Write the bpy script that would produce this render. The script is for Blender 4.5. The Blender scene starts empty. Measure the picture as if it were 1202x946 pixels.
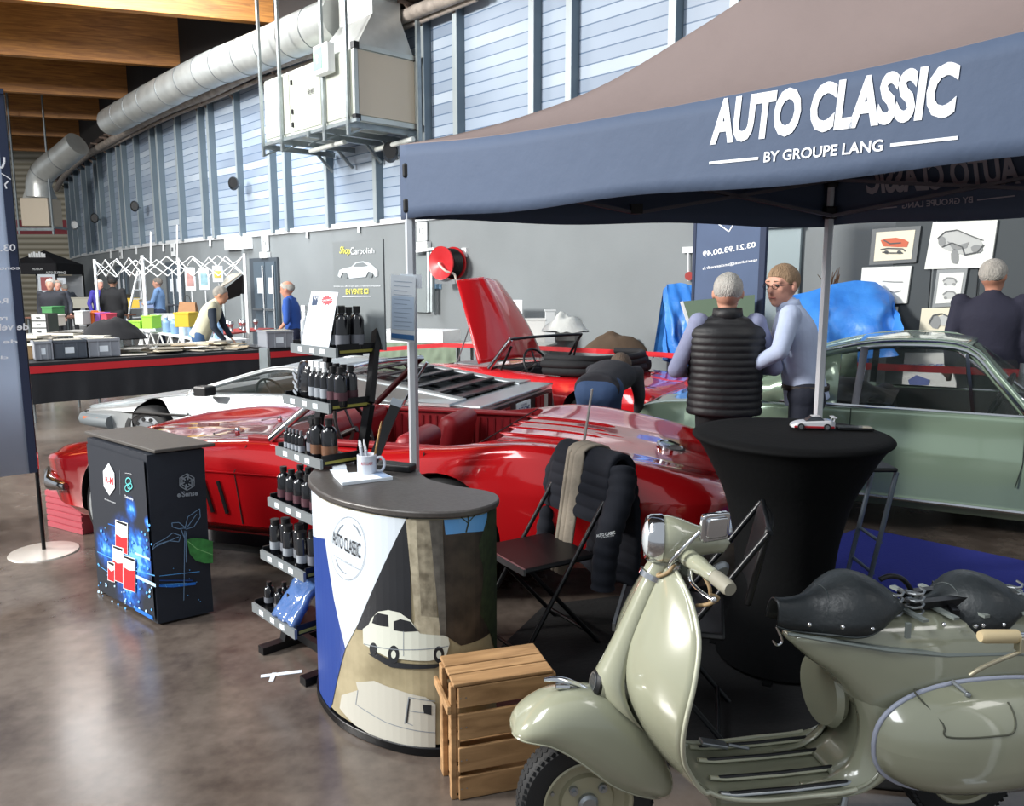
import bpy, bmesh, math, random
from mathutils import Vector, Matrix, noise
from bpy_extras import mesh_utils
PI = math.pi
R = math.radians
C = bpy.context.scene.collection
random.seed(7)

# ---------------------------------------------------------------- camera
CAM_H = 1.72; FPX = 930.0; PITCH = math.atan((473 - 332) / FPX)
cd = bpy.data.cameras.new('camera'); cam = bpy.data.objects.new('camera', cd); C.objects.link(cam)
cd.sensor_fit = 'HORIZONTAL'; cd.sensor_width = 36.0; cd.lens = FPX / 1202 * 36.0
cd.clip_start = 0.05; cd.clip_end = 200
cam.location = (0, 0, CAM_H); cam.rotation_euler = (PI / 2 - PITCH, 0, 0)
bpy.context.scene.camera = cam
# ---------------------------------------------------------------- light
sc = bpy.context.scene
sc.view_settings.view_transform = 'Standard'
sc.view_settings.look = 'None'
sc.view_settings.gamma = 1.0
sc.view_settings.exposure = 0.0
sc.view_settings.use_curve_mapping = False
wd = bpy.data.worlds.new('World'); sc.world = wd; wd.use_nodes = True
bg = wd.node_tree.nodes['Background']
bg.inputs['Color'].default_value = (0.86, 0.93, 1.0, 1); bg.inputs['Strength'].default_value = 0.55
def area(name, loc, target, sx, sy, power, col=(1, 1, 1)):
    l = bpy.data.lights.new(name, 'AREA'); l.shape = 'RECTANGLE'; l.size = sx; l.size_y = sy
    l.energy = power; l.color = col
    o = bpy.data.objects.new(name, l); C.objects.link(o); o.location = loc
    o.rotation_euler = (Vector(target) - Vector(loc)).to_track_quat('-Z', 'Y').to_euler()
    return o
area('window_light', (-16, 1.5, 7.6), (-1, 14, 3.5), 3.4, 2.4, 5600, (1.0, 0.97, 0.92))
area('overhead_fill', (-4.5, 2.5, 8.6), (-4, 8, 0), 2.5, 9, 900, (0.95, 0.98, 1.0))  # added overhead fill lamps, this and the next pair; no skylight is built
area('overhead_fill', (-9, 16, 8.2), (-8, 19, 0), 5, 6, 1500, (0.95, 0.98, 1.0))
area('overhead_fill', (5.0, 1.0, 7.5), (2.0, 4.5, 0), 2.0, 4.0, 120, (1.0, 0.97, 0.93))

# ---------------------------------------------------------------- helpers
def ray(x, y):
    u = (x - 601) / FPX; v = -(y - 473) / FPX
    return Vector((u, math.cos(PITCH) + v * math.sin(PITCH), -math.sin(PITCH) + v * math.cos(PITCH)))
def at(x, y, z=None, Y=None):
    d = ray(x, y)
    t = (z - CAM_H) / d.z if z is not None else Y / d.y
    return Vector((0, 0, CAM_H)) + d * t

def srgb(h):
    if isinstance(h, str):
        h = h.lstrip('#'); c = [int(h[i:i + 2], 16) / 255 for i in (0, 2, 4)]
    else: c = [v / 255 for v in h]
    return tuple((v / 12.92 if v <= .04045 else ((v + .055) / 1.055) ** 2.4) for v in c)

MATS = {}
def pm(name, col, rough=.5, metal=0., bump=None, var=None, coat=0., trans=0., alpha=1., emit=0., sheen=0., spec=None, ior=None, stretch=(1, 1, 1)):
    if name in MATS: return MATS[name]
    m = bpy.data.materials.new(name); m.use_nodes = True; nt = m.node_tree; b = nt.nodes['Principled BSDF']
    c = srgb(col); b.inputs['Base Color'].default_value = (*c, 1)
    b.inputs['Roughness'].default_value = rough; b.inputs['Metallic'].default_value = metal
    b.inputs['Coat Weight'].default_value = coat; b.inputs['Coat Roughness'].default_value = .04
    b.inputs['Transmission Weight'].default_value = trans; b.inputs['Alpha'].default_value = alpha
    if sheen: b.inputs['Sheen Weight'].default_value = sheen
    if spec is not None: b.inputs['Specular IOR Level'].default_value = spec
    if ior: b.inputs['IOR'].default_value = ior
    if emit:
        b.inputs['Emission Color'].default_value = (*c, 1); b.inputs['Emission Strength'].default_value = emit
    if bump or var:
        tc = nt.nodes.new('ShaderNodeTexCoord'); mp = nt.nodes.new('ShaderNodeMapping')
        mp.inputs['Scale'].default_value = stretch
        nt.links.new(tc.outputs['Object'], mp.inputs['Vector'])
    if var:
        n = nt.nodes.new('ShaderNodeTexNoise'); n.inputs['Scale'].default_value = var[0]; n.inputs['Detail'].default_value = 6
        nt.links.new(mp.outputs[0], n.inputs['Vector'])
        rp = nt.nodes.new('ShaderNodeValToRGB')
        c2 = srgb(var[1]) if not isinstance(var[1], float) else tuple(v * (1 - var[1]) for v in c)
        rp.color_ramp.elements[0].position = .35; rp.color_ramp.elements[1].position = .65
        rp.color_ramp.elements[0].color = (*c2, 1); rp.color_ramp.elements[1].color = (*c, 1)
        nt.links.new(n.outputs['Fac'], rp.inputs['Fac']); nt.links.new(rp.outputs[0], b.inputs['Base Color'])
    if bump:
        n2 = nt.nodes.new('ShaderNodeTexNoise'); n2.inputs['Scale'].default_value = bump[0]; n2.inputs['Detail'].default_value = 4
        nt.links.new(mp.outputs[0], n2.inputs['Vector'])
        bp = nt.nodes.new('ShaderNodeBump'); bp.inputs['Strength'].default_value = bump[1]; bp.inputs['Distance'].default_value = .02
        nt.links.new(n2.outputs['Fac'], bp.inputs['Height']); nt.links.new(bp.outputs[0], b.inputs['Normal'])
    MATS[name] = m
    return m

WM = {}                      # world matrix of every object made here
def cat_ok(o, label=None, cat=None, group=None, kind=None):
    if label: o['label'] = label
    if cat: o['category'] = cat
    if group: o['group'] = group
    if kind: o['kind'] = kind
    return o
def thing(name, label, cat, loc=(0, 0, 0), rz=0., group=None, kind=None):
    o = bpy.data.objects.new(name, None); C.objects.link(o); o.empty_display_size = .1
    o.location = loc; o.rotation_euler = (0, 0, rz)
    WM[o.name] = Matrix.Translation(Vector(loc)) @ Matrix.Rotation(rz, 4, 'Z')
    return cat_ok(o, label, cat, group, kind)
def finish_mesh(me, smooth, fixn=True):
    bm = bmesh.new(); bm.from_mesh(me)
    if fixn: bmesh.ops.recalc_face_normals(bm, faces=bm.faces)
    bm.to_mesh(me); bm.free()
    if smooth:
        for p in me.polygons: p.use_smooth = True
        me.set_sharp_from_angle(angle=R(smooth))

class MB:
    def __init__(s, m=None):
        s.v = []; s.f = []; s.fm = []; s.mats = []; s.M = Matrix(); s.c = 0
        if m: s.use(m)
    def use(s, m):
        if m not in s.mats: s.mats.append(m)
        s.c = s.mats.index(m); return s
    def add(s, vs, fs):
        b = len(s.v); s.v += [s.M @ Vector(v) for v in vs]
        for f in fs: s.f.append([i + b for i in f]); s.fm.append(s.c)
    def bx(s, x0, x1, y0, y1, z0, z1):
        s.add([(x0, y0, z0), (x1, y0, z0), (x1, y1, z0), (x0, y1, z0), (x0, y0, z1), (x1, y0, z1), (x1, y1, z1), (x0, y1, z1)],
              [(0, 3, 2, 1), (4, 5, 6, 7), (0, 1, 5, 4), (1, 2, 6, 5), (2, 3, 7, 6), (3, 0, 4, 7)])
    def box(s, c, d, rz=0., M=None):
        k = s.M
        s.M = k @ Matrix.Translation(Vector(c)) @ (M if M else Matrix.Rotation(rz, 4, 'Z'))
        s.bx(-d[0] / 2, d[0] / 2, -d[1] / 2, d[1] / 2, -d[2] / 2, d[2] / 2); s.M = k
    def bar(s, p0, p1, w, h=None, up=(0, 0, 1)):
        p0 = Vector(p0); p1 = Vector(p1); h = h or w
        d = (p1 - p0); L = d.length; d.normalize(); up = Vector(up)
        if abs(d.dot(up)) > .98: up = Vector((0, 1, 0))
        sd = d.cross(up).normalized(); u2 = sd.cross(d)
        vs = [p + sd * a * w / 2 + u2 * b * h / 2 for p in (p0, p1) for a, b in ((-1, -1), (1, -1), (1, 1), (-1, 1))]
        s.add(vs, [(0, 1, 2, 3), (7, 6, 5, 4), (0, 4, 5, 1), (1, 5, 6, 2), (2, 6, 7, 3), (3, 7, 4, 0)])
    def loft(s, rings, close=True, cap=True):
        n = len(rings[0]); vs = [v for r in rings for v in r]; fs = []
        for i in range(len(rings) - 1):
            for j in range(n if close else n - 1):
                a = i * n + j; b = i * n + (j + 1) % n
                fs.append((a, b, b + n, a + n))
        if cap and close:
            fs.append(tuple(range(n - 1, -1, -1))); fs.append(tuple((len(rings) - 1) * n + k for k in range(n)))
        s.add(vs, fs)
    def tube(s, pts, r, seg=8, cap=True, flat=1.):
        pts = [Vector(p) for p in pts]; n = len(pts); rs = r if isinstance(r, (list, tuple)) else [r] * n
        rings = []; pu = None
        for i, p in enumerate(pts):
            d = (pts[min(i + 1, n - 1)] - pts[max(i - 1, 0)])
            if d.length < 1e-9: d = Vector((0, 0, 1))
            d.normalize()
            if pu is None:
                pu = Vector((0, 0, 1)) if abs(d.z) < .95 else Vector((0, 1, 0))
            pu = (pu - d * pu.dot(d))
            if pu.length < 1e-5: pu = Vector((0, 1, 0)) - d * d.y
            pu.normalize(); sd = d.cross(pu)
            rings.append([p + (sd * math.cos(a) + pu * math.sin(a) * flat) * rs[i] for a in [2 * PI * k / seg for k in range(seg)]])
        s.loft(rings, True, cap)
    def cyl(s, p0, p1, r0, r1=None, seg=16): s.tube([p0, p1], [r0, r0 if r1 is None else r1], seg)
    def lathe(s, prof, c=(0, 0, 0), seg=24, axis='z', cap=True):
        rings = []
        for r, z in prof:
            ring = []
            for k in range(seg):
                a = 2 * PI * k / seg; x = r * math.cos(a); y = r * math.sin(a)
                v = {'z': (x, y, z), 'y': (x, z, y), 'x': (z, x, y)}[axis]
                ring.append(Vector(c) + Vector(v))
            rings.append(ring)
        s.loft(rings, True, cap)
    def sph(s, c, r, seg=16, rg=10, M=None):
        if not isinstance(r, (tuple, list)): r = (r, r, r)
        vs = []; fs = []; M = M or Matrix(); c = Vector(c)
        for i in range(1, rg):
            t = PI * i / rg
            for k in range(seg):
                a = 2 * PI * k / seg
                vs.append(c + M @ Vector((r[0] * math.sin(t) * math.cos(a), r[1] * math.sin(t) * math.sin(a), r[2] * math.cos(t))))
        top = len(vs); vs.append(c + M @ Vector((0, 0, r[2]))); vs.append(c + M @ Vector((0, 0, -r[2])))
        for i in range(rg - 2):
            for k in range(seg):
                a = i * seg + k; b = i * seg + (k + 1) % seg
                fs.append((a, a + seg, b + seg, b))
        for k in range(seg):
            fs.append((top, k, (k + 1) % seg)); q = (rg - 2) * seg
            fs.append((top + 1, q + (k + 1) % seg, q + k))
        s.add(vs, fs)
    def cap_(s, p0, p1, r0, r1=None, seg=12):
        """tapered capsule"""
        r1 = r0 if r1 is None else r1; p0 = Vector(p0); p1 = Vector(p1)
        s.tube([p0, p1], [r0, r1], seg); s.sph(p0, r0, seg, 8); s.sph(p1, r1, seg, 8)
    def prism(s, poly, h0, h1, M=None):
        """polygon (x,y) extruded from h0 to h1 along local z, placed by M"""
        k = s.M
        if M is not None: s.M = k @ M
        n = len(poly)
        s.add([(x, y, h0) for x, y in poly] + [(x, y, h1) for x, y in poly],
              [tuple(range(n - 1, -1, -1)), tuple(range(n, 2 * n))] + [(i, (i + 1) % n, (i + 1) % n + n, i + n) for i in range(n)])
        s.M = k
    def grid(s, fn, nu, nv):
        vs = [fn(i / nu, j / nv) for i in range(nu + 1) for j in range(nv + 1)]
        fs = [(i * (nv + 1) + j, (i + 1) * (nv + 1) + j, (i + 1) * (nv + 1) + j + 1, i * (nv + 1) + j + 1) for i in range(nu) for j in range(nv)]
        s.add(vs, fs)
    def build(s, name, parent=None, smooth=None, bevel=0, bseg=2, world=True, label=None, cat=None, group=None, kind=None,
              remesh=0, sm_it=0, sub=0, solid=0, fixn=True):
        vs = s.v
        wm = Matrix()
        if parent is not None:
            wm = WM[parent.name]
            if world:
                inv = wm.inverted(); vs = [inv @ v for v in vs]
        me = bpy.data.meshes.new(name); me.from_pydata([tuple(v) for v in vs], [], s.f)
        for m in s.mats: me.materials.append(m)
        for p, i in zip(me.polygons, s.fm): p.material_index = i
        me.validate(); 
        finish_mesh(me, smooth, fixn)
        o = bpy.data.objects.new(name, me); C.objects.link(o)
        if parent is not None: o.parent = parent
        elif world:            # put the origin at the base of the thing
            if vs:
                lo = Vector([min(v[i] for v in vs) for i in range(3)]); hi = Vector([max(v[i] for v in vs) for i in range(3)])
                c = Vector(((lo.x + hi.x) / 2, (lo.y + hi.y) / 2, lo.z)); me.transform(Matrix.Translation(-c)); o.location = c
                wm = Matrix.Translation(c)
        WM[o.name] = wm
        if remesh:
            q = o.modifiers.new('r', 'REMESH'); q.mode = 'VOXEL'; q.voxel_size = remesh; q.use_smooth_shade = True
        if sm_it:
            q = o.modifiers.new('s', 'SMOOTH'); q.iterations = sm_it; q.factor = .5
        if solid:
            q = o.modifiers.new('t', 'SOLIDIFY'); q.thickness = solid; q.offset = 0
        if sub:
            q = o.modifiers.new('u', 'SUBSURF'); q.levels = sub; q.render_levels = sub
        if bevel:
            q = o.modifiers.new('b', 'BEVEL'); q.width = bevel; q.segments = bseg; q.limit_method = 'ANGLE'; q.angle_limit = R(40)
            q.harden_normals = False
        return cat_ok(o, label, cat, group, kind)

def boolcut(o, cutters, op='DIFFERENCE'):
    """apply boolean cuts of a list of MB meshes in the local space of o, then bake"""
    tmp = []
    for cb in cutters:
        me = bpy.data.meshes.new('cut'); me.from_pydata([tuple(v) for v in cb.v], [], cb.f); finish_mesh(me, None)
        for m in cb.mats: me.materials.append(m)
        t = bpy.data.objects.new('cut', me); C.objects.link(t); tmp.append(t)
        t.matrix_world = WM[o.name]
        q = o.modifiers.new('c', 'BOOLEAN'); q.operation = op; q.object = t; q.solver = 'EXACT'
    bpy.context.view_layer.update()
    dg = bpy.context.evaluated_depsgraph_get(); ev = o.evaluated_get(dg)
    me = bpy.data.meshes.new_from_object(ev, depsgraph=dg)
    o.modifiers.clear(); o.data = me
    for t in tmp: bpy.data.objects.remove(t)
def resharp(o, ang):
    for p in o.data.polygons: p.use_smooth = True
    o.data.set_sharp_from_angle(angle=R(ang))
def copy_thing(root, loc, rz=None, label=None, group=None):
    r = root.copy(); C.objects.link(r); r.location = loc
    if rz is not None: r.rotation_euler = (0, 0, rz)
    WM[r.name] = Matrix.Translation(Vector(loc)) @ Matrix.Rotation(r.rotation_euler.z, 4, 'Z')
    if label: r['label'] = label
    if group: r['group'] = group
    for ch in list(root.children):
        c = ch.copy(); C.objects.link(c); c.parent = r
        for g in list(ch.children):
            d = g.copy(); C.objects.link(d); d.parent = c
    return r

# text outlines, normalised to the unit box
TXT = {}
def text_mesh(s, bold=0., shear=0., res=3):
    k = (s, bold, shear)
    if k in TXT: return TXT[k]
    cu = bpy.data.curves.new('t', 'FONT'); cu.body = s; cu.size = 1; cu.offset = bold; cu.shear = shear; cu.resolution_u = res
    o = bpy.data.objects.new('t', cu); C.objects.link(o); bpy.context.view_layer.update()
    dg = bpy.context.evaluated_depsgraph_get(); me = o.evaluated_get(dg).to_mesh()
    vs = [v.co.copy() for v in me.vertices]; fs = [tuple(p.vertices) for p in me.polygons]
    bpy.data.objects.remove(o)
    x0 = min(v.x for v in vs); x1 = max(v.x for v in vs); y0 = min(v.y for v in vs); y1 = max(v.y for v in vs)
    vs = [((v.x - x0) / (x1 - x0), (v.y - y0) / (y1 - y0)) for v in vs]
    TXT[k] = (vs, fs, (x1 - x0) / (y1 - y0))
    return TXT[k]

class VS:
    """upright surface over a plan polyline; u runs along it, z up"""
    def __init__(s, pts, side=1):
        s.p = [Vector((p[0], p[1])) for p in pts]; s.L = [0.]
        for a, b in zip(s.p, s.p[1:]): s.L.append(s.L[-1] + (b - a).length)
        s.n = []
        for i in range(len(s.p)):
            d = s.p[min(i + 1, len(s.p) - 1)] - s.p[max(i - 1, 0)]; d.normalize()
            s.n.append(Vector((d.y, -d.x)) * side)
    def plan(s, u, off=0.):
        i = 0
        while i < len(s.L) - 2 and u > s.L[i + 1]: i += 1
        t = (u - s.L[i]) / (s.L[i + 1] - s.L[i])
        p = s.p[i].lerp(s.p[i + 1], t); n = s.n[i].lerp(s.n[i + 1], min(max(t, 0), 1)).normalized()
        return p + n * off
    def P(s, u, z, off=0.):
        q = s.plan(u, off); return Vector((q.x, q.y, z))
    def offset(s, d):
        return VS([p + n * d for p, n in zip(s.p, s.n)], 1 if s.side() > 0 else -1)
    def side(s):
        d = s.p[1] - s.p[0]; return Vector((d.y, -d.x)).dot(s.n[0])
    def pix(s, x, y):
        d = ray(x, y); best = None; N = len(s.p) - 1
        for i in range(N):
            a = s.p[i]; e = s.p[i + 1] - a
            den = d.x * e.y - d.y * e.x
            if abs(den) < 1e-9: continue
            t = (a.x * e.y - a.y * e.x) / den
            w = (a.x * d.y - a.y * d.x) / den
            lo = -5 if i == 0 else -1e-6; hi = 6 if i == N - 1 else 1 + 1e-6
            if t > 0 and lo <= w <= hi and (best is None or t < best[0]):
                best = (t, s.L[i] + w * e.length)
        t, u = best
        return (u, CAM_H + d.z * t)
    def pts(s, lst): return [s.pix(x, y) for x, y in lst]
    def poly(s, mb, uz, off):
        bm = bmesh.new(); vs = [bm.verts.new((u, z, 0)) for u, z in uz]
        try: bm.faces.new(vs)
        except Exception: bm.free(); return
        s._cut(bm); s._emit(bm, mb, off)
    def _cut(s, bm):
        us = [v.co.x for v in bm.verts]
        if not us: return
        lo, hi = min(us), max(us)
        for L in s.L[1:-1]:
            if lo < L < hi:
                bmesh.ops.bisect_plane(bm, geom=bm.verts[:] + bm.edges[:] + bm.faces[:], plane_co=(L, 0, 0), plane_no=(1, 0, 0))
    def _emit(s, bm, mb, off):
        bmesh.ops.triangulate(bm, faces=[f for f in bm.faces if len(f.verts) > 4])
        bm.verts.index_update()
        mb.add([s.P(v.co.x, v.co.y, off) for v in bm.verts], [tuple(v.index for v in f.verts) for f in bm.faces]); bm.free()
    def ppoly(s, mb, pix, off): s.poly(mb, s.pts(pix), off)
    def text(s, mb, txt, q, off, bold=0., shear=0., uz=False):
        """q = baseline left, baseline right, top left, top right (pixels, or u,z when uz)"""
        if not uz: q = s.pts(q)
        vs, fs, _ = text_mesh(txt, bold, shear)
        bl, br, tl, tr = [Vector(p) for p in q]
        bm = bmesh.new(); bv = []
        for x, y in vs:
            p = bl.lerp(br, x).lerp(tl.lerp(tr, x), y); bv.append(bm.verts.new((p.x, p.y, 0)))
        for f in fs:
            try: bm.faces.new([bv[i] for i in f])
            except Exception: pass
        s._cut(bm); s._emit(bm, mb, off)
    def line(s, mb, pix, w, off, uz=False):
        p = [Vector(q) for q in (pix if uz else s.pts(pix))]
        for a, b in zip(p, p[1:]):
            d = b - a
            if d.length < 1e-6: continue
            n = Vector((-d.y, d.x)).normalized() * w / 2
            s.poly(mb, [a - n, b - n, b + n, a + n], off)

def cr(pts, n=6, closed=False):
    """Catmull-Rom through points of any dimension"""
    P = [Vector(p) for p in pts]; out = []; N = len(P)
    rng = range(N) if closed else range(N - 1)
    for i in rng:
        g = (lambda k: P[k % N]) if closed else (lambda k: P[min(max(k, 0), N - 1)])
        a, b, c, d = g(i - 1), g(i), g(i + 1), g(i + 2)
        for k in range(n):
            t = k / n
            out.append(.5 * ((2 * b) + (c - a) * t + (2 * a - 5 * b + 4 * c - d) * t * t + (3 * b - a - 3 * c + d) * t ** 3))
    if not closed: out.append(P[-1])
    return out
def interp(keys, x):
    """smooth (cosine-free hermite) interpolation of (x, value) keys"""
    if x <= keys[0][0]: return keys[0][1]
    if x >= keys[-1][0]: return keys[-1][1]
    for i in range(len(keys) - 1):
        if keys[i][0] <= x <= keys[i + 1][0]: break
    x0, y0 = keys[i]; x1, y1 = keys[i + 1]; h = x1 - x0
    def sl(j):
        if j <= 0 or j >= len(keys) - 1: 
            a = max(0, min(j, len(keys) - 2)); return (keys[a + 1][1] - keys[a][1]) / (keys[a + 1][0] - keys[a][0])
        l = (keys[j][1] - keys[j - 1][1]) / (keys[j][0] - keys[j - 1][0]); r = (keys[j + 1][1] - keys[j][1]) / (keys[j + 1][0] - keys[j][0])
        return 0 if l * r <= 0 else 2 * l * r / (l + r)
    m0, m1 = sl(i), sl(i + 1); t = (x - x0) / h
    return (2 * t ** 3 - 3 * t * t + 1) * y0 + (t ** 3 - 2 * t * t + t) * h * m0 + (-2 * t ** 3 + 3 * t * t) * y1 + (t ** 3 - t * t) * h * m1

# ---------------------------------------------------------------- common materials
WHITE = pm('white_paint', '#e8ecee', .5); PAPER = pm('paper', '#e6eef6', .8)
BLACK = pm('black_plastic', '#0c0d10', .45); BLACKM = pm('black_metal', '#101114', .35, .3)
CHROME = pm('chrome', '#d8dade', .12, 1.); STEEL = pm('brushed_steel', '#a9aeb2', .38, .9, var=(3, .2))
GALV = pm('galvanised', '#a4adb0', .42, .75, var=(4, .25)); RUBBER = pm('rubber', '#17181a', .75, bump=(60, .3))
GLASS = pm('car_glass', '#39413f', .03, 0, trans=0., alpha=.2, spec=.8)
REDP = pm('red_tape', '#c8202b', .5)

# ================================================================= SETTING
def concrete():
    m = bpy.data.materials.new('polished_concrete'); m.use_nodes = True; nt = m.node_tree; b = nt.nodes['Principled BSDF']
    tc = nt.nodes.new('ShaderNodeTexCoord')
    n1 = nt.nodes.new('ShaderNodeTexNoise'); n1.inputs['Scale'].default_value = .9; n1.inputs['Detail'].default_value = 9; n1.inputs['Roughness'].default_value = .62
    n2 = nt.nodes.new('ShaderNodeTexNoise'); n2.inputs['Scale'].default_value = 14; n2.inputs['Detail'].default_value = 8
    mx = nt.nodes.new('ShaderNodeMath'); mx.operation = 'MULTIPLY_ADD'; mx.inputs[1].default_value = .35
    r = nt.nodes.new('ShaderNodeValToRGB'); e = r.color_ramp.elements
    e[0].position = .45; e[0].color = (*srgb('#3a332f'), 1); e[1].position = .82; e[1].color = (*srgb('#6f655d'), 1)
    x = e.new(.6); x.color = (*srgb('#544b45'), 1)
    for n in (n1, n2): nt.links.new(tc.outputs['Object'], n.inputs['Vector'])
    nt.links.new(n2.outputs['Fac'], mx.inputs[0]); nt.links.new(n1.outputs['Fac'], mx.inputs[2])
    nt.links.new(mx.outputs[0], r.inputs['Fac']); nt.links.new(r.outputs[0], b.inputs['Base Color'])
    rr = nt.nodes.new('ShaderNodeMapRange'); rr.inputs['To Min'].default_value = .12; rr.inputs['To Max'].default_value = .34
    nt.links.new(n1.outputs['Fac'], rr.inputs['Value']); nt.links.new(rr.outputs[0], b.inputs['Roughness'])
    bp = nt.nodes.new('ShaderNodeBump'); bp.inputs['Strength'].default_value = .08; bp.inputs['Distance'].default_value = .01
    nt.links.new(n1.outputs['Fac'], bp.inputs['Height']); nt.links.new(bp.outputs[0], b.inputs['Normal'])
    return m
mb = MB(concrete()); mb.bx(-34, 16, -14, 46, -.1, 0); mb.build('floor', kind='structure')

def slat_mat():
    """translucent blue-grey cladding: fine horizontal ribs, boards of slightly different tint"""
    m = bpy.data.materials.new('ribbed_blue_cladding'); m.use_nodes = True; nt = m.node_tree; b = nt.nodes['Principled BSDF']
    g = nt.nodes.new('ShaderNodeNewGeometry'); sp = nt.nodes.new('ShaderNodeSeparateXYZ'); nt.links.new(g.outputs['Position'], sp.inputs[0])
    fl = nt.nodes.new('ShaderNodeMath'); fl.operation = 'MULTIPLY'; fl.inputs[1].default_value = 5.2; nt.links.new(sp.outputs['Z'], fl.inputs[0])
    flo = nt.nodes.new('ShaderNodeMath'); flo.operation = 'FLOOR'; nt.links.new(fl.outputs[0], flo.inputs[0])
    fr = nt.nodes.new('ShaderNodeMath'); fr.operation = 'FRACT'; nt.links.new(fl.outputs[0], fr.inputs[0])
    cx = nt.nodes.new('ShaderNodeCombineXYZ'); 
    sx = nt.nodes.new('ShaderNodeMath'); sx.operation = 'MULTIPLY'; sx.inputs[1].default_value = .16; nt.links.new(sp.outputs['X'], sx.inputs[0])
    nt.links.new(sx.outputs[0], cx.inputs[0]); nt.links.new(flo.outputs[0], cx.inputs[1])
    wn = nt.nodes.new('ShaderNodeTexNoise'); wn.inputs['Scale'].default_value = 1.35; wn.inputs['Detail'].default_value = 3; nt.links.new(cx.outputs[0], wn.inputs['Vector'])
    r = nt.nodes.new('ShaderNodeValToRGB'); e = r.color_ramp.elements
    e[0].position = .3; e[0].color = (*srgb('#8492a6'), 1); e[1].position = .75; e[1].color = (*srgb('#cbd5de'), 1)
    x = e.new(.52); x.color = (*srgb('#a0afc2'), 1)
    nt.links.new(wn.outputs['Fac'], r.inputs['Fac'])
    gap = nt.nodes.new('ShaderNodeMath'); gap.operation = 'GREATER_THAN'; gap.inputs[1].default_value = .9; nt.links.new(fr.outputs[0], gap.inputs[0])
    mx = nt.nodes.new('ShaderNodeMix'); mx.data_type = 'RGBA'; nt.links.new(gap.outputs[0], mx.inputs['Factor'])
    nt.links.new(r.outputs[0], mx.inputs['A']); mx.inputs['B'].default_value = (*srgb('#5c728e'), 1)
    nt.links.new(mx.outputs['Result'], b.inputs['Base Color']); b.inputs['Roughness'].default_value = .38
    bp = nt.nodes.new('ShaderNodeBump'); bp.inputs['Strength'].default_value = .5; bp.inputs['Distance'].default_value = .02
    nt.links.new(fr.outputs[0], bp.inputs['Height']); nt.links.new(bp.outputs[0], b.inputs['Normal'])
    return m
SLAT = slat_mat()
GREY = pm('grey_wall_paint', '#83898c', .8, var=(.8, .1), bump=(30, .1))
RAILZ = 2.95
rp = [at(x, y, z=RAILZ) for x, y in ((83, 303.5), (97, 299.5), (118, 296), (143, 292), (183, 286.6), (235, 281), (290, 276.6), (320, 273.6), (400, 266), (471.7, 258.8))]
d0 = (rp[-1] - rp[-4]).normalized(); 
for k in (3, 7, 11, 15, 18.5): rp.append(rp[-1 if k == 3 else 9] + d0 * k)
WL = VS(rp, 1)
WTOP = 6.75
N = Vector((WL.n[5].x, WL.n[5].y, 0))
if (Vector((0, 0, 0)) - WL.P(5, 0)).dot(N) < 0: WL = VS(rp, -1)
mb = MB(GREY)
for i in range(len(rp) - 1):
    a, b = WL.p[i], WL.p[i + 1]; na, nb_ = WL.n[i], WL.n[i + 1]
    q = [a, b, b - nb_ * .25, a - na * .25]
    mb.add([(p.x, p.y, 0) for p in q] + [(p.x, p.y, RAILZ) for p in q], [(0, 1, 5, 4), (2, 3, 7, 6), (0, 3, 2, 1), (4, 5, 6, 7), (1, 2, 6, 5), (3, 0, 4, 7)])
wall = mb.build('wall_right', kind='structure')
mb = MB(SLAT)
for i in range(len(rp) - 1):
    a, b = WL.p[i], WL.p[i + 1]; na, nb_ = WL.n[i], WL.n[i + 1]
    q = [a - na * .06, b - nb_ * .06, b - nb_ * .2, a - na * .2]
    mb.add([(p.x, p.y, RAILZ) for p in q] + [(p.x, p.y, WTOP) for p in q], [(0, 1, 5, 4), (2, 3, 7, 6), (0, 3, 2, 1), (4, 5, 6, 7), (1, 2, 6, 5), (3, 0, 4, 7)])
mb.build('wall_upper', kind='structure')
mb = MB(pm('rail_white', '#d9dde0', .4))
mb.loft([[WL.P(u, RAILZ - .05, -.02), WL.P(u, RAILZ - .05, .05), WL.P(u, RAILZ + .06, .05), WL.P(u, RAILZ + .06, -.02)] for u in WL.L])
mb.build('trim_1', kind='structure')
k = 2
pl = [(84, 7), (90, 5), (96, 6), (105, 7), (111, 6), (120, 8), (125, 7), (137, 5), (148, 8), (154, 8), (169, 3), (188, 10), (196, 10), (218, 11), (245, 12), (256, 12), (287, 6), (325, 13), (342, 13), (390, 15), (447, 15), (503, 14), (541, 16), (629, 18), (672, 18), (790, 20), (860, 20), (905, 20)]
for x, w in pl:
    u = WL.pix(x, 290 if x < 480 else 200)[0]
    mb = MB(pm('post_light', '#aeb8bc', .45, .35)); 
    wv = .12 if w > 6 else .06
    mb.prism([(-wv / 2, -.05), (wv / 2, -.05), (wv / 2, .06), (-wv / 2, .10)], 0, 1)
    # I-section: web and two flanges facing the hall
    mb = MB(pm('post_light', '#aeb8bc', .45, .35))
    c = WL.plan(u, .02); n = (WL.plan(u, 1.) - WL.plan(u, 0)).normalized(); t = Vector((-n.y, n.x))
    if t.dot(Vector((d0.x, d0.y))) < 0: t = -t
    M = Matrix(((t.x, n.x, 0, c.x), (t.y, n.y, 0, c.y), (0, 0, 1, 0), (0, 0, 0, 1)))
    mb.M = M
    mb.bx(-wv / 2, wv / 2, .09, .105, RAILZ, WTOP); mb.use(pm('post_dark', '#6d7c86', .5, .3)); mb.bx(wv / 2 - .012, wv / 2, -.08, .09, RAILZ, WTOP); mb.bx(-wv / 2, -wv / 2 + .012, -.08, .09, RAILZ, WTOP)
    mb.build('trim_%d' % k, kind='structure'); k += 1

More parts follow.
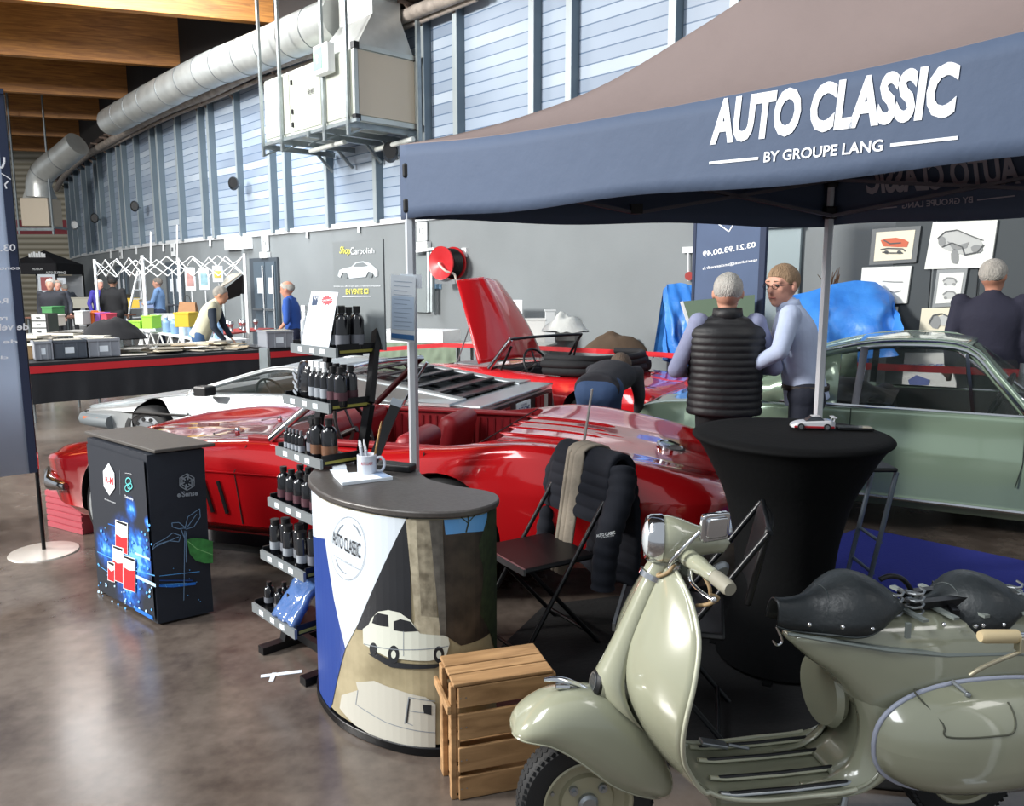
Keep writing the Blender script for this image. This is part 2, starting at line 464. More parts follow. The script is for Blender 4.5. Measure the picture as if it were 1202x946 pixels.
# back wall: beige corrugated sheet, red band, beige above
def corr():
    m = pm('beige_corrugated', '#b3ab97', .55, .1); nt = m.node_tree; b = nt.nodes['Principled BSDF']
    g = nt.nodes.new('ShaderNodeNewGeometry'); w = nt.nodes.new('ShaderNodeTexWave'); w.bands_direction = 'Z'; w.inputs['Scale'].default_value = 1.1
    nt.links.new(g.outputs['Position'], w.inputs['Vector']); r = nt.nodes.new('ShaderNodeValToRGB')
    r.color_ramp.elements[0].color = (*srgb('#8d8671'), 1); r.color_ramp.elements[1].color = (*srgb('#c9c2b0'), 1)
    nt.links.new(w.outputs['Fac'], r.inputs['Fac']); nt.links.new(r.outputs[0], b.inputs['Base Color'])
    return m
BY = rp[0].y + .6
z1 = at(60, 275, Y=BY).z; z2 = at(60, 258, Y=BY).z
mb = MB(corr()); mb.bx(-34, rp[0].x + .3, BY, BY + .3, 0, z1); mb.bx(-34, rp[0].x + .3, BY, BY + .3, z2, 10.5)
mb.use(pm('red_band', '#9c3a44', .5)); mb.bx(-34, rp[0].x + .3, BY - .02, BY + .3, z1, z2)
mb.build('wall_back', kind='structure')

# roof: dark deck above glulam beams
def wood_mat(name, a, b_, sc, str_=(1, 1, 1), rough=.5, bump=.1):
    m = bpy.data.materials.new(name); m.use_nodes = True; nt = m.node_tree; b = nt.nodes['Principled BSDF']
    tc = nt.nodes.new('ShaderNodeTexCoord'); mp = nt.nodes.new('ShaderNodeMapping'); mp.inputs['Scale'].default_value = str_
    nt.links.new(tc.outputs['Object'], mp.inputs[0])
    n = nt.nodes.new('ShaderNodeTexNoise'); n.inputs['Scale'].default_value = sc; n.inputs['Detail'].default_value = 7; n.inputs['Distortion'].default_value = 1.2
    nt.links.new(mp.outputs[0], n.inputs['Vector'])
    r = nt.nodes.new('ShaderNodeValToRGB'); r.color_ramp.elements[0].position = .3; r.color_ramp.elements[1].position = .68
    r.color_ramp.elements[0].color = (*srgb(a), 1); r.color_ramp.elements[1].color = (*srgb(b_), 1)
    nt.links.new(n.outputs['Fac'], r.inputs['Fac']); nt.links.new(r.outputs[0], b.inputs['Base Color']); b.inputs['Roughness'].default_value = rough
    bp = nt.nodes.new('ShaderNodeBump'); bp.inputs['Strength'].default_value = bump; bp.inputs['Distance'].default_value = .01
    nt.links.new(n.outputs['Fac'], bp.inputs['Height']); nt.links.new(bp.outputs[0], b.inputs['Normal'])
    MATS[name] = m; return m
GLU = wood_mat('glulam_wood', '#8a5729', '#c3853f', 1.6, (.25, 2, 9), .5)
BZ = 7.75
bd = Vector((.957, .29, 0)); kk = 0
ends = [(345, 31), (255, 83), (188, 119), (143, 143), (112, 163), (97, 180), (88, 204), (80, 221)]
for x, y in ends:
    e = at(x, y, z=BZ); s0 = e - bd * 16
    mb = MB(GLU); h = 1.35
    mb.bar(s0 + Vector((0, 0, h / 2)), e + Vector((0, 0, h / 2)), .24, h)
    mb.build('ceiling_beam', kind='structure', bevel=.01)
e = at(345, 31, z=BZ); 
for q in (1, 2):
    mb = MB(GLU); b0 = e + Vector((2.2, -3.7, 0)) * q; mb.bar(b0 - bd * 18 + Vector((0, 0, h / 2)), b0 + Vector((0, 0, h / 2)) + bd * 2, .24, h)
    mb.build('ceiling_beam', kind='structure', bevel=.01)
mb = MB(pm('roof_deck', '#2c2724', .9)); mb.add([(-34, 3, 9.15), (12, 3, 9.15), (12, 46, 9.15), (-34, 46, 9.15), (-34, 3, 9.3), (12, 3, 9.3), (12, 46, 9.3), (-34, 46, 9.3)],
      [(0, 3, 2, 1), (4, 5, 6, 7), (0, 1, 5, 4), (1, 2, 6, 5), (2, 3, 7, 6), (3, 0, 4, 7)])
mb.build('ceiling', kind='structure')
# dark gallery band where the beams meet the wall top
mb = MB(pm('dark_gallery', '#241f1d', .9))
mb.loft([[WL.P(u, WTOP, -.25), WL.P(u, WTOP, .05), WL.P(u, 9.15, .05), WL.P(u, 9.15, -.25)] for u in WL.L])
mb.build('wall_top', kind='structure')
# ================================================================= ALONG THE WALL TOP
OFFW = {}
def WO(d):
    if d not in OFFW: OFFW[d] = WL.offset(d)
    return OFFW[d]
wdir = Vector((d0.x, d0.y)).normalized(); wn = WL.n[9].copy()
WF = Matrix(((wdir.x, wn.x, 0, 0), (wdir.y, wn.y, 0, 0), (0, 0, 1, 0), (0, 0, 0, 1)))   # x along wall (to the right), y out of the wall
def wfp(x, y, off):
    """pixel on the plane `off` metres in front of the straight wall -> (a, off, z) in the wall frame"""
    u, z = WO(off).pix(x, y); q = WO(off).P(u, z); l = WF.inverted() @ q
    return l
base_y = (WF.inverted() @ WL.P(WL.L[8], 0)).y
DUCTM = pm('duct_steel', '#cfd2cf', .36, .5, var=(2.5, .18))
INS = pm('pipe_insulation', '#b7aca2', .7, .2, bump=(8, .8), var=(5, .35))
def duct(name, pts, r, label):
    t = thing(name, label, 'duct', tuple(pts[len(pts) // 2] - Vector((0, 0, r))))
    P = cr(pts, 8); 
    mb = MB(DUCTM); mb.tube(P, r, 32); mb.build('duct_pipe', t, smooth=50)
    acc = 0
    for a, b in zip(P, P[1:]):
        acc += (b - a).length
        if acc > .95:
            acc = 0; d = (b - a).normalized(); mb = MB(STEEL); mb.tube([b - d * .012, b + d * .012], r + .012, 32); mb.build('duct_seam', t, smooth=50)
    return t
def wp(x, y, off): u, z = WO(off).pix(x, y); return WO(off).P(u, z)
duct('ventilation_duct', [wp(130, 143, 1.0), wp(185, 113, 1.0), wp(243, 84, 1.0), wp(297, 63, 1.0), wp(350, 41, 1.0), wp(400, 21, 1.0)], .40, 'long round silver duct running below the wooden beams to the air handling unit')
e0 = at(91, 169, Y=29.0)
duct('ventilation_duct', [e0, at(72, 185, Y=29.3), at(54, 199, Y=29.6), at(46, 213, Y=29.7), at(46, 232, Y=29.7)], .42, 'short round silver duct bending down to the far left air unit')
def insul(pp, off, r, lab):
    mb = MB(INS); mb.tube(cr([wp(x, y, off) for x, y in pp], 6), r, 12)
    mb.build('insulated_pipe', smooth=60, label=lab, cat='pipe')
insul([(66, 222), (76, 206), (100, 184), (127, 167), (187, 134), (245, 110), (300, 84), (380, 56), (440, 33), (490, 13), (560, -15)], .35, .12, 'pale wrapped pipe following the top of the curved wall')
insul([(86, 192), (127, 173), (187, 143), (245, 119), (300, 96), (380, 68), (490, 26), (560, -2)], .2, .05, 'thin dark pipe just under the pale wrapped pipe')
LED = pm('brown_ledge', '#4a3b34', .85, var=(6, .3))
mb = MB(LED)
mb.loft([[WL.P(u, WTOP - .02, .02), WL.P(u, WTOP - .02, .42), WL.P(u, WTOP + .12, .42), WL.P(u, WTOP + .12, .02)] for u in WL.L])
led = mb.build('cable_tray', label='dark brown cable tray running along the top of the blue cladding', cat='cable tray')
for x, w in pl[:-3:1]:
    u = WL.pix(x, 290 if x < 480 else 200)[0]
    mb = MB(pm('bracket_brown', '#7d6c62', .6, .3)); mb.bar(WL.P(u, WTOP - .35, .1), WL.P(u, WTOP - .03, .5), .05, .05); mb.bar(WL.P(u, WTOP - .04, .02), WL.P(u, WTOP - .04, .62), .06, .05)
    mb.build('bracket', led)

# air handling unit hung on the wall
A = wfp(418, 138, 1.55); A2 = wfp(418, 52, 1.55); B_ = wfp(314, 165, 1.55); Cc = wfp(490, 140, .25)
ax0, ax1, az0, az1 = B_.x, A.x, A.z, A2.z
ay1 = A.y; ay0 = Cc.y
def wbx(mb, x0, x1, y0, y1, z0, z1):
    k = mb.M; mb.M = WF; mb.bx(x0, x1, y0, y1, z0, z1); mb.M = k
ah = thing('air_handling_unit', 'large pale cabinet shaped air unit hung high on the blue cladding', 'air unit', tuple(WF @ Vector(((ax0 + ax1) / 2, (ay0 + ay1) / 2, az0))))
AHP = pm('unit_panel', '#c9cec4', .45, .1); AHE = pm('unit_end_panel', '#cbbfac', .5, .05); AHF = pm('unit_frame', '#c5c9c4', .35, .7)
mb = MB(AHP); wbx(mb, ax0, ax1, ay0, ay1, az0, az1); mb.build('casing', ah, bevel=.02)
seam = [0, .34, .40, .66, .70, 1.0]
for a, b in ((.01, .31), (.34, .66), (.69, .97)):
    mb = MB(AHP); wbx(mb, ax0 + (ax1 - ax0) * a, ax0 + (ax1 - ax0) * b, ay1, ay1 + .025, az0 + .05, az1 - .05); dp = mb.build('access_panel', ah, bevel=.01)
    if a == .34:
        for zz in (.15, .35, .8):
            mb = MB(BLACK); p = WF @ Vector((ax0 + (ax1 - ax0) * (a + .015), ay1 + .03, az0 + (az1 - az0) * zz)); mb.box(p, (.05, .05, .09), rz=.78); mb.build('latch', dp)
        mb = MB(BLACK); mb.M = WF; zc = (az0 + az1) / 2; xc = ax0 + (ax1 - ax0) * .52
        for q in range(2): mb.bx(xc, xc + .28, ay1 + .025, ay1 + .03, zc + .03 + q * .09, zc + .04 + q * .09)
        for q in range(6): mb.bx(xc + .02 + q * .045, xc + .045 + q * .045, ay1 + .025, ay1 + .03, zc + .05, zc + .11)
        mb.M = Matrix(); mb.build('maker_plate', dp)
mb = MB(AHE); wbx(mb, ax1, ax1 + .02, ay0 + .05, ay1 - .06, az0 + .06, az1 - .06); mb.build('end_panel', ah, label='beige end panel')
for (zz, yy) in ((az0, None), (az1, None)):
    mb = MB(AHF); wbx(mb, ax1 - .02, ax1 + .04, ay0, ay1, zz - .04, zz + .04); mb.build('edge_rail', ah)
for yy in (ay0, ay1):
    mb = MB(AHF); wbx(mb, ax1 - .02, ax1 + .04, yy - .04, yy + .04, az0, az1); mb.build('edge_rail', ah)
    for zz in (az0, az1):
        mb = MB(BLACK); mb.box(WF @ Vector((ax1 + .02, yy, zz)), (.11, .11, .11), rz=.78); mb.build('corner_cap', ah)
# plenum
mb = MB(DUCTM); kx0 = ax1 - 1.5; zt = az1 + .62
def ring(x0, x1, y0, y1, z): return [WF @ Vector(v) for v in ((x0, y0, z), (x1, y0, z), (x1, y1, z), (x0, y1, z))]
mb.loft([ring(kx0, ax1 - .02, ay0 + .02, ay1 - .05, az1), ring(kx0 + .35, ax1 - .05, ay0 + .28, ay1 - .42, zt), ring(kx0 + .35, ax1 - .05, ay0 + .28, ay1 - .42, zt + 1.3)])
mb.build('plenum', ah, label='galvanised sheet plenum')
p = WF @ Vector((ax1 + .0, (ay0 + ay1) / 2, zt + .62)); mb = MB(DUCTM)
mb.tube(cr([p - Vector((wdir.x, wdir.y, 0)) * .2, p + Vector((wdir.x, wdir.y, .05)) * .3, p + Vector((wdir.x, wdir.y, .3)) * .8, p + Vector((wdir.x, wdir.y, .9)) * 1.1], 6), .34, 24); mb.build('outlet_duct', ah, smooth=50)
# hangers and cradle
for fx in (0.0, .24, .72, .96):
    x = ax0 + (ax1 - ax0) * fx
    mb = MB(GALV); wbx(mb, x - .035, x + .035, ay1 + .05, ay1 + .1, az0 - .28, 9.1); mb.build('hanger', ah)
mb = MB(GALV); wbx(mb, ax1 + .08, ax1 + .14, ay0 - .02, ay0 + .06, az0 - .28, 9.1); mb.build('hanger', ah)
for fx in (.0, .24, .55, .72, .96):
    x = ax0 + (ax1 - ax0) * fx
    mb = MB(GALV); wbx(mb, x - .04, x + .04, base_y, ay1 + .1, az0 - .14, az0 - .04)
    mb.bar(WF @ Vector((x, ay1 - .25, az0 - .12)), WF @ Vector((x, ay1 + .08, az0 - .28)), .06, .03)
    mb.bar(WF @ Vector((x, base_y + .05, az0 - .45)), WF @ Vector((x, base_y + .4, az0 - .12)), .05, .05); mb.build('cradle_beam', ah)
mb = MB(GALV); wbx(mb, ax0, ax1 + .1, ay1 - .02, ay1 + .06, az0 - .08, az0 - .02); mb.build('cradle_rail', ah)
mb = MB(pm('white_pipe', '#d5dad5', .4)); mb.tube([WF @ Vector((ax0 + .9, ay1 - .5, az0 - .22)), WF @ Vector((ax0 + 2.2, ay1 - .5, az0 - .2))], .045, 10); mb.build('drain_pipe', ah, smooth=40)
mb = MB(pm('white_pipe', '#d5dad5', .4)); mb.tube([WF @ Vector((ax0 + 2.4, base_y + .5, az0 - .3)), WF @ Vector((ax1 + .2, base_y + .5, az0 - .26))], .045, 10); mb.build('drain_pipe', ah, smooth=40)
# exit sign box on the hanger
cs = thing('emergency_exit_sign', 'small green and white exit sign box fixed in front of the air unit', 'sign', tuple(WF @ Vector((ax0 + (ax1 - ax0) * .72, ay1 + .15, az0 + .85))))
mb = MB(WHITE); x = ax0 + (ax1 - ax0) * .80; wbx(mb, x - .28, x + .22, ay1 + .1, ay1 + .26, az0 + .82, az0 + 1.32); mb.build('housing', cs, bevel=.02)
mb = MB(pm('exit_green', '#7cc49a', .5, emit=.15)); wbx(mb, x - .24, x + .04, ay1 + .26, ay1 + .27, az0 + .9, az0 + 1.26); mb.build('sign_face', cs, label='green pictogram panel')
mb = MB(WHITE); mb.M = WF; mb.bx(x - .13, x - .09, ay1 + .27, ay1 + .275, az0 + 1.0, az0 + 1.16); mb.bx(x - .18, x - .04, ay1 + .27, ay1 + .275, az0 + 1.1, az0 + 1.13); mb.M = Matrix(); mb.build('pictogram', cs)

# far air unit
fa = thing('air_handling_unit', 'small beige air unit at the far left under the bent duct', 'air unit', tuple(at(49, 268, Y=29.7)))
c = at(49, 250, Y=29.9); hw = .5
mb = MB(AHE); mb.box(c, (1.0, .9, 1.0)); mb.build('casing', fa, bevel=.02)
mb = MB(DUCTM); mb.loft([[c + Vector((a * .42, b * .4, .5)) for a, b in ((-1, -1), (1, -1), (1, 1), (-1, 1))], [c + Vector((a * .3, b * .3, .95)) for a, b in ((-1, -1), (1, -1), (1, 1), (-1, 1))]]); mb.build('plenum', fa)
for sx in (-.62, .62):
    mb = MB(GALV); mb.bar(c + Vector((sx, -.45, -.8)), c + Vector((sx, -.45, 4.2)), .05); mb.build('hanger', fa)
    mb = MB(GALV); mb.bar(c + Vector((sx, -.45, -.55)), c + Vector((sx, .45, -.55)), .08); mb.build('cradle_beam', fa)
mb = MB(GALV); mb.bar(c + Vector((-.66, -.45, -.62)), c + Vector((.66, -.45, -.62)), .1); mb.build('cradle_beam', fa)

# loudspeakers on arms
for x, y, s, lab in ((274, 215, .13, 'black loudspeaker on the post left of the air unit'), (158, 242, .13, 'black loudspeaker on the third post group from the far end'), (111, 256, .14, 'small black loudspeaker nearer the far end of the wall'),
                (88, 264, .15, 'white speaker box at the far end of the curved wall'), (458, 178, .15, 'black loudspeaker below the right end of the air unit')):
    q = wp(x, y, .45); r = wp(x + 7, y + 2, .12)
    t = thing('loudspeaker', lab, 'speaker', tuple(q - Vector((0, 0, .15))))
    mb = MB(WHITE if x == 88 else BLACK); d = (q - Vector((0, 0, 1.7))); d.z = 0; d.normalize(); 
    mb.tube([q + d * .14, q + d * .05, q - d * .12], [s * .8, s, s * .75], 16, flat=1.35); mb.build('cabinet', t, smooth=50)
    mb = MB(STEEL); mb.bar(q, r, .03); mb.build('mounting_arm', t)

# ================================================================= ON THE GREY WALL
def wall_rect(name, x0, y0, x1, y1, m, label, cat, off=.03, thick=.03, parent=None, frame=None, inner=None, group=None):
    """upright slab on the wall between pixel corners (heights taken at the left edge)"""
    S = WO(off); u0, zt = S.pix(x0, y0); _, zb = S.pix(x0, y1); u1, _ = S.pix(x1, y0)
    mb = MB(m); n = 4
    rings = [[S.P(u, zb, -thick), S.P(u, zb, 0), S.P(u, zt, 0), S.P(u, zt, -thick)] for u in [u0 + (u1 - u0) * i / n for i in range(n + 1)]]
    mb.loft(rings)
    if parent is not None: return mb.build(name, parent)
    return mb.build(name, label=label, cat=cat, group=group)
for x0, x1, y0, y1, lab in ((263, 277, 279, 294, 'wide white junction box under the white rail'), (281, 290.5, 279, 292.5, 'narrow white junction box right of the wide one')):
    wall_rect('junction_box', x0, y0, x1, y1, WHITE, lab, 'junction box', off=.15, thick=.14)
def numsign(x0, x1, y0, y1, txt, lab):
    t = thing('bay_number_sign', lab, 'sign', tuple(wp((x0 + x1) / 2, y1, .06)))
    wall_rect('sign_panel', x0, y0, x1, y1, WHITE, None, None, off=.06, thick=.03, parent=t)
    mb = MB(pm('sign_grey', '#5f666b', .6)); S = WO(.06); w = x1 - x0
    S.text(mb, txt, [(x0 + w * .3, y0 + (y1 - y0) * .62), (x0 + w * .75, y0 + (y1 - y0) * .62), (x0 + w * .3, y0 + (y1 - y0) * .3), (x0 + w * .75, y0 + (y1 - y0) * .3)], .006); mb.build('number', t)
numsign(489, 500.5, 261, 283, '13', 'white sign numbered 13 right of the tent pole')
numsign(306.5, 314, 277, 295, '0', 'white sign above the grey double door')
numsign(200, 204.5, 286, 301, '1', 'small white sign on the curved wall left of the junction boxes')
numsign(139.5, 142.5, 293, 304, '1', 'tiny white sign near the far end of the curved wall')
for x0, x1, y0, y1, lab in ((488.5, 501, 284, 293.5, 'small lit emergency lamp under the sign numbered 13'), (304.5, 313, 296, 303, 'small emergency lamp above the grey double door')):
    t = thing('emergency_lamp', lab, 'lamp', tuple(wp((x0 + x1) / 2, y1, .1)))
    wall_rect('housing', x0, y0, x1, y1, WHITE, None, None, off=.12, thick=.1, parent=t)
    wall_rect('diffuser', x0 + 1.5, y0 + 1.5, x1 - 1.5, y1 - 1.5, pm('lamp_glow', '#fff3d2', .5, emit=1.2), None, None, off=.14, thick=.03, parent=t)
for i, (x, y) in enumerate(((421, 265), (360.5, 271), (247, 281), (192, 287), (160, 290), (130, 295))):
    mb = MB(WHITE); mb.bar(wp(x, y - 1, .05), wp(x, y + 8, .05), .05); mb.build('rail_bracket', label='short white bracket hanging from the white wall rail', cat='bracket', group='brackets under the rail')
for x, y0, y1 in ((177, 272, 312), (208, 264, 306)):
    mb = MB(WHITE); mb.bar(wp(x, y0, 3.2), wp(x, y1, 3.2), .025); mb.build('white_pole', label='thin white pole standing up in front of the curved wall' + (' on the right' if x > 190 else ' on the left'), cat='pole')
# doors
DOOR = pm('door_grey_blue', '#5b6975', .5, .2); DOORD = pm('door_dark', '#474f57', .6)
def door(n, x0, x1, ytop, leaves=2, zt=2.35):
    S = WO(.02); u0, _ = S.pix(x0, ytop); u1, _ = S.pix(x1, ytop)
    mb = MB(DOORD); mb.loft([[S.P(u, 0, 0), S.P(u, 0, .05), S.P(u, zt, .05), S.P(u, zt, 0)] for u in (u0, (u0 + u1) / 2, u1)]); d = mb.build('door_%d' % n, kind='structure')
    a = u0 + (u1 - u0) * (.2 if leaves == 2 else .08); mid = u0 + (u1 - u0) * .62
    for i, (p, q) in enumerate(((a, mid - .02), (mid + .02, u1 - .05)) if leaves == 2 else ((a, u1 - .05),)):
        mb = MB(DOOR); mb.loft([[S.P(u, .03, .05), S.P(u, .03, .09), S.P(u, zt - .1, .09), S.P(u, zt - .1, .05)] for u in (p, q)]); lf = mb.build('door_leaf', d)
        mb = MB(STEEL); mb.bar(S.P(p + .05, 1.05, .16), S.P(q - .05, 1.05, .16), .05); mb.bar(S.P(q - .06, .3, .12), S.P(q - .06, zt - .2, .12), .03); mb.build('push_bar', lf)
        mb = MB(PAPER); w = (q - p); mb.loft([[S.P(u, 1.45, .09), S.P(u, 1.45, .095), S.P(u, 1.85, .095), S.P(u, 1.85, .09)] for u in (p + w * .3, p + w * .75)]); mb.build('door_notice', lf)
    return d
door(1, 294.5, 327, 304); door(2, 196, 215, 314); door(3, 137, 150, 315)
# hose reel
u, z = WO(.3).pix(526, 309); ctr = WO(.3).P(u, z)
t = thing('fire_hose_reel', 'red fire hose reel with black hose on the grey wall', 'hose reel', tuple(ctr - Vector((0, 0, .5))))
ax = Vector((-.62, -.78, 0)).normalized(); sd = Vector((-ax.y, ax.x, 0)); SC = 13.6 / 930
rr = .30
rm = Matrix(((sd.x, 0, ax.x, ctr.x), (sd.y, 0, ax.y, ctr.y), (0, 1, 0, ctr.z), (0, 0, 0, 1)))
RR = pm('reel_red', '#c2262c', .35, .1)
for z0, z1_, nm in ((.16, .19, 'reel_disc'), (-.17, -.14, 'reel_disc')):
    mb = MB(RR); mb.M = rm; mb.lathe([(0.001, z0 - .03), (.1, z0 - .03), (.14, z0), (rr - .02, z0), (rr, z0 + .01), (rr, z1_ + .01), (rr - .02, z1_), (.14, z1_), (.1, z1_ - .03), (0.001, z1_ - .03)], seg=32); mb.build(nm, t, smooth=40)
mb = MB(BLACK); mb.M = rm
for i in range(6): 
    zc = -.11 + i * .047; mb.lathe([(.08, zc - .022), (.25, zc - .022), (.27, zc), (.25, zc + .022), (.08, zc + .022)], seg=28)
mb.build('hose', t, smooth=50)
mb = MB(pm('reel_pipe', '#d8cfc4', .4)); mb.M = rm; mb.tube(cr([(0, 0, .2), (.02, -.02, .26), (.16, -.14, .24), (.24, -.2, .1), (.24, -.34, .05)], 5), .022, 8); mb.build('feed_pipe', t, smooth=50)
mb = MB(STEEL); mb.M = rm; mb.box((0, -.33, -.0), (.5, .08, .18)); mb.build('bracket', t)
wall_rect('reel_sign', 541.5, 291, 547, 302, WHITE, 'small white and red sign right of the hose reel', 'sign')
wall_rect('reel_sign', 507, 327, 517, 339, pm('blue_sign', '#8fb4d2', .5), 'small blue notice below the hose reel', 'sign')
# grey cupboard with conduits right of the pole
t = thing('wall_cupboard', 'grey wall cupboard with pale conduits right of the tent pole', 'cupboard', tuple(wp(493, 372, .1)))
wall_rect('cupboard_door', 484, 301, 501, 366, pm('cupboard_grey', '#8d9698', .4, .2), None, None, off=.08, thick=.06, parent=t)
for x in (503.5, 507.5):
    mb = MB(GALV); mb.tube([wp(x, 296, .16), wp(x, 366, .16)], .05, 8); mb.build('conduit', t, smooth=40)
mb = MB(WHITE); mb.bar(wp(484, 296, .14), wp(511, 292, .14), .09, .05); mb.build('conduit', t)
# switch and socket by the banner, glazed door
t = thing('light_switch', 'white switch with a cable running down to a red and white socket', 'switch', tuple(wp(808, 330, .05)))
wall_rect('switch_plate', 801, 290, 814, 297, WHITE, None, None, off=.06, thick=.05, parent=t)
mb = MB(WHITE); mb.tube([wp(808, 297, .05), wp(808, 330, .05)], .012, 6); mb.build('cable', t)
mb = MB(pm('socket_red', '#b34a46', .5)); mb.cyl(wp(809, 324, .04), wp(809, 324, .16), .06, .06); mb.build('socket', t, smooth=40)
S = WO(.02); u0, _ = S.pix(896, 300); u1, _ = S.pix(941, 300)
mb = MB(pm('glazed_door', '#aab9bd', .12, .3)); mb.loft([[S.P(u, .02, 0), S.P(u, .02, .05), S.P(u, 2.75, .05), S.P(u, 2.75, 0)] for u in (u0, u1)]); dg = mb.build('door_4', kind='structure')
for zz in (2.42, 2.62):
    mb = MB(WHITE if zz > 2.5 else DOORD); mb.bar(S.P(u0, zz, .1), S.P(u1, zz, .1), .06, .05); mb.build('door_rail', dg)
mb = MB(WHITE); S.poly(mb, [S.pix(915, 316), S.pix(915, 342), S.pix(927, 342), S.pix(927, 316)], .06); mb.use(REDP); S.poly(mb, [S.pix(917, 320), S.pix(917, 338), S.pix(925, 338), S.pix(925, 320)], .065); mb.build('door_notice', dg)

# mirrored blue banner behind the two men
NAVY = pm('banner_blue', '#4a5c7c', .7, var=(2.5, .12)); NAVYD = pm('banner_navy', '#26324c', .75)
S = WO(1.95); t = thing('banner_stand', 'blue fabric banner stand behind the two men with lettering seen in reverse', 'banner', tuple(S.P(S.pix(855, 400)[0], 0)))
ul, _ = S.pix(816, 300); ur, _ = S.pix(896, 300); 
mb = MB(NAVY); mb.loft([[S.P(u, .45, -.012), S.P(u, .45, .012), S.P(u, 2.95, .012), S.P(u, 2.95, -.012)] for u in (ul, ur)]); fb = mb.build('fabric', t)
mb = MB(NAVYD); mb.loft([[S.P(u, .45, -.03), S.P(u, .45, .02), S.P(u, 2.95, .02), S.P(u, 2.95, -.03)] for u in (ur - .035, ur + .03)]); mb.build('edge_strip', t)
mb = MB(NAVYD); mb.loft([[S.P(u, .45, -.03), S.P(u, .45, .02), S.P(u, 2.95, .02), S.P(u, 2.95, -.03)] for u in (ul - .02, ul + .015)]); mb.build('edge_strip', t)
LET = pm('banner_lettering', '#f2f6fb', .6)
mb = MB(LET); S.text(mb, '03.21.93.00.49', [(888, 290), (826, 302), (888, 283.5), (826, 295)], .016, bold=.02)
S.text(mb, 'specialiste@ancienne.fr.h', [(890, 307), (826, 318), (890, 303), (826, 313)], .016, bold=.01)
S.text(mb, 'by G', [(873, 341), (860, 343), (873, 335), (860, 337)], .016)
S.line(mb, [(843, 262), (856.5, 272), (864, 260)], .012, .016); mb.build('lettering', fb)
mb = MB(BLACKM); pm_ = S.P((ul + ur) / 2, 0, -.1); mb.cyl(pm_, pm_ + Vector((0, 0, .02)), .22, .22, 24); mb.build('base', t, smooth=40)
mb = MB(BLACKM); mb.cyl(pm_, pm_ + Vector((0, 0, 2.9)), .015); mb.build('pole', t)
mb = MB(BLACKM); mb.bar(S.P(ul, .46, -.03), S.P(ur, .46, -.03), .03); mb.bar(pm_ + Vector((0, 0, .46)), S.P((ul + ur) / 2, .46, -.03), .02); mb.build('cross_bar', t)

# hanging sketches on display panels
S = WO(1.15); 
t0 = thing('exhibition_screen', 'dark display screens carrying the framed car drawings', 'display panel', tuple(S.P(S.pix(1100, 390)[0], 0)))
PANEL = pm('panel_dark', '#43494d', .8)
for x0, x1 in ((1046, 1094), (1094, 1150), (1150, 1236)):
    a, _ = S.pix(x0, 300); b, _ = S.pix(x1, 300); mb = MB(PANEL); mb.loft([[S.P(u, .25, -.06), S.P(u, .25, -.03), S.P(u, 2.45, -.03), S.P(u, 2.45, -.06)] for u in (a + .01, b - .01)]); pn = mb.build('panel', t0, bevel=.005)
    for q in (a + .04, b - .04):
        mb = MB(BLACKM); mb.bar(S.P(q, 0, -.05), S.P(q, .3, -.05), .03); mb.bar(S.P(q, .015, -.35), S.P(q, .015, .2), .04, .03); mb.build('foot', t0)
BOARD = pm('drawing_paper', '#e3e6e2', .8); CREAM = pm('drawing_cream', '#dfd9c4', .8); SKG = pm('pencil_grey', '#8c8f90', .8); SKL = pm('pencil_light', '#b9bcbb', .8); SKR = pm('red_pencil', '#c4684e', .8); SKD = pm('pencil_dark', '#55585a', .8)
def drawing(name, quad, label, frame=None, mount=BOARD, art=None, tilt=0):
    """quad pixel corners: tl, tr, br, bl"""
    q = S.pts(quad); t = thing(name, label, 'picture', tuple(S.P((q[2][0] + q[3][0]) / 2, min(q[2][1], q[3][1]), 0)))
    def inset(k): 
        c = (sum(p[0] for p in q) / 4, sum(p[1] for p in q) / 4)
        return [(c[0] + (p[0] - c[0]) * (1 - k), c[1] + (p[1] - c[1]) * (1 - k)) for p in q]
    mb = MB(frame or mount)
    P = [S.P(u, z, -.028) for u, z in q] + [S.P(u, z, 0) for u, z in q]
    mb.add(P, [(0, 1, 2, 3), (7, 6, 5, 4), (0, 4, 5, 1), (1, 5, 6, 2), (2, 6, 7, 3), (3, 7, 4, 0)]); bd_ = mb.build('frame' if frame else 'board', t)
    if frame: mb = MB(mount); S.poly(mb, inset(.2), .004); mb.build('mount', t)
    if art: mb = MB(); art(mb); mb.build('drawing', t)
    return t
def blob(cx, cy, rx, ry, n=16, j=.12, seed=1):
    rnd = random.Random(seed); return [(cx + rx * math.cos(2 * PI * k / n) * (1 + rnd.uniform(-j, j)), cy + ry * math.sin(2 * PI * k / n) * (1 + rnd.uniform(-j, j))) for k in range(n)]
def art1(mb):
    mb.use(SKR); S.ppoly(mb, [(1034, 282), (1040, 280), (1052, 279), (1062, 281), (1067, 284), (1065, 290), (1052, 290), (1037, 289)], .008)
    mb.use(SKD)
    for p in ([(1034, 293), (1042, 291.5), (1060, 292), (1063, 295)], [(1036, 296), (1045, 297), (1060, 297)], [(1038, 282), (1045, 286), (1058, 285)]): S.line(mb, p, .012, .012)
    for c in (1041, 1056): S.ppoly(mb, blob(c, 296, 2.6, 2.2), .012)
drawing('framed_drawing', [(1024, 269), (1081, 265), (1075, 308), (1020, 311)], 'dark framed drawing of a red car in the top left of the display', frame=pm('frame_grey', '#4d5357', .5), mount=CREAM, art=art1)
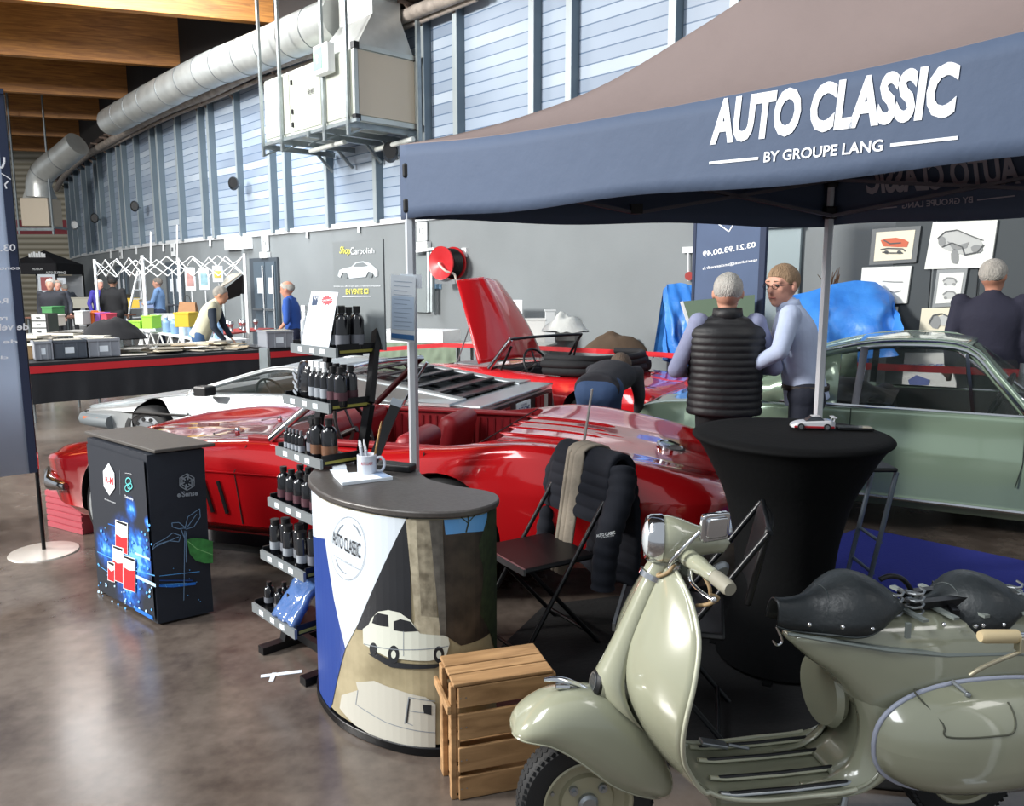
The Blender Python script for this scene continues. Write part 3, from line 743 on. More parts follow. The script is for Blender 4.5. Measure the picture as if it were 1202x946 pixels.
def art2(mb):
    mb.use(SKL); S.ppoly(mb, [(1101, 280), (1107, 273), (1122, 270), (1136, 275), (1150, 280), (1155, 289), (1145, 298), (1130, 299), (1112, 294), (1103, 289)], .006)
    mb.use(SKG); S.ppoly(mb, blob(1121, 301, 4.5, 9), .01); S.ppoly(mb, blob(1106, 283, 4.5, 6), .01); S.ppoly(mb, blob(1147, 292, 7, 5), .01); S.ppoly(mb, [(1112, 283), (1125, 288), (1138, 284), (1135, 291), (1120, 294)], .01)
    mb.use(SKD)
    for p in ([(1101, 280), (1110, 272), (1124, 270), (1138, 276), (1154, 282)], [(1106, 290), (1118, 285), (1130, 290), (1133, 300)], [(1133, 299), (1148, 296), (1155, 287)]): S.line(mb, p, .01, .014)
drawing('large_drawing', [(1095, 261), (1171, 258), (1163, 314), (1085, 316)], 'large unframed pencil drawing of an open vintage car on white board', art=art2)
def art3(mb):
    mb.use(SKG)
    for p in ([(1036, 330), (1050, 331), (1060, 331)], [(1040, 341), (1050, 343), (1058, 341)], [(1036, 345), (1044, 346)]): S.line(mb, p, .01, .008)
drawing('sketch_board', [(1012, 314), (1070, 312), (1064, 356), (1008, 358)], 'white board with faint pencil lines under the red car drawing', art=art3)
def art4(mb):
    for c in (330, 346):
        mb.use(SKL); S.ppoly(mb, blob(1115, c, 8, 5), .008); mb.use(SKG); S.line(mb, [(1107, c), (1112, c - 4), (1120, c - 3.5), (1123, c + 1)], .012, .012)
        for x in (1110, 1120): S.ppoly(mb, blob(x, c + 3.5, 1.8, 1.6), .012)
drawing('framed_drawing', [(1100, 316.5), (1136, 315), (1129, 359), (1094, 361)], 'grey framed drawing of two small cars one above the other', frame=pm('frame_silver', '#7d8386', .4), art=art4)
def art5(mb):
    mb.use(SKG); S.ppoly(mb, blob(1098, 378, 7, 8, seed=4), .008); mb.use(SKL); S.ppoly(mb, blob(1108, 376, 8, 6, seed=6), .006); mb.use(SKD); S.line(mb, [(1091, 380), (1096, 370), (1106, 368), (1115, 372)], .012, .012)
drawing('sketch_board', [(1082, 362), (1132, 360), (1128, 392), (1078, 394)], 'cream board with a smudged car sketch under the two car drawing', mount=CREAM, art=art5)
drawing('sketch_board', [(1042, 361), (1053, 360), (1050, 392), (1040, 394)], 'narrow white board beside the blue covered stall', mount=BOARD)
drawing('lower_poster', [(1062, 414), (1110, 414), (1128, 440), (1128, 500)][:2] + [(1126, 460), (1058, 460)], 'white poster with blue printing seen through the green car windows', art=lambda mb: (mb.use(pm('poster_blue', '#5b6aa5', .7)), S.text(mb, 'STAND OFF', [(1055, 431), (1108, 431), (1055, 427), (1108, 427)], .006, bold=.02), S.ppoly(mb, [(1066, 446), (1076, 440), (1092, 446), (1090, 452), (1068, 452)], .006)))

# ================================================================= FAR STALLS
def box_thing(name, x0, x1, yb, ht, z, depth, m, label, cat, Y=None, rz=0, parts=None, group=None):
    """box standing at height z whose front bottom edge runs from pixel (x0,yb) to (x1,yb)"""
    a = at(x0, yb, z=z); b = at(x1, yb, z=z) if Y is None else None
    w = (b - a).length; c = (a + b) / 2; rz = math.atan2(b.y - a.y, b.x - a.x)
    t = thing(name, label, cat, tuple(c), rz, group)
    mb = MB(m); mb.bx(-w / 2, w / 2, 0, depth, 0, ht); mb.build('body', t, world=False, bevel=.006)
    return t, w
CLOTHB = pm('black_tablecloth', '#24262b', .85, bump=(6, .4)); REDC = pm('red_cloth_band', '#c6212b', .7)
def cloth_table(x0, y0, x1, y1, depth, zb, label, legs=True, z=.75):
    a = at(x0, y0, z=z); b = at(x1, y1, z=z); w = (b - a).length; rz = math.atan2(b.y - a.y, b.x - a.x)
    t = thing('trestle_table', label, 'table', (a.x, a.y, 0), rz)
    mb = MB(BLACK); mb.bx(0, w, 0, depth, z - .03, z); mb.build('tabletop', t, world=False)
    for lx in (.3, w * .33, w * .66, w - .3):
        for ly in (.12, depth - .12):
            mb = MB(GALV); mb.cyl((lx, ly, 0), (lx, ly, z - .03), .018, seg=8); mb.build('leg', t, world=False, smooth=40)
        mb = MB(GALV); mb.cyl((lx, .12, .3), (lx, depth - .12, .3), .012, seg=6); mb.build('stretcher', t, world=False)
    return t, w
t, w1 = cloth_table(4, 428.5, 303, 411, 1.3, .25, 'long trestle table covered by a black cloth with a red band')
def fold(u): return .012 * math.sin(u * 9) + .008 * math.sin(u * 23)
def cloth(t, w, zb, z, band=True, name='black_cloth', label='black cloth with a red stripe hanging from the long trestle table'):
    M = WM[t.name]; mb = MB(CLOTHB); n = 60
    mb.M = M
    mb.grid(lambda i, j: (i * w, -.02 - fold(i * w) * (1 - j) * 1.2, zb + (z + .005 - zb) * j), n, 4)
    mb.grid(lambda i, j: (i * w, -.02 + j * .5, z + .004), n, 1)
    if band:
        mb.use(REDC); z0, z1_ = z - .125, z - .035
        mb.grid(lambda i, j: (i * w, -.034 - fold(i * w) * .1, z0 + (z1_ - z0) * j), n, 1)
    return mb.build(name, label=label, cat='tablecloth', smooth=60, fixn=False)
cloth(t, w1, .25, .75)
T1 = t
t2, w2 = cloth_table(316, 410, 425, 403.7, 1.1, .25, 'second black clothed trestle table behind the silver car'); cloth(t2, w2, .25, .75, label='black cloth with a red stripe on the table behind the silver car')
# crates on the near stall
CR1 = pm('crate_grey', '#8b9099', .55); CR2 = pm('crate_dark', '#4d5560', .55)
def crate(x0, x1, yb, z, h, d, m, label):
    a = at(x0, yb, z=z); b = at(x1, yb - (x1 - x0) * .05, z=z); w = (b - a).length; rz = math.atan2(b.y - a.y, b.x - a.x)
    t = thing('storage_crate', label, 'crate', tuple(a), rz)
    mb = MB(m); th = .012
    mb.bx(.01, w - .01, 0, th, .005, h); mb.bx(.01, w - .01, d - th, d, .005, h); mb.bx(.01, .01 + th, 0, d, .005, h); mb.bx(w - .01 - th, w - .01, 0, d, .005, h); mb.bx(.01, w - .01, 0, d, .005, .02)
    mb.build('body', t, world=False)
    mb = MB(m); mb.bx(0, w, -.015, .015, h - .03, h); mb.bx(0, w, d - .015, d + .015, h - .03, h); mb.bx(0, .02, 0, d, h - .03, h); mb.bx(w - .02, w, 0, d, h - .03, h)
    for fx in (.02, .3, .68, .95): mb.bx(w * fx, w * fx + .015, -.012, 0, .01, h - .03)
    mb.build('rim', t, world=False)
    mb = MB(PAPER); mb.bx(w * .35, w * .62, -.004, .001, h * .3, h * .62); mb.build('label_card', t, world=False)
    for q in range(5):
        mb = MB(pm('mag_%d' % (q % 3), ('#cfc6b2', '#b7b9b4', '#d9d7cf')[q % 3], .8)); mb.box((w * .5, d * (.2 + .14 * q), h * .55), (w * .8, .03, h * .9)); mb.build('folder', t, world=False)
    return t
ztt = .762
crate(41, 62.5, 423.5, ztt, .24, .38, CR1, 'light grey storage crate next to the blue banner on the near stall')
crate(63, 103, 422, ztt, .24, .38, CR2, 'dark grey storage crate between two lighter crates on the near stall')
crate(104, 142, 420, ztt, .24, .38, CR1, 'light grey storage crate right of the dark one on the near stall')
crate(313, 345, 409.5, ztt, .26, .4, CR1, 'grey storage crate in front of the man in the blue polo shirt')
# printed papers spread over the stall
rnd = random.Random(3)
PCOL = ['#d8cfbc', '#c9c4b8', '#e4e0d6', '#b9a88c', '#8f8a80', '#dcd9d2', '#a7a195', '#cabfa6']
pt = Vector((0, 0, 0)); M1 = WM[T1.name]
occ = 0
for i in range(46):
    fx = rnd.uniform(.47, .97); fy = rnd.uniform(.02, .9); lvl = ztt + .006 + (i % 6) * .014
    lx = fx * w1; ly = .15 + fy * .95
    t = thing('magazine', 'old printed magazine lying in the spread on the near stall', 'magazine', tuple(M1 @ Vector((lx, ly, lvl))), rnd.uniform(-.4, .9), 'magazines on the near stall')
    mb = MB(pm('print_%d' % (i % 8), PCOL[i % 8], .75)); mb.bx(-.16, .16, -.115, .115, 0, .012); mb.build('cover', t, world=False)
    mb = MB(pm('print_%d' % ((i + 3) % 8), PCOL[(i + 3) % 8], .75)); mb.bx(-.12, .08, -.085, .0, .012, .0135); mb.build('picture', t, world=False)
for i in range(12):
    lx = rnd.uniform(.03, .44) * w1; ly = .6 + rnd.uniform(0, .55)
    t = thing('magazine', 'magazine in the heap behind the grey storage crates', 'magazine', tuple(M1 @ Vector((lx, ly, ztt + .17 + (i % 4) * .03))), rnd.uniform(-.5, .5), 'magazines behind the crates')
    mb = MB(pm('print_%d' % ((i * 3) % 8), PCOL[(i * 3) % 8], .75)); mb.bx(-.22, .22, -.15, .15, 0, .03); mb.build('cover', t, world=False)
mb = MB(pm('cardboard', '#a98a63', .85)); mb.M = M1; mb.bx(.1, .44 * w1, .5, 1.2, ztt, ztt + .165); mb.build('cardboard_tray', label='low cardboard tray behind the grey storage crates', cat='box')
# cream plastic strips / black coat heap
def heap(name, pix_c, z, rx, ry, rz_, m, label, cat, seed=1, Yk=None):
    c = at(*pix_c, z=z) if Yk is None else at(*pix_c, Y=Yk)
    mb = MB(m)
    def fn(i, j):
        a = 2 * PI * i; r = j
        h = (1 - r ** 2.2) * rz_ * (1 + .35 * noise.noise(Vector((math.cos(a) * r * 2 + seed, math.sin(a) * r * 2, seed)))) + .0
        x = math.cos(a) * r * rx * (1 + .2 * noise.noise(Vector((math.cos(a) * 1.5, math.sin(a) * 1.5, seed * 2.)))); y = math.sin(a) * r * ry
        return c + Vector((x, y, max(h, 0) + .04 * noise.noise(Vector((x * 9, y * 9, seed)))))
    mb.grid(fn, 28, 8)
    mb.grid(lambda i, j: c + Vector((math.cos(2 * PI * i) * rx * .98 * j, math.sin(2 * PI * i) * ry * .98 * j, -.004)), 28, 1)
    return mb.build(name, label=label, cat=cat, smooth=80)
heap('black_coat', (132, 397), .96, .5, .35, .27, pm('black_cloth', '#1c1d22', .9), 'black coat thrown in a heap behind the crates', 'coat', 3)

def table(name, x0, y0, x1, y1, depth, z, m, label, truss=False, legm=None):
    a = at(x0, y0, z=z); b = at(x1, y1, z=z); w = (b - a).length; rz = math.atan2(b.y - a.y, b.x - a.x)
    t = thing(name, label, 'table', (a.x, a.y, 0), rz); legm = legm or GALV
    mb = MB(m); mb.bx(0, w, 0, depth, z - .03, z); mb.build('tabletop', t, world=False)
    for lx in (.12, w / 2, w - .12):
        for ly in (.06, depth - .06):
            mb = MB(legm); mb.bx(lx - .02, lx + .02, ly - .02, ly + .02, 0, z - .03); mb.build('leg', t, world=False)
    if truss:
        mb = MB(legm); n = 7
        mb.bx(0, w, .02, .05, z - .34, z - .31)
        for i in range(n):
            p, q = w * i / n, w * (i + 1) / n
            mb.bar((p, .035, z - .32), ((p + q) / 2, .035, z - .04), .022); mb.bar(((p + q) / 2, .035, z - .04), (q, .035, z - .32), .022)
        mb.build('truss', t, world=False)
    return t, w, WM[t.name]
WT, wl_, MT = table('folding_table', 160, 386, 243, 400, .7, .78, WHITE, 'white folding trestle table with rows of blue bottles', truss=True, legm=WHITE)
BB = pm('blue_plastic', '#7ea0c4', .4); BB2 = pm('pale_plastic', '#b9c9d4', .4)
for i in range(12):
    lx = wl_ * (.28 + i * .058); ly = .12 + (i % 2) * .2
    t = thing('plastic_bottle', 'pale blue plastic bottle in the row on the white folding table', 'bottle', tuple(MT @ Vector((lx, ly, .78))), 0, 'bottles on the white folding table')
    mb = MB(BB if i % 3 else BB2); mb.lathe([(.001, 0), (.07, 0), (.075, .03), (.075, .2), (.03, .25), (.03, .29), (.001, .29)], seg=12); mb.build('body', t, world=False, smooth=40)
    mb = MB(WHITE); mb.lathe([(.001, .29), (.036, .29), (.036, .33), (.001, .33)], seg=10); mb.build('cap', t, world=False)
def obox(x0, x1, yb, ht, z, d, col, label, cat='box', name='cardboard_box', lid=None):
    a = at(x0, yb, z=z); b = at(x1, yb, z=z); w = (b - a).length
    t = thing(name, label, cat, tuple((a + b) / 2)); mb = MB(pm('c_' + col[1:], col, .65)); ht *= .8; mb.bx(-w / 2, w / 2, 0, d, 0, ht); mb.build('body', t, world=False, bevel=.008)
    mb = MB(pm('c_' + (lid or col)[1:], lid or col, .6)); mb.bx(-w / 2 - .01, w / 2 + .01, -.01, d + .01, ht, ht + .03); mb.build('lid', t, world=False, bevel=.005)
    return t
B2, wb, MBk = table('folding_table', 52, 396, 150, 387.6, 1.1, .85, pm('table_grey', '#8b8a86', .7), 'grey table full of small boxes behind the near stall')
B3, wc, MBc = table('folding_table', 64, 373, 160, 368.7, 1.1, .9, pm('table_brown', '#6f4a3c', .7), 'brown table further back behind the boxes')
obox(205, 222, 384, .27, .98, .4, '#d6b32c', 'yellow folded plastic box on the white folding table', name='plastic_box')
obox(150, 165, 386, .15, .86, .4, '#8fc93a', 'wide lime green box behind the black coat', name='plastic_box')
obox(167, 179, 386, .27, .86, .4, '#9ad83f', 'tall lime green box right of the wide one', name='plastic_box')
obox(100, 104, 380, .28, .9, .4, '#d7882c', 'orange box at the left of the coloured box row'); obox(105, 111, 380, .25, .9, .4, '#d9692e', 'deep orange box second in the coloured row')
obox(112, 118, 380, .24, .9, .4, '#8a4fa8', 'purple box in the coloured box row'); obox(119, 126, 380, .22, .9, .4, '#c93a55', 'crimson box at the right of the coloured box row')
obox(88, 98, 381, .3, .9, .3, '#b9bcbc', 'pale grey box left of the orange boxes'); obox(58, 66, 383, .25, .86, .35, '#d8d6cf', 'off white box beside the blue banner')
obox(84, 114, 362, .38, .95, .5, '#9c9a8e', 'long pale crate on the brown table'); obox(50, 62, 376, .34, .9, .5, '#3f7f4a', 'green crate on the far left table')
obox(148, 164, 362, .35, .95, .5, '#d4b33e', 'yellow tray on the far table'); obox(164, 184, 362, .25, .95, .5, '#7d8fb8', 'blue tray on the far table')
obox(133, 147, 362, .5, .95, .5, '#5a5853', 'dark crate behind the man in black')
wbx_ = obox(178, 203, 392, .62, .4, .3, '#d9dcda', 'large white polystyrene case on the left'); obox(204, 232, 392, .6, .4, .3, '#cfd2cf', 'large white polystyrene case on the right')
# drawer unit
t = thing('drawer_unit', 'small black drawer unit with clear drawers beside the banner', 'drawer unit', tuple(at(47, 394, z=.86)))
mb = MB(BLACK); mb.bx(-.13, .15, 0, .3, 0, .36); mb.build('case', t, world=False)
for q in range(3):
    mb = MB(pm('clear_drawer', '#c8cccc', .3)); mb.bx(-.11, .12, -.012, .02, .02 + q * .115, .115 + q * .115); dd = mb.build('drawer', t, world=False)
    mb = MB(BLACK); mb.bx(-.03, .03, -.03, -.01, .06 + q * .115, .075 + q * .115); mb.build('handle', dd, world=False)
# red tray of small parts, parts in chrome, brown bag
t3, w3, M3 = table('folding_table', 262, 392, 322, 385, .7, .78, pm('table_red', '#a3332f', .6), 'narrow table with a red cloth in front of the grey double door')
for i in range(7):
    p = M3 @ Vector((w3 * (.08 + .12 * i), .2 + .2 * (i % 2), .78)); t = thing('model_car_part', 'small chrome part standing on the red clothed table', 'car part', tuple(p), 0, 'chrome parts on the red table')
    mb = MB(CHROME if i % 2 else STEEL); mb.lathe([(.001, 0), (.05, 0), (.03, .04), (.03, .1), (.06, .15), (.05, .2), (.001, .22)], seg=12); mb.build('body', t, world=False, smooth=40)
def bag(x0, x1, yb, z, h, col, lab):
    a = at(x0, yb, z=z); b = at(x1, yb, z=z); w = (b - a).length; t = thing('paper_bag', lab, 'bag', tuple((a + b) / 2))
    mb = MB(pm('bag_' + col[1:], col, .8, bump=(8, .4))); mb.loft([[(-w / 2, 0, 0), (w / 2, 0, 0), (w / 2, .25, 0), (-w / 2, .25, 0)], [(-w / 2, .02, h * .5), (w / 2, .02, h * .5), (w / 2, .23, h * .5), (-w / 2, .23, h * .5)], [(-w / 2 + .03, .08, h), (w / 2 - .02, .08, h * .96), (w / 2 - .02, .16, h * .96), (-w / 2 + .03, .16, h)]]); mb.build('body', t, world=False)
    mb = MB(BLACK); mb.tube(cr([(-w * .2, .1, h * .95), (-w * .1, .1, h * 1.2), (w * .1, .1, h * 1.2), (w * .2, .1, h * .95)], 5), .008, 6); mb.build('handle', t, world=False)
bag(209, 230, 385, .78, .55, '#9c7350', 'brown paper bag on the table behind the blue bottles')
# pop-up tent frame
def ppt(x, y, z): return at(x, y, z=z)
fz = 2.28
A_, B4, C_, D_ = [at(x, y, Y=Y) for x, y, Y in ((111, 307, 19.4), (137.5, 304, 18.2), (167, 302.5, 16.6), (287, 303, 15.6))]
Ee = A_ + (D_ - C_)
t = thing('tent_frame', 'bare white folding tent frame standing over the far stalls', 'tent frame', (C_.x, C_.y, 0))
for p in (A_, C_, D_, Ee):
    mb = MB(WHITE); mb.bx(p.x - .025, p.x + .025, p.y - .025, p.y + .025, 0, fz); mb.build('leg', t)
def truss(t, p, q, n, z0, z1, m=WHITE, w=.021, nm='scissor_truss'):
    mb = MB(m)
    for i in range(n):
        a = p.lerp(q, i / n); b = p.lerp(q, (i + 1) / n)
        mb.bar((a.x, a.y, z0), (b.x, b.y, z1), w, w * .6); mb.bar((a.x, a.y, z1), (b.x, b.y, z0), w, w * .6)
    return mb.build(nm, t)
for p, q in ((A_, C_), (C_, D_), (D_, Ee), (Ee, A_)): truss(t, p, q, 4, fz - .42, fz - .03)
# far black tent
ft = thing('black_tent', 'small black pop up tent with white emblem at the far end of the hall', 'tent', (0, 0, 0))
ap = at(52, 294, Y=31); cz = at(60, 322, Y=31).z; ct = at(60, 309, Y=30).z
ft.location = (ap.x, ap.y, 0); WM[ft.name] = Matrix.Translation((ap.x, ap.y, 0))
TB = pm('tent_black', '#1d1d22', .8); hw = .92
mb = MB(TB); co = [ap + Vector((a * hw, b * hw, 0)) for a, b in ((-1, -1), (1, -1), (1, 1), (-1, 1))]
co = [Vector((p.x, p.y, ct)) for p in co]
mb.add([ap] + co + [Vector((p.x, p.y, cz)) for p in co], [(0, 1, 2), (0, 2, 3), (0, 3, 4), (0, 4, 1)] + [(1 + i, 1 + (i + 1) % 4, 5 + (i + 1) % 4, 5 + i) for i in range(4)]); mb.build('canopy', ft, solid=.01)
for p in co: mb = MB(BLACKM); mb.bar((p.x, p.y, 0), (p.x, p.y, ct), .06); mb.build('leg', ft)
TS = VS([(co[0].x, co[0].y - .03), (co[1].x, co[1].y - .03)], 1)
mb = MB(WHITE); TS.text(mb, 'AUTO-DE-FRANCE', [(54, 321.5), (78, 321.5), (54, 318.5), (78, 318.5)], .01, bold=.01); TS.text(mb, 'MUSEUM', [(38, 317), (50, 317), (38, 314.5), (50, 314.5)], .01); mb.build('lettering', ft)
mb = MB(WHITE); sl = Vector((0, -hw, ct - ap.z)).normalized(); base = ap + sl * .55
for sx in (-1, 1):
    for q in range(3): mb.box(base + Vector((sx * (.1 + q * .09), -.02 - q * .0, .05)), (.07, .02, .3 - q * .07), rz=0)
mb.box(base + Vector((0, -.02, .05)), (.1, .02, .2)); mb.build('emblem', ft)
mb = MB(pm('white_panel', '#d6dade', .7)); mb.bx(co[0].x, co[1].x, co[2].y - .05, co[2].y, 0, cz - .05); mb.build('side_wall', ft)
for i, (x0, x1, y0, y1, c, lab) in enumerate(((44, 66, 322, 344, '#b3696a', 'poster with a red picture inside the far black tent'), (67, 78, 326, 342, '#c9cdd2', 'pale poster inside the far black tent'))):
    a = at(x0, y0, Y=30); b = at(x1, y1, Y=30); t = thing('poster', lab, 'poster', (a.x, a.y, b.z)); mb = MB(PAPER); mb.bx(a.x, b.x, a.y, a.y + .03, b.z, a.z); mb.build('sheet', t); mb = MB(pm('c_' + c[1:], c, .7)); mb.bx(a.x + .1, b.x - .1, a.y - .01, a.y, b.z + .1, a.z - .1); mb.build('picture', t)
# posters leaning near the second door
for x0, x1, y0, y1, c, lab in ((216.5, 230, 314, 341, '#b48a86', 'framed pinkish poster right of the second door'), (233, 246, 315, 340, '#8fb4bf', 'pale blue poster between the pink and yellow ones'), (249, 262, 312, 331, '#d8c25a', 'yellow poster at the right of the poster row')):
    a = at(x0, y0, Y=19.4); b = at(x1, y1, Y=19.4); t = thing('poster', lab, 'poster', (a.x, a.y, b.z)); mb = MB(PAPER); mb.bx(a.x, b.x, a.y, a.y + .03, b.z, a.z); mb.build('sheet', t, bevel=.004); mb = MB(pm('c_' + c[1:], c, .7, var=(5, .4))); w = b.x - a.x; mb.bx(a.x + w * .15, b.x - w * .15, a.y - .01, a.y, b.z + .1, a.z - .12); mb.build('picture', t)
    mb = MB(STEEL); mb.bar((a.x + w / 2, a.y + .06, 0), (a.x + w / 2, a.y + .06, a.z), .03); mb.bar((a.x + w / 2 - .25, a.y + .06, .02), (a.x + w / 2 + .25, a.y + .06, .02), .04); mb.build('stand', t)
# slanted display
t = thing('slanted_display', 'open slanted display case with a dark underside by the yellow poster', 'display', (0, 0, 0)); c = at(272, 372, z=.0 + .8); t.location = (c.x, c.y, 0); WM[t.name] = Matrix.Translation((c.x, c.y, 0))
q = [at(262, 341, Y=17), at(285, 322, Y=16.8), at(284, 345, Y=17.4), at(266, 352, Y=17.4)]
mb = MB(pm('display_dark', '#1f2226', .8)); mb.add([p for p in q] + [p + Vector((0, .15, 0)) for p in q], [(0, 1, 2, 3), (7, 6, 5, 4), (0, 4, 5, 1), (1, 5, 6, 2), (2, 6, 7, 3), (3, 7, 4, 0)]); mb.build('lid', t)
mb = MB(pm('print_lid', '#b9b4a6', .6, var=(7, .5))); mb.loft([[q[0] + Vector((-.05, -.1, .02)), q[0] + Vector((-.05, -.05, .05))], [q[1] + Vector((0, -.1, .03)), q[1] + Vector((0, -.05, .06))]], close=False); 
mb.add([at(258, 338, Y=16.5), at(272, 330, Y=16.5), at(284, 321, Y=16.5), at(268, 322, Y=16.6)], [(0, 1, 2, 3)]); mb.build('picture_panel', t, solid=.02)
for a in (at(262, 345, Y=17), at(284, 345, Y=17.2)): mb = MB(GALV); mb.bar((a.x, a.y, 0), (a.x, a.y, a.z), .04); mb.build('leg', t)
# ladder
t = thing('step_ladder', 'white step ladder leaning open beside the man in black', 'ladder', tuple(at(160, 352, Y=22)))
b0, b1, tp = at(155, 350, Y=22), at(166, 350, Y=22.3), at(162, 318, Y=22)
z0 = .0
for b in (b0, b1):
    mb = MB(WHITE); g_ = Vector((b.x, b.y, 0)) ; g_ = tp + (b - tp) * (tp.z / (tp.z - b.z)); mb.bar(g_, tp, .07, .04); mb.build('rail', t)
for k_ in range(7):
    f_ = (k_ + 1) / 8; 
    a = tp + (b0 - tp) * f_ * (tp.z / (tp.z - b0.z)); b = tp + (b1 - tp) * f_ * (tp.z / (tp.z - b1.z)); mb = MB(WHITE); mb.bar(a, b, .05, .03); mb.build('rung', t)

# objects behind the red car with the raised bonnet
SHB = pm('cover_green', '#7f8f7c', .9, bump=(5, .6))
t5, w5, M5 = table('folding_table', 440, 401, 640, 406, .7, .8, pm('table_white', '#d7d8d4', .6), 'white topped table behind the raised red bonnet')
M5 = WM[t5.name]
mb = MB(WHITE); mb.M = M5; mb.bx(0, w5 * .42, -.03, .7, .8, .98); mb.build('white_case', label='long low white case on the table right of the tent pole', cat='case')
mb = MB(SHB); mb.M = M5; mb.grid(lambda i, j: (i * w5 * .5, -.05 - .04 * noise.noise(Vector((i * 14, j * 4, 0))), .35 + .44 * j), 40, 8); mb.build('green_dust_sheet', label='crumpled green dust sheet hanging under the white case', cat='sheet', smooth=80, fixn=False)
obox(612, 640, 402, .42, .8, .4, '#d7d8d6', 'white carton right of the raised bonnet', name='carton'); obox(640, 652, 402, .6, .8, .14, '#c7ccce', 'tall grey carton beside the white carton', name='carton')
obox(596, 612, 401, .5, .8, .3, '#b59a78', 'brown cardboard carton just behind the raised bonnet', name='carton')
obox(654, 684, 400, .3, .8, .4, '#a9aaa6', 'flat grey carton under the wrapped parcel', name='carton')
heap('wrapped_parcel', (664, 389), 1.1, .32, .2, .22, pm('plastic_wrap', '#c9ccc9', .4, bump=(7, .8)), 'shiny parcel in clear wrap on top of the cartons', 'parcel', 5)
heap('brown_blanket', (722, 412), .72, .5, .2, .26, pm('blanket', '#5a4a3c', .95, bump=(6, .8)), 'brown blanket heaped behind the black folded soft top', 'blanket', 8)
q = wp(600, 352, .5); q2 = wp(612, 400, .5)
mb = MB(PAPER); S = WO(.55); S.poly(mb, S.pts([(583, 352), (613, 352), (613, 392), (583, 392)]), 0); mb.use(pm('c_ora', '#d8843a', .7)); S.text(mb, 'SALE HERE', [(586, 359), (606, 359), (586, 355), (606, 355)], .01, bold=.02); mb.use(SKR); S.ppoly(mb, blob(604, 367, 6, 5), .01); mb.build('cardboard_poster', label='white poster with orange lettering behind the raised bonnet', cat='poster', solid=.008)

# blue tarpaulins
TARP = pm('blue_tarpaulin', '#4590e4', .4, bump=(6, 1.), var=(3, '#2f74cc'))
def tarp(name, cols, label, Y0, Y1):
    """cols: list of (x, ytop, ybottom) pixels from left to right"""
    n = len(cols) - 1; mb = MB(TARP)
    def colp(i, j):
        f = i * n; k_ = min(int(f), n - 1); f -= k_; a, b = cols[k_], cols[k_ + 1]
        x = a[0] + (b[0] - a[0]) * f; yt = a[1] + (b[1] - a[1]) * f; yb = a[2] + (b[2] - a[2]) * f
        Y = Y0 + (Y1 - Y0) * i
        top = at(x, yt, Y=Y + .35); bot = at(x, yb, Y=Y)
        if j < .25:  # back half of the cover
            return top + Vector((0, .6 * (1 - j * 4) , -.9 * (1 - j * 4)))
        jj = (j - .25) / .75; p = top.lerp(bot, jj); w = .09 * math.sin(i * 17 + 3 * math.sin(jj * 3)) * jj + .05 * noise.noise(Vector((i * 9, jj * 5, Y0)))
        return p + Vector((w * .4, -w - .12 * math.sin(jj * PI), 0))
    mb.grid(colp, 48, 20); return mb.build(name, label=label, cat='tarpaulin', smooth=80, fixn=False)
tarp('blue_tarpaulin', [(778, 342, 420), (783, 334, 424), (800, 332, 430), (812, 335, 430), (821, 340, 430)], 'blue tarpaulin draped over a tall stand left of the two men', 9.5, 9.3)
tarp('blue_tarpaulin', [(918, 352, 420), (930, 347, 420), (950, 342, 425), (975, 334, 425), (1005, 329, 425), (1030, 331, 420), (1046, 345, 415), (1048, 352, 412)], 'blue tarpaulin covering the stall behind the green car', 7.9, 7.6)
def tarp_prop(px, Y, zt, lab):
    c = at(px, 400, Y=Y); t = thing('covered_rack', lab, 'rack', (c.x, c.y, 0)); mb = MB(STEEL); mb.bx(-.25, .25, -.12, .12, zt - .05, zt); mb.build('top_rail', t, world=False)
    for sx in (-.22, .22):
        mb = MB(STEEL); mb.bx(sx - .02, sx + .02, -.02, .02, 0, zt - .05); mb.build('leg', t, world=False)
tarp_prop(806, 9.9, 1.6, 'steel rack hidden under the left blue tarpaulin'); tarp_prop(1000, 8.25, 1.62, 'steel rack under the blue tarpaulin behind the green car')
# dried plant behind the right pole
t = thing('dried_bouquet', 'dried twigs standing on the tarpaulin right of the tent pole', 'plant', tuple(at(974, 335, Y=8.6))); mb = MB(pm('twig', '#7b5a44', .9)); rnd = random.Random(5); b = at(975, 345, Y=8.6)
for k_ in range(14):
    v = Vector((rnd.uniform(-.13, .13), rnd.uniform(-.06, .06), rnd.uniform(.16, .3))); mb.tube([b, b + v * .6, b + v + Vector((rnd.uniform(-.04, .04), 0, 0))], [.008, .006, .003], 5)
mb.build('twigs', t)
mb = MB(pm('pot', '#6b4c3e', .8)); mb.lathe([(.001, -.32), (.06, -.32), (.09, -.02), (.001, -.02)], c=b, seg=14); mb.build('vase', t, smooth=40)
# green tinted board behind the vest man
t = thing('green_board', 'flat olive green board held upright beyond the two men', 'board', tuple(at(842, 440, Y=8.2)))
q = [at(800, 354, Y=8.3), at(886, 346, Y=8.1), at(884, 440, Y=8.1), at(828, 440, Y=8.3)]; mb = MB(pm('olive_board', '#5f7260', .5)); mb.add(q + [p + Vector((0, .03, 0)) for p in q], [(0, 1, 2, 3), (7, 6, 5, 4), (0, 4, 5, 1), (1, 5, 6, 2), (2, 6, 7, 3), (3, 7, 4, 0)]); mb.build('board', t)
mb = MB(WHITE); mb.bar(q[0], q[3], .02, .03); mb.build('edge_trim', t)
mb = MB(STEEL); c = (q[2] + q[3]) / 2; mb.bar((c.x, c.y + .1, 0), (c.x, c.y + .1, c.z + .1), .04); mb.build('post', t)

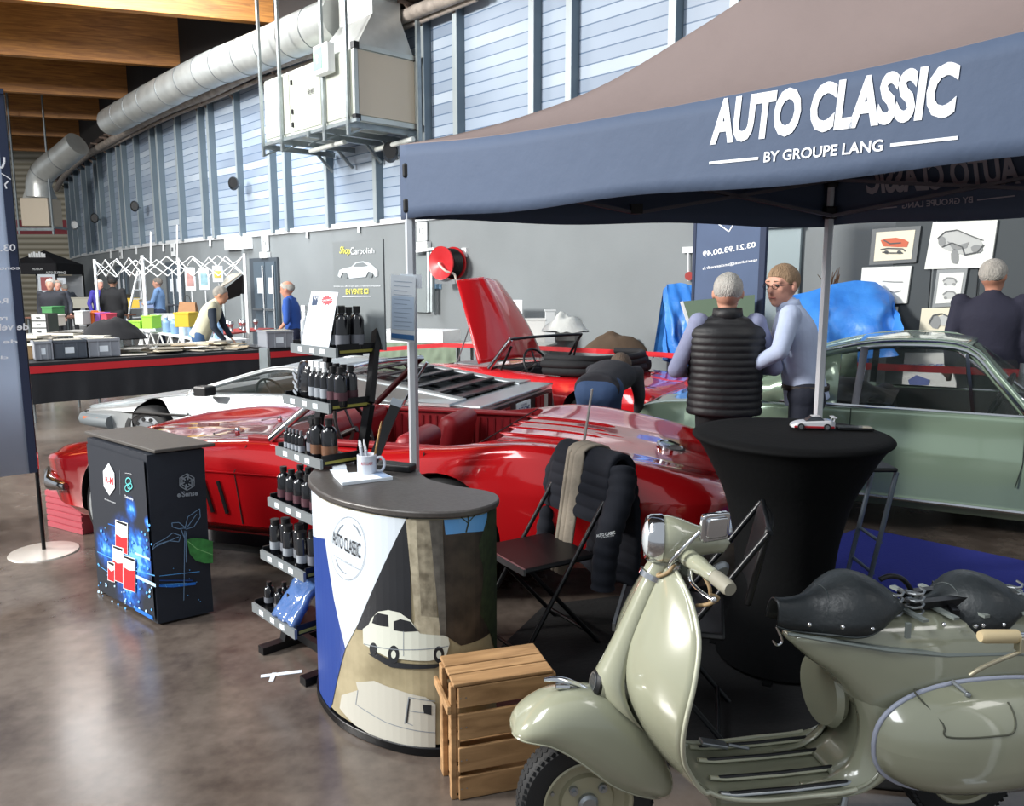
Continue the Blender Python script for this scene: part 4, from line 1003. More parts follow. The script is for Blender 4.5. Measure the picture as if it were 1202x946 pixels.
# red barrier tape: runs
def tape(pts, w, label):
    mb = MB(REDP); rings = []
    for p in pts: rings.append([p + Vector((0, 0, -w / 2)), p + Vector((.0, .004, -w / 2)), p + Vector((0, .004, w / 2)), p + Vector((0, 0, w / 2))])
    mb.loft(rings); return mb.build('barrier_tape', label=label, cat='barrier tape')
tape([at(x, y, Y=Y) for x, y, Y in ((437, 411, 11.5), (520, 405, 11.3), (620, 408, 10.9), (700, 412, 10.2), (770, 416, 9.3), (812, 419, 8.8), (925, 427, 7.3), (1000, 429, 7.1), (1085, 433, 6.8), (1200, 438, 6.4))], .06, 'red barrier tape stretched behind the cars')
for x, yb, Y, lab in ((1200, 438, 6.4, 'slim silver barrier post at the right end of the red tape'), (437, 411, 11.5, 'slim silver barrier post at the left end of the red tape')):
    p = at(x, yb, Y=Y); t = thing('barrier_post', lab, 'barrier post', (p.x, p.y, 0)); mb = MB(STEEL); mb.cyl((p.x, p.y, .02), (p.x, p.y, p.z + .08), .025); mb.build('pole', t, smooth=40); mb = MB(STEEL); mb.cyl((p.x, p.y, 0), (p.x, p.y, .025), .17, .16, 24); mb.build('base', t, smooth=40)
p = at(310, 409, Y=10.7); t = thing('aluminium_post', 'square silver post at the end of the near stall', 'post', (p.x, p.y, 0)); mb = MB(GALV); mb.bx(p.x - .055, p.x + .055, p.y - .05, p.y + .05, 0, p.z); mb.build('post', t); 
# ================================================================= CARS
RED = pm('red_car_paint', '#b3141a', .14, .15, coat=1.); RED2 = pm('red_roadster_paint', '#bd1820', .2, .1, coat=1.)
GRN = pm('green_metallic_paint', '#8da28e', .18, .4, coat=1.); SIL = pm('brushed_stainless_body', '#c9cfd2', .32, .75, coat=.0, var=(1.5, .12))
INR = pm('red_leather', '#8e1a22', .45); DARK = pm('dark_interior', '#141518', .6); TYRE = pm('tyre_rubber', '#1b1c1e', .7)
LINE = pm('shut_line', '#220a0a', .8); WW = pm('whitewall', '#d9dad6', .5)

def body_section(w, zb, zc_, zs, zc, rocker=.1, inset=.16):
    lo = [(0, zb), (w - rocker - .03, zb), (w - .03, zb + .09), (w, zc_)]
    up = cr([(w, zc_), (w - .025, zc_ + (zs - zc_) * .4), (w - .07, zs - .03), (w - inset, zs), (w - inset - .2, zc + (zs - zc) * .35), (w * .38, zc), (0, zc + .008)], 3)
    return lo + [tuple(p) for p in up[1:]]
def car_body(name, parent, m, X0, X1, fw, fzb, fcr, fzs, fzc, n=64, arches=(), ar=.37, az=.34, cut=None, cutm=None, inset=.16, sharp=38):
    rings = []
    for i in range(n + 1):
        t = i / n; t = .5 - .5 * math.cos(PI * t) * (.55 + .45 * abs(math.cos(PI * t)) ** 0) if False else t
        x = X0 + (X1 - X0) * (t if 0 < i < n else t)
        s = body_section(interp(fw, x), interp(fzb, x), interp(fcr, x), interp(fzs, x), interp(fzc, x), inset=min(inset, interp(fw, x) * .3))
        ring = [(x, y, z) for y, z in s] + [(x, -y, z) for y, z in s[-2:0:-1]]
        rings.append(ring)
    mb = MB(m); mb.loft(rings); o = mb.build(name, parent, world=False)
    cut_list = []
    for (ax, wy) in arches:
        for sd in (-1, 1):
            c = MB(DARK); y0, y1 = (wy - .27) * sd, (wy + .3) * sd
            c.tube([(ax, y0, az), (ax, y1, az)], ar, 40); cut_list.append(c)
    if cut: cut_list += cut
    for q in cut_list: pass
    boolcut2(o, cut_list); resharp(o, sharp)
    return o
def boolcut2(o, cutters):
    tmp = []
    for cb in cutters:
        me = bpy.data.meshes.new('cut'); me.from_pydata([tuple(v) for v in cb.v], [], cb.f)
        for m in cb.mats: me.materials.append(m)
        finish_mesh(me, None)
        t = bpy.data.objects.new('cut', me); C.objects.link(t); tmp.append(t); t.matrix_world = WM[o.name]
        q = o.modifiers.new('c', 'BOOLEAN'); q.operation = 'DIFFERENCE'; q.object = t; q.solver = 'EXACT'; q.material_mode = 'TRANSFER'
    bpy.context.view_layer.update()
    dg = bpy.context.evaluated_depsgraph_get(); me = bpy.data.meshes.new_from_object(o.evaluated_get(dg), depsgraph=dg)
    o.modifiers.clear(); o.data = me
    for t in tmp: bpy.data.objects.remove(t)
def wheel(parent, x, y, r=.335, w=.19, rimm=CHROME, ww=False, r_rim=.2, n=5, z=None, style='disc'):
    z = r if z is None else z; s = 1 if y > 0 else -1; yo = y + s * w / 2
    mb = MB(TYRE); prof = [(r_rim, -w / 2), (r * .86, -w / 2), (r * .97, -w * .38), (r, -w * .25), (r, w * .25), (r * .97, w * .38), (r * .86, w / 2), (r_rim, w / 2), (r_rim - .01, w * .3), (r_rim - .01, -w * .3), (r_rim, -w / 2)]
    mb.lathe(prof, c=(x, y, z), seg=40, axis='y', cap=False)
    o = mb.build('wheel', parent, world=False, smooth=40)
    if ww:
        mb = MB(WW); mb.lathe([(r * .80, s * (w / 2 + .001)), (r * .80, s * (w / 2 + .004)), (r * .84, s * (w / 2 + .004)), (r * .84, s * (w / 2 + .001))], c=(x, y, z), seg=40, axis='y', cap=False); mb.build('whitewall', o, world=False, smooth=40)
    mb = MB(rimm); q = s * w / 2
    mb.lathe([(r_rim + .01, q), (r_rim, q - s * .005), (r_rim * .85, q - s * .04), (r_rim * .6, q - s * .03), (r_rim * .55, q - s * .015), (.06, q - s * .01), (.045, q + s * .02), (.001, q + s * .03)], c=(x, y, z), seg=32, axis='y', cap=False)
    mb.use(BLACK)
    for k_ in range(n * 2):
        a = PI * k_ / n; c = Vector((x + math.cos(a) * r_rim * .7, yo - s * .032, z + math.sin(a) * r_rim * .7)); mb.cyl(c, c + Vector((0, s * .006, 0)), .022, .02, 10)
    mb.build('rim', o, world=False, smooth=35)
    return o
def seat(parent, x, y, m, z0=.3, w=.5, hb=.5):
    mb = MB(m); mb.box((x + .02, y, z0 + .1), (.5, w, .18)); o = mb.build('seat', parent, world=False, bevel=.05, bseg=3, smooth=50)
    mb = MB(m); mb.box((x - .27, y, z0 + .1 + hb / 2), (.14, w * .96, hb), M=Matrix.Rotation(-.22, 4, 'Y')); mb.build('seat_back', parent, world=False, bevel=.06, bseg=3, smooth=50)
def steering(parent, x, y, z, m=BLACK, r=.19, tilt=-1.15):
    M = Matrix.Translation((x, y, z)) @ Matrix.Rotation(tilt, 4, 'Y'); mb = MB(m)
    pts = [M @ Vector((math.cos(a) * r, math.sin(a) * r, 0)) for a in [2 * PI * k_ / 24 for k_ in range(25)]]
    mb.tube(pts, .013, 8, cap=False)
    for a in (0, 2.1, 4.2): mb.bar(M @ Vector((0, 0, .0)), M @ Vector((math.cos(a) * r, math.sin(a) * r, 0)), .02, .006)
    mb.tube([M @ Vector((0, 0, .02)), M @ Vector((0, 0, -.35))], .02, 8); mb.build('steering_wheel', parent, world=False, smooth=50)
def windscreen(parent, xb, zb, wb, xt, zt, wt, bow=.14, frame=CHROME, r=.018, nm='windscreen'):
    def pt(i, j):   # i across -1..1, j up
        w = wb + (wt - wb) * j; a = i; return Vector((xb + (xt - xb) * j - bow * (1 - .15 * j) * a * a, a * w, zb + (zt - zb) * j))
    mb = MB(GLASS); mb.grid(lambda i, j: pt(i * 2 - 1, j), 16, 4); o = mb.build(nm, parent, world=False, smooth=60, solid=.006, fixn=False)
    mb = MB(frame); N_ = 16
    loop = [pt(-1, j / 4) for j in range(5)] + [pt(-1 + 2 * k_ / N_, 1) for k_ in range(1, N_)] + [pt(1, 1 - j / 4) for j in range(5)]
    mb.tube(loop, r, 8); mb.build('windscreen_frame', parent, world=False, smooth=50)
    mb = MB(BLACK); mb.tube([pt(-1 + 2 * k_ / N_, 0) for k_ in range(N_ + 1)], .014, 6); mb.build('windscreen_seal', parent, world=False, smooth=50)
    return pt
def rbox(m, x0, x1, y0, y1, z0, z1, r=.12):
    """cutter with rounded plan corners"""
    mb = MB(m); p = []
    for cx_, cy_, a0 in ((x1 - r, y1 - r, 0), (x0 + r, y1 - r, 90), (x0 + r, y0 + r, 180), (x1 - r, y0 + r, 270)):
        for k_ in range(5): a = R(a0 + k_ * 22.5); p.append((cx_ + r * math.cos(a), cy_ + r * math.sin(a)))
    mb.prism(p, z0, z1); return mb
def side_line(parent, pts, fy, m=LINE, r=.004, nm='shut_line', sides=(1, -1)):
    for s in sides:
        mb = MB(m); mb.tube([(x, s * fy(x, z), z) for x, z in pts], r, 5); mb.build(nm, parent, world=False)

# ---------------- red sports convertible (near)
cang = R(180 - 16.7)
near_f = at(153, 596, z=.335); hd = Vector((math.cos(cang), math.sin(cang), 0)); lt = Vector((-hd.y, hd.x, 0))   # lt = left of the car (towards the camera)
ctr = Vector((near_f.x, near_f.y, 0)) - lt * .80 - hd * 1.245
cv = thing('red_convertible', 'glossy red open sports convertible with red interior behind the reception counter', 'car', (ctr.x, ctr.y, 0), cang)
fw = [(-2.37, .5), (-2.3, .68), (-2.1, .79), (-1.8, .83), (-1.245, .865), (-.6, .83), (0, .815), (.6, .82), (1.245, .86), (1.7, .82), (1.95, .72), (2.07, .56), (2.12, .35)]
fzb = [(-2.37, .46), (-2.2, .32), (-1.8, .22), (0, .2), (1.8, .22), (2.0, .36), (2.12, .5)]
fcr = [(-2.37, .60), (-2.2, .62), (0, .62), (1.6, .62), (2.12, .57)]
fzs = [(-2.37, .66), (-2.25, .71), (-1.9, .80), (-1.3, .875), (-.8, .82), (-.3, .78), (.4, .79), (.9, .765), (1.25, .755), (1.7, .70), (2.0, .635), (2.12, .59)]
fzc = [(-2.37, .655), (-2.25, .69), (-1.9, .76), (-1.3, .83), (-.9, .84), (-.3, .78), (.4, .775), (1.0, .715), (1.6, .665), (2.0, .615), (2.12, .585)]
cock = rbox(INR, -1.06, .42, -.66, .66, .3, 1.2, .14)
vb = car_body('body', cv, RED, -2.37, 2.12, fw, fzb, fcr, fzs, fzc, n=80, arches=((1.245, .82), (-.82, .81)), ar=.365, cut=[cock])
vb['label'] = 'red body'
for x in (1.245, -.82):
    for y in (.735, -.735): wheel(cv, x, y, ww=x > 0)
def fy_v(x, z):
    w = interp(fw, x); zs = interp(fzs, x); c_ = interp(fcr, x)
    if z <= c_: return w - .03 * max(0, (c_ - z) / .35)
    return w - .07 * ((z - c_) / (zs - .03 - c_)) ** 1.3
side_line(cv, [(.42, .77), (.46, .62), (.44, .3)], fy_v); side_line(cv, [(-.72, .80), (-.72, .62), (-.65, .32)], fy_v)
side_line(cv, [(x / 10, .615) for x in range(-8, 9, 2)], fy_v, m=RED, r=.006, nm='belt_crease')
for k_, x in enumerate((.58, .68, .78)):
    side_line(cv, [(x, .56), (x - .04, .36)], fy_v, m=DARK, r=.014, nm='side_vent')
for s in (1, -1):
    mb = MB(CHROME); mb.bar((.82, s * .80, .215), (-.42, s * .805, .215), .03, .075); mb.build('sill_trim', cv, world=False)
    mb = MB(BLACK); mb.bar((.84, s * .75, .15), (-.42, s * .75, .15), .05, .06); mb.build('exhaust_cover', cv, world=False)
    mb = MB(CHROME); mb.tube([(1.72, s * .82, .44), (1.9, s * .76, .44), (2.05, s * .62, .45), (2.14, s * .36, .46)], [.02, .04, .045, .03], 10, flat=1.3); mb.build('front_bumper', cv, world=False, smooth=50)
    mb = MB(CHROME); mb.tube([(-1.95, s * .83, .46), (-2.15, s * .79, .46), (-2.34, s * .66, .47), (-2.42, s * .4, .47)], [.02, .045, .05, .03], 10, flat=1.3); mb.build('rear_bumper', cv, world=False, smooth=50)
    mb = MB(CHROME); mb.tube(cr([(-.2, s * .815, .655), (-.26, s * .835, .655), (-.34, s * .835, .655), (-.4, s * .815, .655)], 3), .009, 6); mb.build('door_handle', cv, world=False, smooth=50)
    mb = MB(pm('rear_lens', '#7d0c12', .2)); mb.lathe([(.001, 0), (.045, 0), (.05, .02), (.001, .03)], c=(-2.42, s * .42, .56), seg=16, axis='x'); mb.build('tail_light', cv, world=False)
    mb = MB(INR); mb.box((-.25, s * .65, .60), (1.35, .03, .36)); dpn = mb.build('door_panel', cv, world=False, label='ribbed red door lining')
    for k_ in range(22):
        mb2 = MB(INR); 
    mb = MB(pm('red_leather_rib', '#7a1119', .5))
    for k_ in range(24): mb.box((-.9 + k_ * .056, s * .632, .66), (.012, .012, .2))
    mb.build('lining_ribs', dpn, world=False)
    mb = MB(CHROME); mb.tube([(-.05, s * .62, .62), (-.05, s * .585, .62), (-.05, s * .58, .56)], .01, 6); mb.sph((-.05, s * .58, .56), .018, 8, 6); mb.build('window_winder', dpn, world=False, smooth=50)
    mb = MB(INR); mb.box((-.25, s * .645, .80), (1.42, .07, .03)); mb.build('door_capping', cv, world=False, bevel=.01)
seat(cv, -.2, .34, INR, .25, .5, .5); seat(cv, -.2, -.34, INR, .25, .5, .5)
mb = MB(INR); mb.box((.26, 0, .72), (.24, 1.26, .22)); mb.build('dashboard', cv, world=False, bevel=.06, bseg=3, smooth=50)
mb = MB(DARK); mb.box((-.2, 0, .42), (1.1, .2, .16)); mb.build('centre_console', cv, world=False, bevel=.03)
mb = MB(DARK); mb.box((-.25, 0, .31), (1.4, 1.3, .03)); mb.build('floor_mat', cv, world=False)
steering(cv, -.08, .35, .82, pm('wheel_rim_dark', '#2a1512', .4))
pt = windscreen(cv, .50, .80, .68, .02, 1.19, .56, bow=.2)
for s in (1, -1):
    mb = MB(CHROME if s > 0 else pm('maroon_frame', '#3a1418', .3, .4)); mb.tube([pt(s, 0), pt(s, .5), pt(s, 1)], .024, 8); mb.build('pillar_trim', cv, world=False, smooth=50)
    a = pt(s, 0); b = pt(s, .95); c = Vector((a.x - .24, a.y, .82)); d = Vector((b.x - .04, b.y + s * .02, b.z - .02))
    mb = MB(CHROME); mb.tube([c, Vector((d.x, d.y + s * .03, d.z))], .012, 6); mb.build('quarterlight_frame', cv, world=False)
    mb = MB(GLASS); mb.add([a + Vector((-.02, 0, 0)), c, d], [(0, 1, 2)]); mb.build('quarterlight', cv, world=False, solid=.004)
# rear deck: ridges, lid seams, filler cap
def dz(x): return interp(fzc, x)
for y in (-.3, -.1, .1, .3):
    mb = MB(RED); mb.tube([(x / 20, y, dz(x / 20) + .002) for x in range(-32, -19)], [.004] + [.016] * 11 + [.004], 8, flat=.6); mb.build('deck_rib', cv, world=False, smooth=60)
mb = MB(LINE); mb.tube([(-1.0, -.62, dz(-1.0) + .006), (-1.0, .62, dz(-1.) + .006)], .004, 5); mb.build('lid_seam', cv, world=False)
mb = MB(CHROME); mb.M = Matrix.Translation((-1.98, 0, dz(-1.98) + .002)) @ Matrix.Rotation(-.28, 4, 'Y') @ Matrix.Scale(1.5, 4, (0, 1, 0)); mb.lathe([(.001, 0), (.085, 0), (.085, .018), (.07, .022), (.065, .016), (.001, .02)], seg=28); mb.build('filler_cap', cv, world=False, smooth=40, label='oval chrome filler badge')
mb = MB(RED); mb.tube([(-1.0, .0, dz(-1.0)), (-1.6, 0, dz(-1.6) + .004), (-2.3, 0, dz(-2.3) + .002)], .01, 6); mb.build('deck_spine', cv, world=False, smooth=60)
an = WM[cv.name].inverted() @ at(683, 534, z=.85); an2 = an + Vector((-.05, .01, .34))
mb = MB(pm('aerial_steel', '#c9c4bf', .35, .4)); mb.tube([an, an2], [.0075, .006], 6); mb.sph(an, (.02, .02, .012), 10, 6); mb.sph(an2, .007, 8, 6); mb.build('aerial', cv, world=False, smooth=50)
for y in (.25, -.25):
    mb = MB(CHROME); x0_ = .74 if y > 0 else .70; mb.tube([(.84, y, dz(.84) + .02), (.76, y + .22, dz(.76) + .05), (.70, y + .42, dz(.7) + .06)], .006, 6); mb.sph((.84, y, dz(.84) + .015), .02, 8, 6); mb.build('wiper', cv, world=False)

# ---------------- silver gull wing coupe
sang = R(180 - 23.0); hd = Vector((math.cos(sang), math.sin(sang), 0)); lt = Vector((-hd.y, hd.x, 0))
tailn = Vector((-.29, 6.27, 0)); ctr = tailn - lt * .93 + hd * 2.3
dm = thing('silver_coupe', 'low brushed silver wedge shaped coupe with black rear louvres', 'car', (ctr.x, ctr.y, 0), sang); dm.scale = (1.1, 1, .91)
sw = [(-2.1, .88), (-2.0, .92), (-1.2, .95), (0, .95), (1.2, .94), (1.9, .90), (2.04, .84), (2.1, .72)]
szb = [(-2.1, .3), (-1.9, .2), (0, .17), (1.8, .2), (2.1, .3)]
scr = [(-2.1, .52), (0, .53), (1.6, .5), (2.1, .43)]
szs = [(-2.1, .78), (-1.8, .80), (-.6, .79), (.3, .76), (.8, .72), (1.5, .60), (2.0, .51), (2.1, .46)]
szc = [(-2.1, .76), (-1.8, .78), (-.6, .78), (.3, .75), (.8, .71), (1.5, .60), (2.0, .51), (2.1, .455)]
cut = [rbox(DARK, -.75, .62, -.74, .74, .3, 1.2, .08)]
sb = car_body('body', dm, SIL, -2.1, 2.1, sw, szb, scr, szs, szc, n=60, arches=((1.2, .92), (-1.2, .93)), ar=.30, az=.3, cut=cut, inset=.07, sharp=25)
for x in (1.2, -1.2):
    for y in (.83, -.83): wheel(dm, x, y, r=.285, rimm=pm('alloy', '#8b8e92', .35, .8), r_rim=.2)
def fy_s(x, z): return interp(sw, x) + .003
side_line(dm, [(2.0, .455), (1.2, .505), (0, .53), (-2.0, .525)], fy_s, m=BLACK, r=.014, nm='rubbing_strip')
side_line(dm, [(.66, .735), (.66, .5), (.6, .25)], fy_s, m=LINE, nm='door_gap'); 
for s in (1, -1):
    mb = MB(pm('bumper_grey', '#5d6468', .55)); mb.tube(cr([(1.62, s * .915, .36), (1.95, s * .87, .36), (2.12, s * .7, .36), (2.16, 0, .36)], 4), .07, 8, flat=1.1); mb.build('front_bumper', dm, world=False, smooth=50)
    mb = MB(pm('amber', '#b5603a', .3)); mb.box((1.86, s * .935, .385), (.22, .02, .045), rz=-s * .12); mb.build('side_marker', dm, world=False)
    mb = MB(BLACK); mb.box((.42, s * .99, .80), (.14, .14, .10)); mb.bar((.42, s * .9, .78), (.42, s * .98, .80), .05, .03); mb.build('door_mirror', dm, world=False, bevel=.02)
GHL = .60
A0 = (.72, .84, .735); A1 = (-.02, .60, 1.00); B1 = (-.62, .59, .995); C0 = (-1.86, .62, .80)
for s in (1, -1):
    E = [Vector((x, s * y, z)) for x, y, z in (A0, (.35, .73, .875), A1, (-.3, .595, 1.01), B1)]
    mb = MB(SIL); mb.tube(cr(E, 4), .035, 8, flat=.8); mb.build('door_frame', dm, world=False, smooth=50)
    bl = [Vector((x, s * y, z)) for x, y, z in ((.66, .86, .745), (.3, .86, .76), (-.05, .86, .78), (-.35, .86, .785), (-.62, .86, .79))]
    gl = [e.lerp(b, .06) for e, b in zip(E, bl)]
    mb = MB(GLASS); mb.loft([[a, b] for a, b in zip(gl, bl)], close=False); mb.build('side_window', dm, world=False, solid=.004)
    # rear pillar and sail panel
    mb = MB(SIL); P0, P1 = E[-1], Vector((C0[0], s * C0[1], C0[2])); Q0, Q1 = Vector((-.62, s * .86, .79)), Vector((-1.86, s * .9, .80))
    mb.add([P0, P1, Q1, Vector((-1.0, s * .88, .795)), Vector((-.74, s * .87, .80))], [(0, 4, 3), (0, 3, 1), (1, 3, 2)]); mb.build('rear_pillar', dm, world=False, solid=.03)
    mb = MB(SIL); mb.tube([P0, P0.lerp(P1, .5) + Vector((0, 0, .01)), P1], .035, 8, flat=.8); mb.build('sail_rail', dm, world=False, smooth=50)
    mb = MB(BLACK); q = [P0.lerp(Q0, .3), P0.lerp(P1, .35).lerp(Q0.lerp(Q1, .3), .45), Q0.lerp(Q1, .28) + Vector((0, 0, .01)), Q0 + Vector((0, 0, .01))]
    mb.add([v + Vector((0, s * .02, 0)) for v in q], [(0, 1, 2, 3)]); mb.build('quarter_window', dm, world=False, solid=.01)
mb = MB(SIL); mb.grid(lambda i, j: Vector((-.02 - .6 * i, -.60 + 1.2 * j, 1.0 + .025 * math.sin(PI * j))), 4, 8); mb.build('roof', dm, world=False, smooth=60, solid=.03)
mb = MB(GLASS); mb.grid(lambda i, j: Vector((.95 + (-.02 - .95) * i - .12 * (2 * j - 1) ** 2 * (1 - i), (-.84 + 1.68 * j) * (1 - i) + (-.58 + 1.16 * j) * i, .735 + .265 * i)), 4, 10); mb.build('windscreen', dm, world=False, smooth=60, solid=.005, fixn=False)
mb = MB(BLACK); mb.bx(-1.9, -.62, -.56, .56, .74, .755); mb.build('engine_cover', dm, world=False)
for k_ in range(6):
    x = -.72 - k_ * .205; z = .985 - k_ * .034
    mb = MB(pm('louvre_black', '#17181b', .35)); mb.box((x, 0, z), (.17, 1.14, .018), M=Matrix.Rotation(.12, 4, 'Y')); mb.build('rear_louvre', dm, world=False, bevel=.004)
for y in (-.2, .2):
    mb = MB(pm('louvre_black', '#17181b', .35)); mb.bar((-.66, y, .975), (-1.82, y, .785), .03, .02); mb.build('louvre_bar', dm, world=False)
mb = MB(SIL); mb.box((-1.96, 0, .785), (.28, 1.7, .03)); mb.build('rear_deck', dm, world=False, bevel=.01)
mb = MB(pm('tail_black', '#121214', .4)); mb.box((-2.105, 0, .645), (.02, 1.56, .2)); tb = mb.build('tail_panel', dm, world=False, label='black rear panel')
for s in (1, -1):
    for k_ in range(4):
        mb = MB((pm('tail_red', '#8c1c22', .3), pm('tail_red', '#8c1c22', .3), pm('tail_clear', '#b9b4b0', .3), pm('tail_dark_red', '#4c1216', .3))[k_]); mb.box((-2.12, s * (.36 + k_ * .105), .645), (.016, .09, .14)); mb.build('tail_light', tb, world=False)
mb = MB(PAPER); mb.box((-2.12, 0, .65), (.012, .32, .14)); npl = mb.build('number_plate', tb, world=False, label='white number plate')
PL = VS([(0, 0), (1, 0)], 1)
def flat_text(mb, txt, M, w, h, bold=0., shear=0., z=0., mirror=False):
    """text in the local XY plane of M, centred"""
    vs, fs, _ = text_mesh(txt, bold, shear)
    mb2 = [M @ Vector((((1 - x) if mirror else x) * w - w / 2, y * h - h / 2, z)) for x, y in vs]; mb.add(mb2, fs)
mb = MB(pm('plate_blue', '#2b3f7a', .5)); M = Matrix(((0, 0, -1, -2.127), (-1, 0, 0, 0), (0, 1, 0, .64), (0, 0, 0, 1))); flat_text(mb, 'OUTATIME', M, .27, .065, bold=.02); flat_text(mb, 'CALIFORNIA', M @ Matrix.Translation((0, .05, 0)), .16, .02); mb.build('plate_lettering', npl, world=False)
mb = MB(pm('bumper_grey', '#5d6468', .55)); mb.box((-2.14, 0, .42), (.1, 1.84, .2)); mb.build('rear_bumper', dm, world=False, bevel=.02)
seat(dm, -.25, .38, DARK, .2, .48, .5); seat(dm, -.25, -.38, DARK, .2, .48, .5); steering(dm, .18, .38, .68)
mb = MB(DARK); mb.box((.5, 0, .66), (.3, 1.5, .16)); mb.build('dashboard', dm, world=False, bevel=.04)

# ---------------- red roadster with raised bonnet
rang = R(180 - 44); hd = Vector((math.cos(rang), math.sin(rang), 0))
rd = thing('red_roadster', 'red roadster with its bonnet raised and black soft top folded', 'car', (.47, 9.2, 0), rang)
rw = [(-1.8, .52), (-1.7, .66), (-1.4, .75), (-.9, .79), (0, .77), (.9, .79), (1.6, .74), (1.9, .62), (2.0, .5)]
rzb = [(-1.8, .4), (-1.5, .25), (0, .2), (1.6, .22), (2.0, .36)]
rcr = [(-1.8, .55), (0, .56), (2.0, .52)]
rzs = [(-1.8, .62), (-1.6, .70), (-1.0, .745), (-.4, .74), (.5, .75), (1.3, .74), (1.8, .68), (2.0, .6)]
rzc = [(-1.8, .63), (-1.6, .705), (-1.0, .74), (-.4, .73), (.5, .77), (1.3, .73), (1.8, .66), (2.0, .59)]
rb = car_body('body', rd, RED2, -1.8, 2.0, rw, rzb, rcr, rzs, rzc, n=56, arches=((1.2, .76), (-1.15, .76)), ar=.35, cut=[rbox(DARK, -.85, .42, -.58, .58, .3, 1.1, .1), rbox(DARK, .72, 1.72, -.5, .5, .35, 1.1, .1)])
for x in (1.2, -1.15):
    for y in (.68, -.68): wheel(rd, x, y, r=.31, rimm=CHROME, r_rim=.19)
def bonnet(i, j):
    l = 1.12 * i; w = (.56 - .20 * i ** 1.6) * (2 * j - 1)
    bul = .09 * (1 - (2 * j - 1) ** 2) + .02 * math.exp(-((2 * j - 1) / .12) ** 2); a = R(66)
    cx_ = .66 + math.cos(a) * l; cz = .78 + math.sin(a) * l - .06 * i * i
    return Vector((cx_ - math.sin(a) * bul * 1.0 + .14 * i * i, w, cz + math.cos(a) * bul))
mb = MB(RED2); mb.grid(bonnet, 24, 24); mb.build('bonnet', rd, world=False, smooth=60, solid=.02, fixn=False, label='raised red bonnet')
mb = MB(pm('edge_light', '#d8c9c4', .4)); mb.tube([bonnet(i / 16, 0) for i in range(17)] + [bonnet(1, j / 8) for j in range(1, 9)], .008, 6); mb.build('bonnet_edge', rd, world=False)
for s in (1, -1): mb = MB(STEEL); mb.tube([(1.2, s * .45, .66), bonnet(.55, .5 + s * .4)], .008, 6); mb.build('bonnet_stay', rd, world=False)
mb = MB(STEEL); mb.box((1.2, 0, .6), (.6, .45, .25)); mb.build('engine', rd, world=False, bevel=.04)
pt = windscreen(rd, .46, .76, .68, .16, 1.10, .62, bow=.1, frame=BLACKM, r=.017)
mb = MB(CHROME); mb.tube([pt(1, 0), pt(1, .5), pt(1, 1)], .028, 8); mb.build('pillar_trim', rd, world=False, smooth=50)
for s in (1, -1):
    mb = MB(BLACKM); mb.tube([(.22, s * .63, .75), (.10, s * .58, 1.02)], .014, 6); mb.build('quarterlight_frame', rd, world=False)
steering(rd, -.02, .3, .80, BLACK, .19); seat(rd, -.4, .3, DARK, .25, .46, .46); seat(rd, -.4, -.3, DARK, .25, .46, .46)
mb = MB(DARK); mb.box((.33, 0, .69), (.2, 1.1, .16)); mb.build('dashboard', rd, world=False, bevel=.05)
ST = pm('soft_top_black', '#15161a', .85, bump=(8, .5))
for q, (z, ww_, rr_) in enumerate(((.80, .62, .07), (.87, .66, .055), (.93, .62, .045))):
    mb = MB(ST); mb.tube(cr([(-.45, -ww_, z), (-.8, -ww_ * .96, z + .01), (-.98, -ww_ * .6, z + .0), (-1.04, 0, z), (-.98, ww_ * .6, z), (-.8, ww_ * .96, z + .01), (-.45, ww_, z)], 5), rr_, 10, flat=.8); mb.build('folded_soft_top', rd, world=False, smooth=60)
mb = MB(ST); mb.bx(-1.02, -.55, -.56, .56, .74, .88); mb.build('soft_top_cloth', rd, world=False, bevel=.05, bseg=3, smooth=60)
mb = MB(LINE); mb.tube([(-1.12, -.55, .75), (-1.15, 0, .76), (-1.12, .55, .75)], .005, 5); mb.tube([(-1.12, .5, .75), (-1.7, .4, .70)], .004, 5); mb.build('boot_seam', rd, world=False)
for s in (1, -1):
    mb = MB(CHROME); mb.tube(cr([(-1.5, s * .76, .42), (-1.75, s * .62, .42), (-1.86, s * .3, .43), (-1.87, 0, .43)], 4), .035, 8); mb.build('rear_bumper', rd, world=False, smooth=50)
    mb = MB(pm('rear_lens', '#7d0c12', .2)); mb.sph((-1.74, s * .52, .58), (.03, .05, .06), 12, 8); mb.build('tail_light', rd, world=False, smooth=50)

# ---------------- green coupe
gang = R(-28.9); hd = Vector((math.cos(gang), math.sin(gang), 0)); lt = Vector((-hd.y, hd.x, 0))
gc_ = Vector((.99, 6.30, 0)) + lt * .78 + hd * 2.15
gr = thing('green_coupe', 'metallic green classic coupe with chrome window frames behind the black table', 'car', (gc_.x, gc_.y, 0), gang)
gw = [(-2.3, .42), (-2.22, .56), (-2.05, .67), (-1.6, .745), (-1.0, .78), (0, .80), (1.0, .79), (1.8, .74), (2.1, .66), (2.15, .56)]
gzb = [(-2.3, .4), (-2.0, .26), (-1.2, .15), (1.4, .15), (2.15, .34)]
gcr = [(-2.3, .56), (-1, .56), (1, .56), (2.15, .55)]
gzs = [(-2.3, .64), (-2.2, .71), (-1.95, .77), (-1.4, .815), (-.6, .84), (.4, .85), (1.4, .80), (2.0, .72), (2.15, .64)]
gzc = [(-2.3, .65), (-2.15, .74), (-1.95, .80), (-1.2, .845), (-.6, .85), (.4, .86), (1.2, .84), (2.0, .75), (2.15, .65)]
car_body('body', gr, GRN, -2.3, 2.15, gw, gzb, gcr, gzs, gzc, n=64, arches=((1.28, .76), (-1.22, .76)), ar=.35, cut=[rbox(DARK, -1.0, .62, -.64, .64, .3, 1.2, .1)], inset=.12)
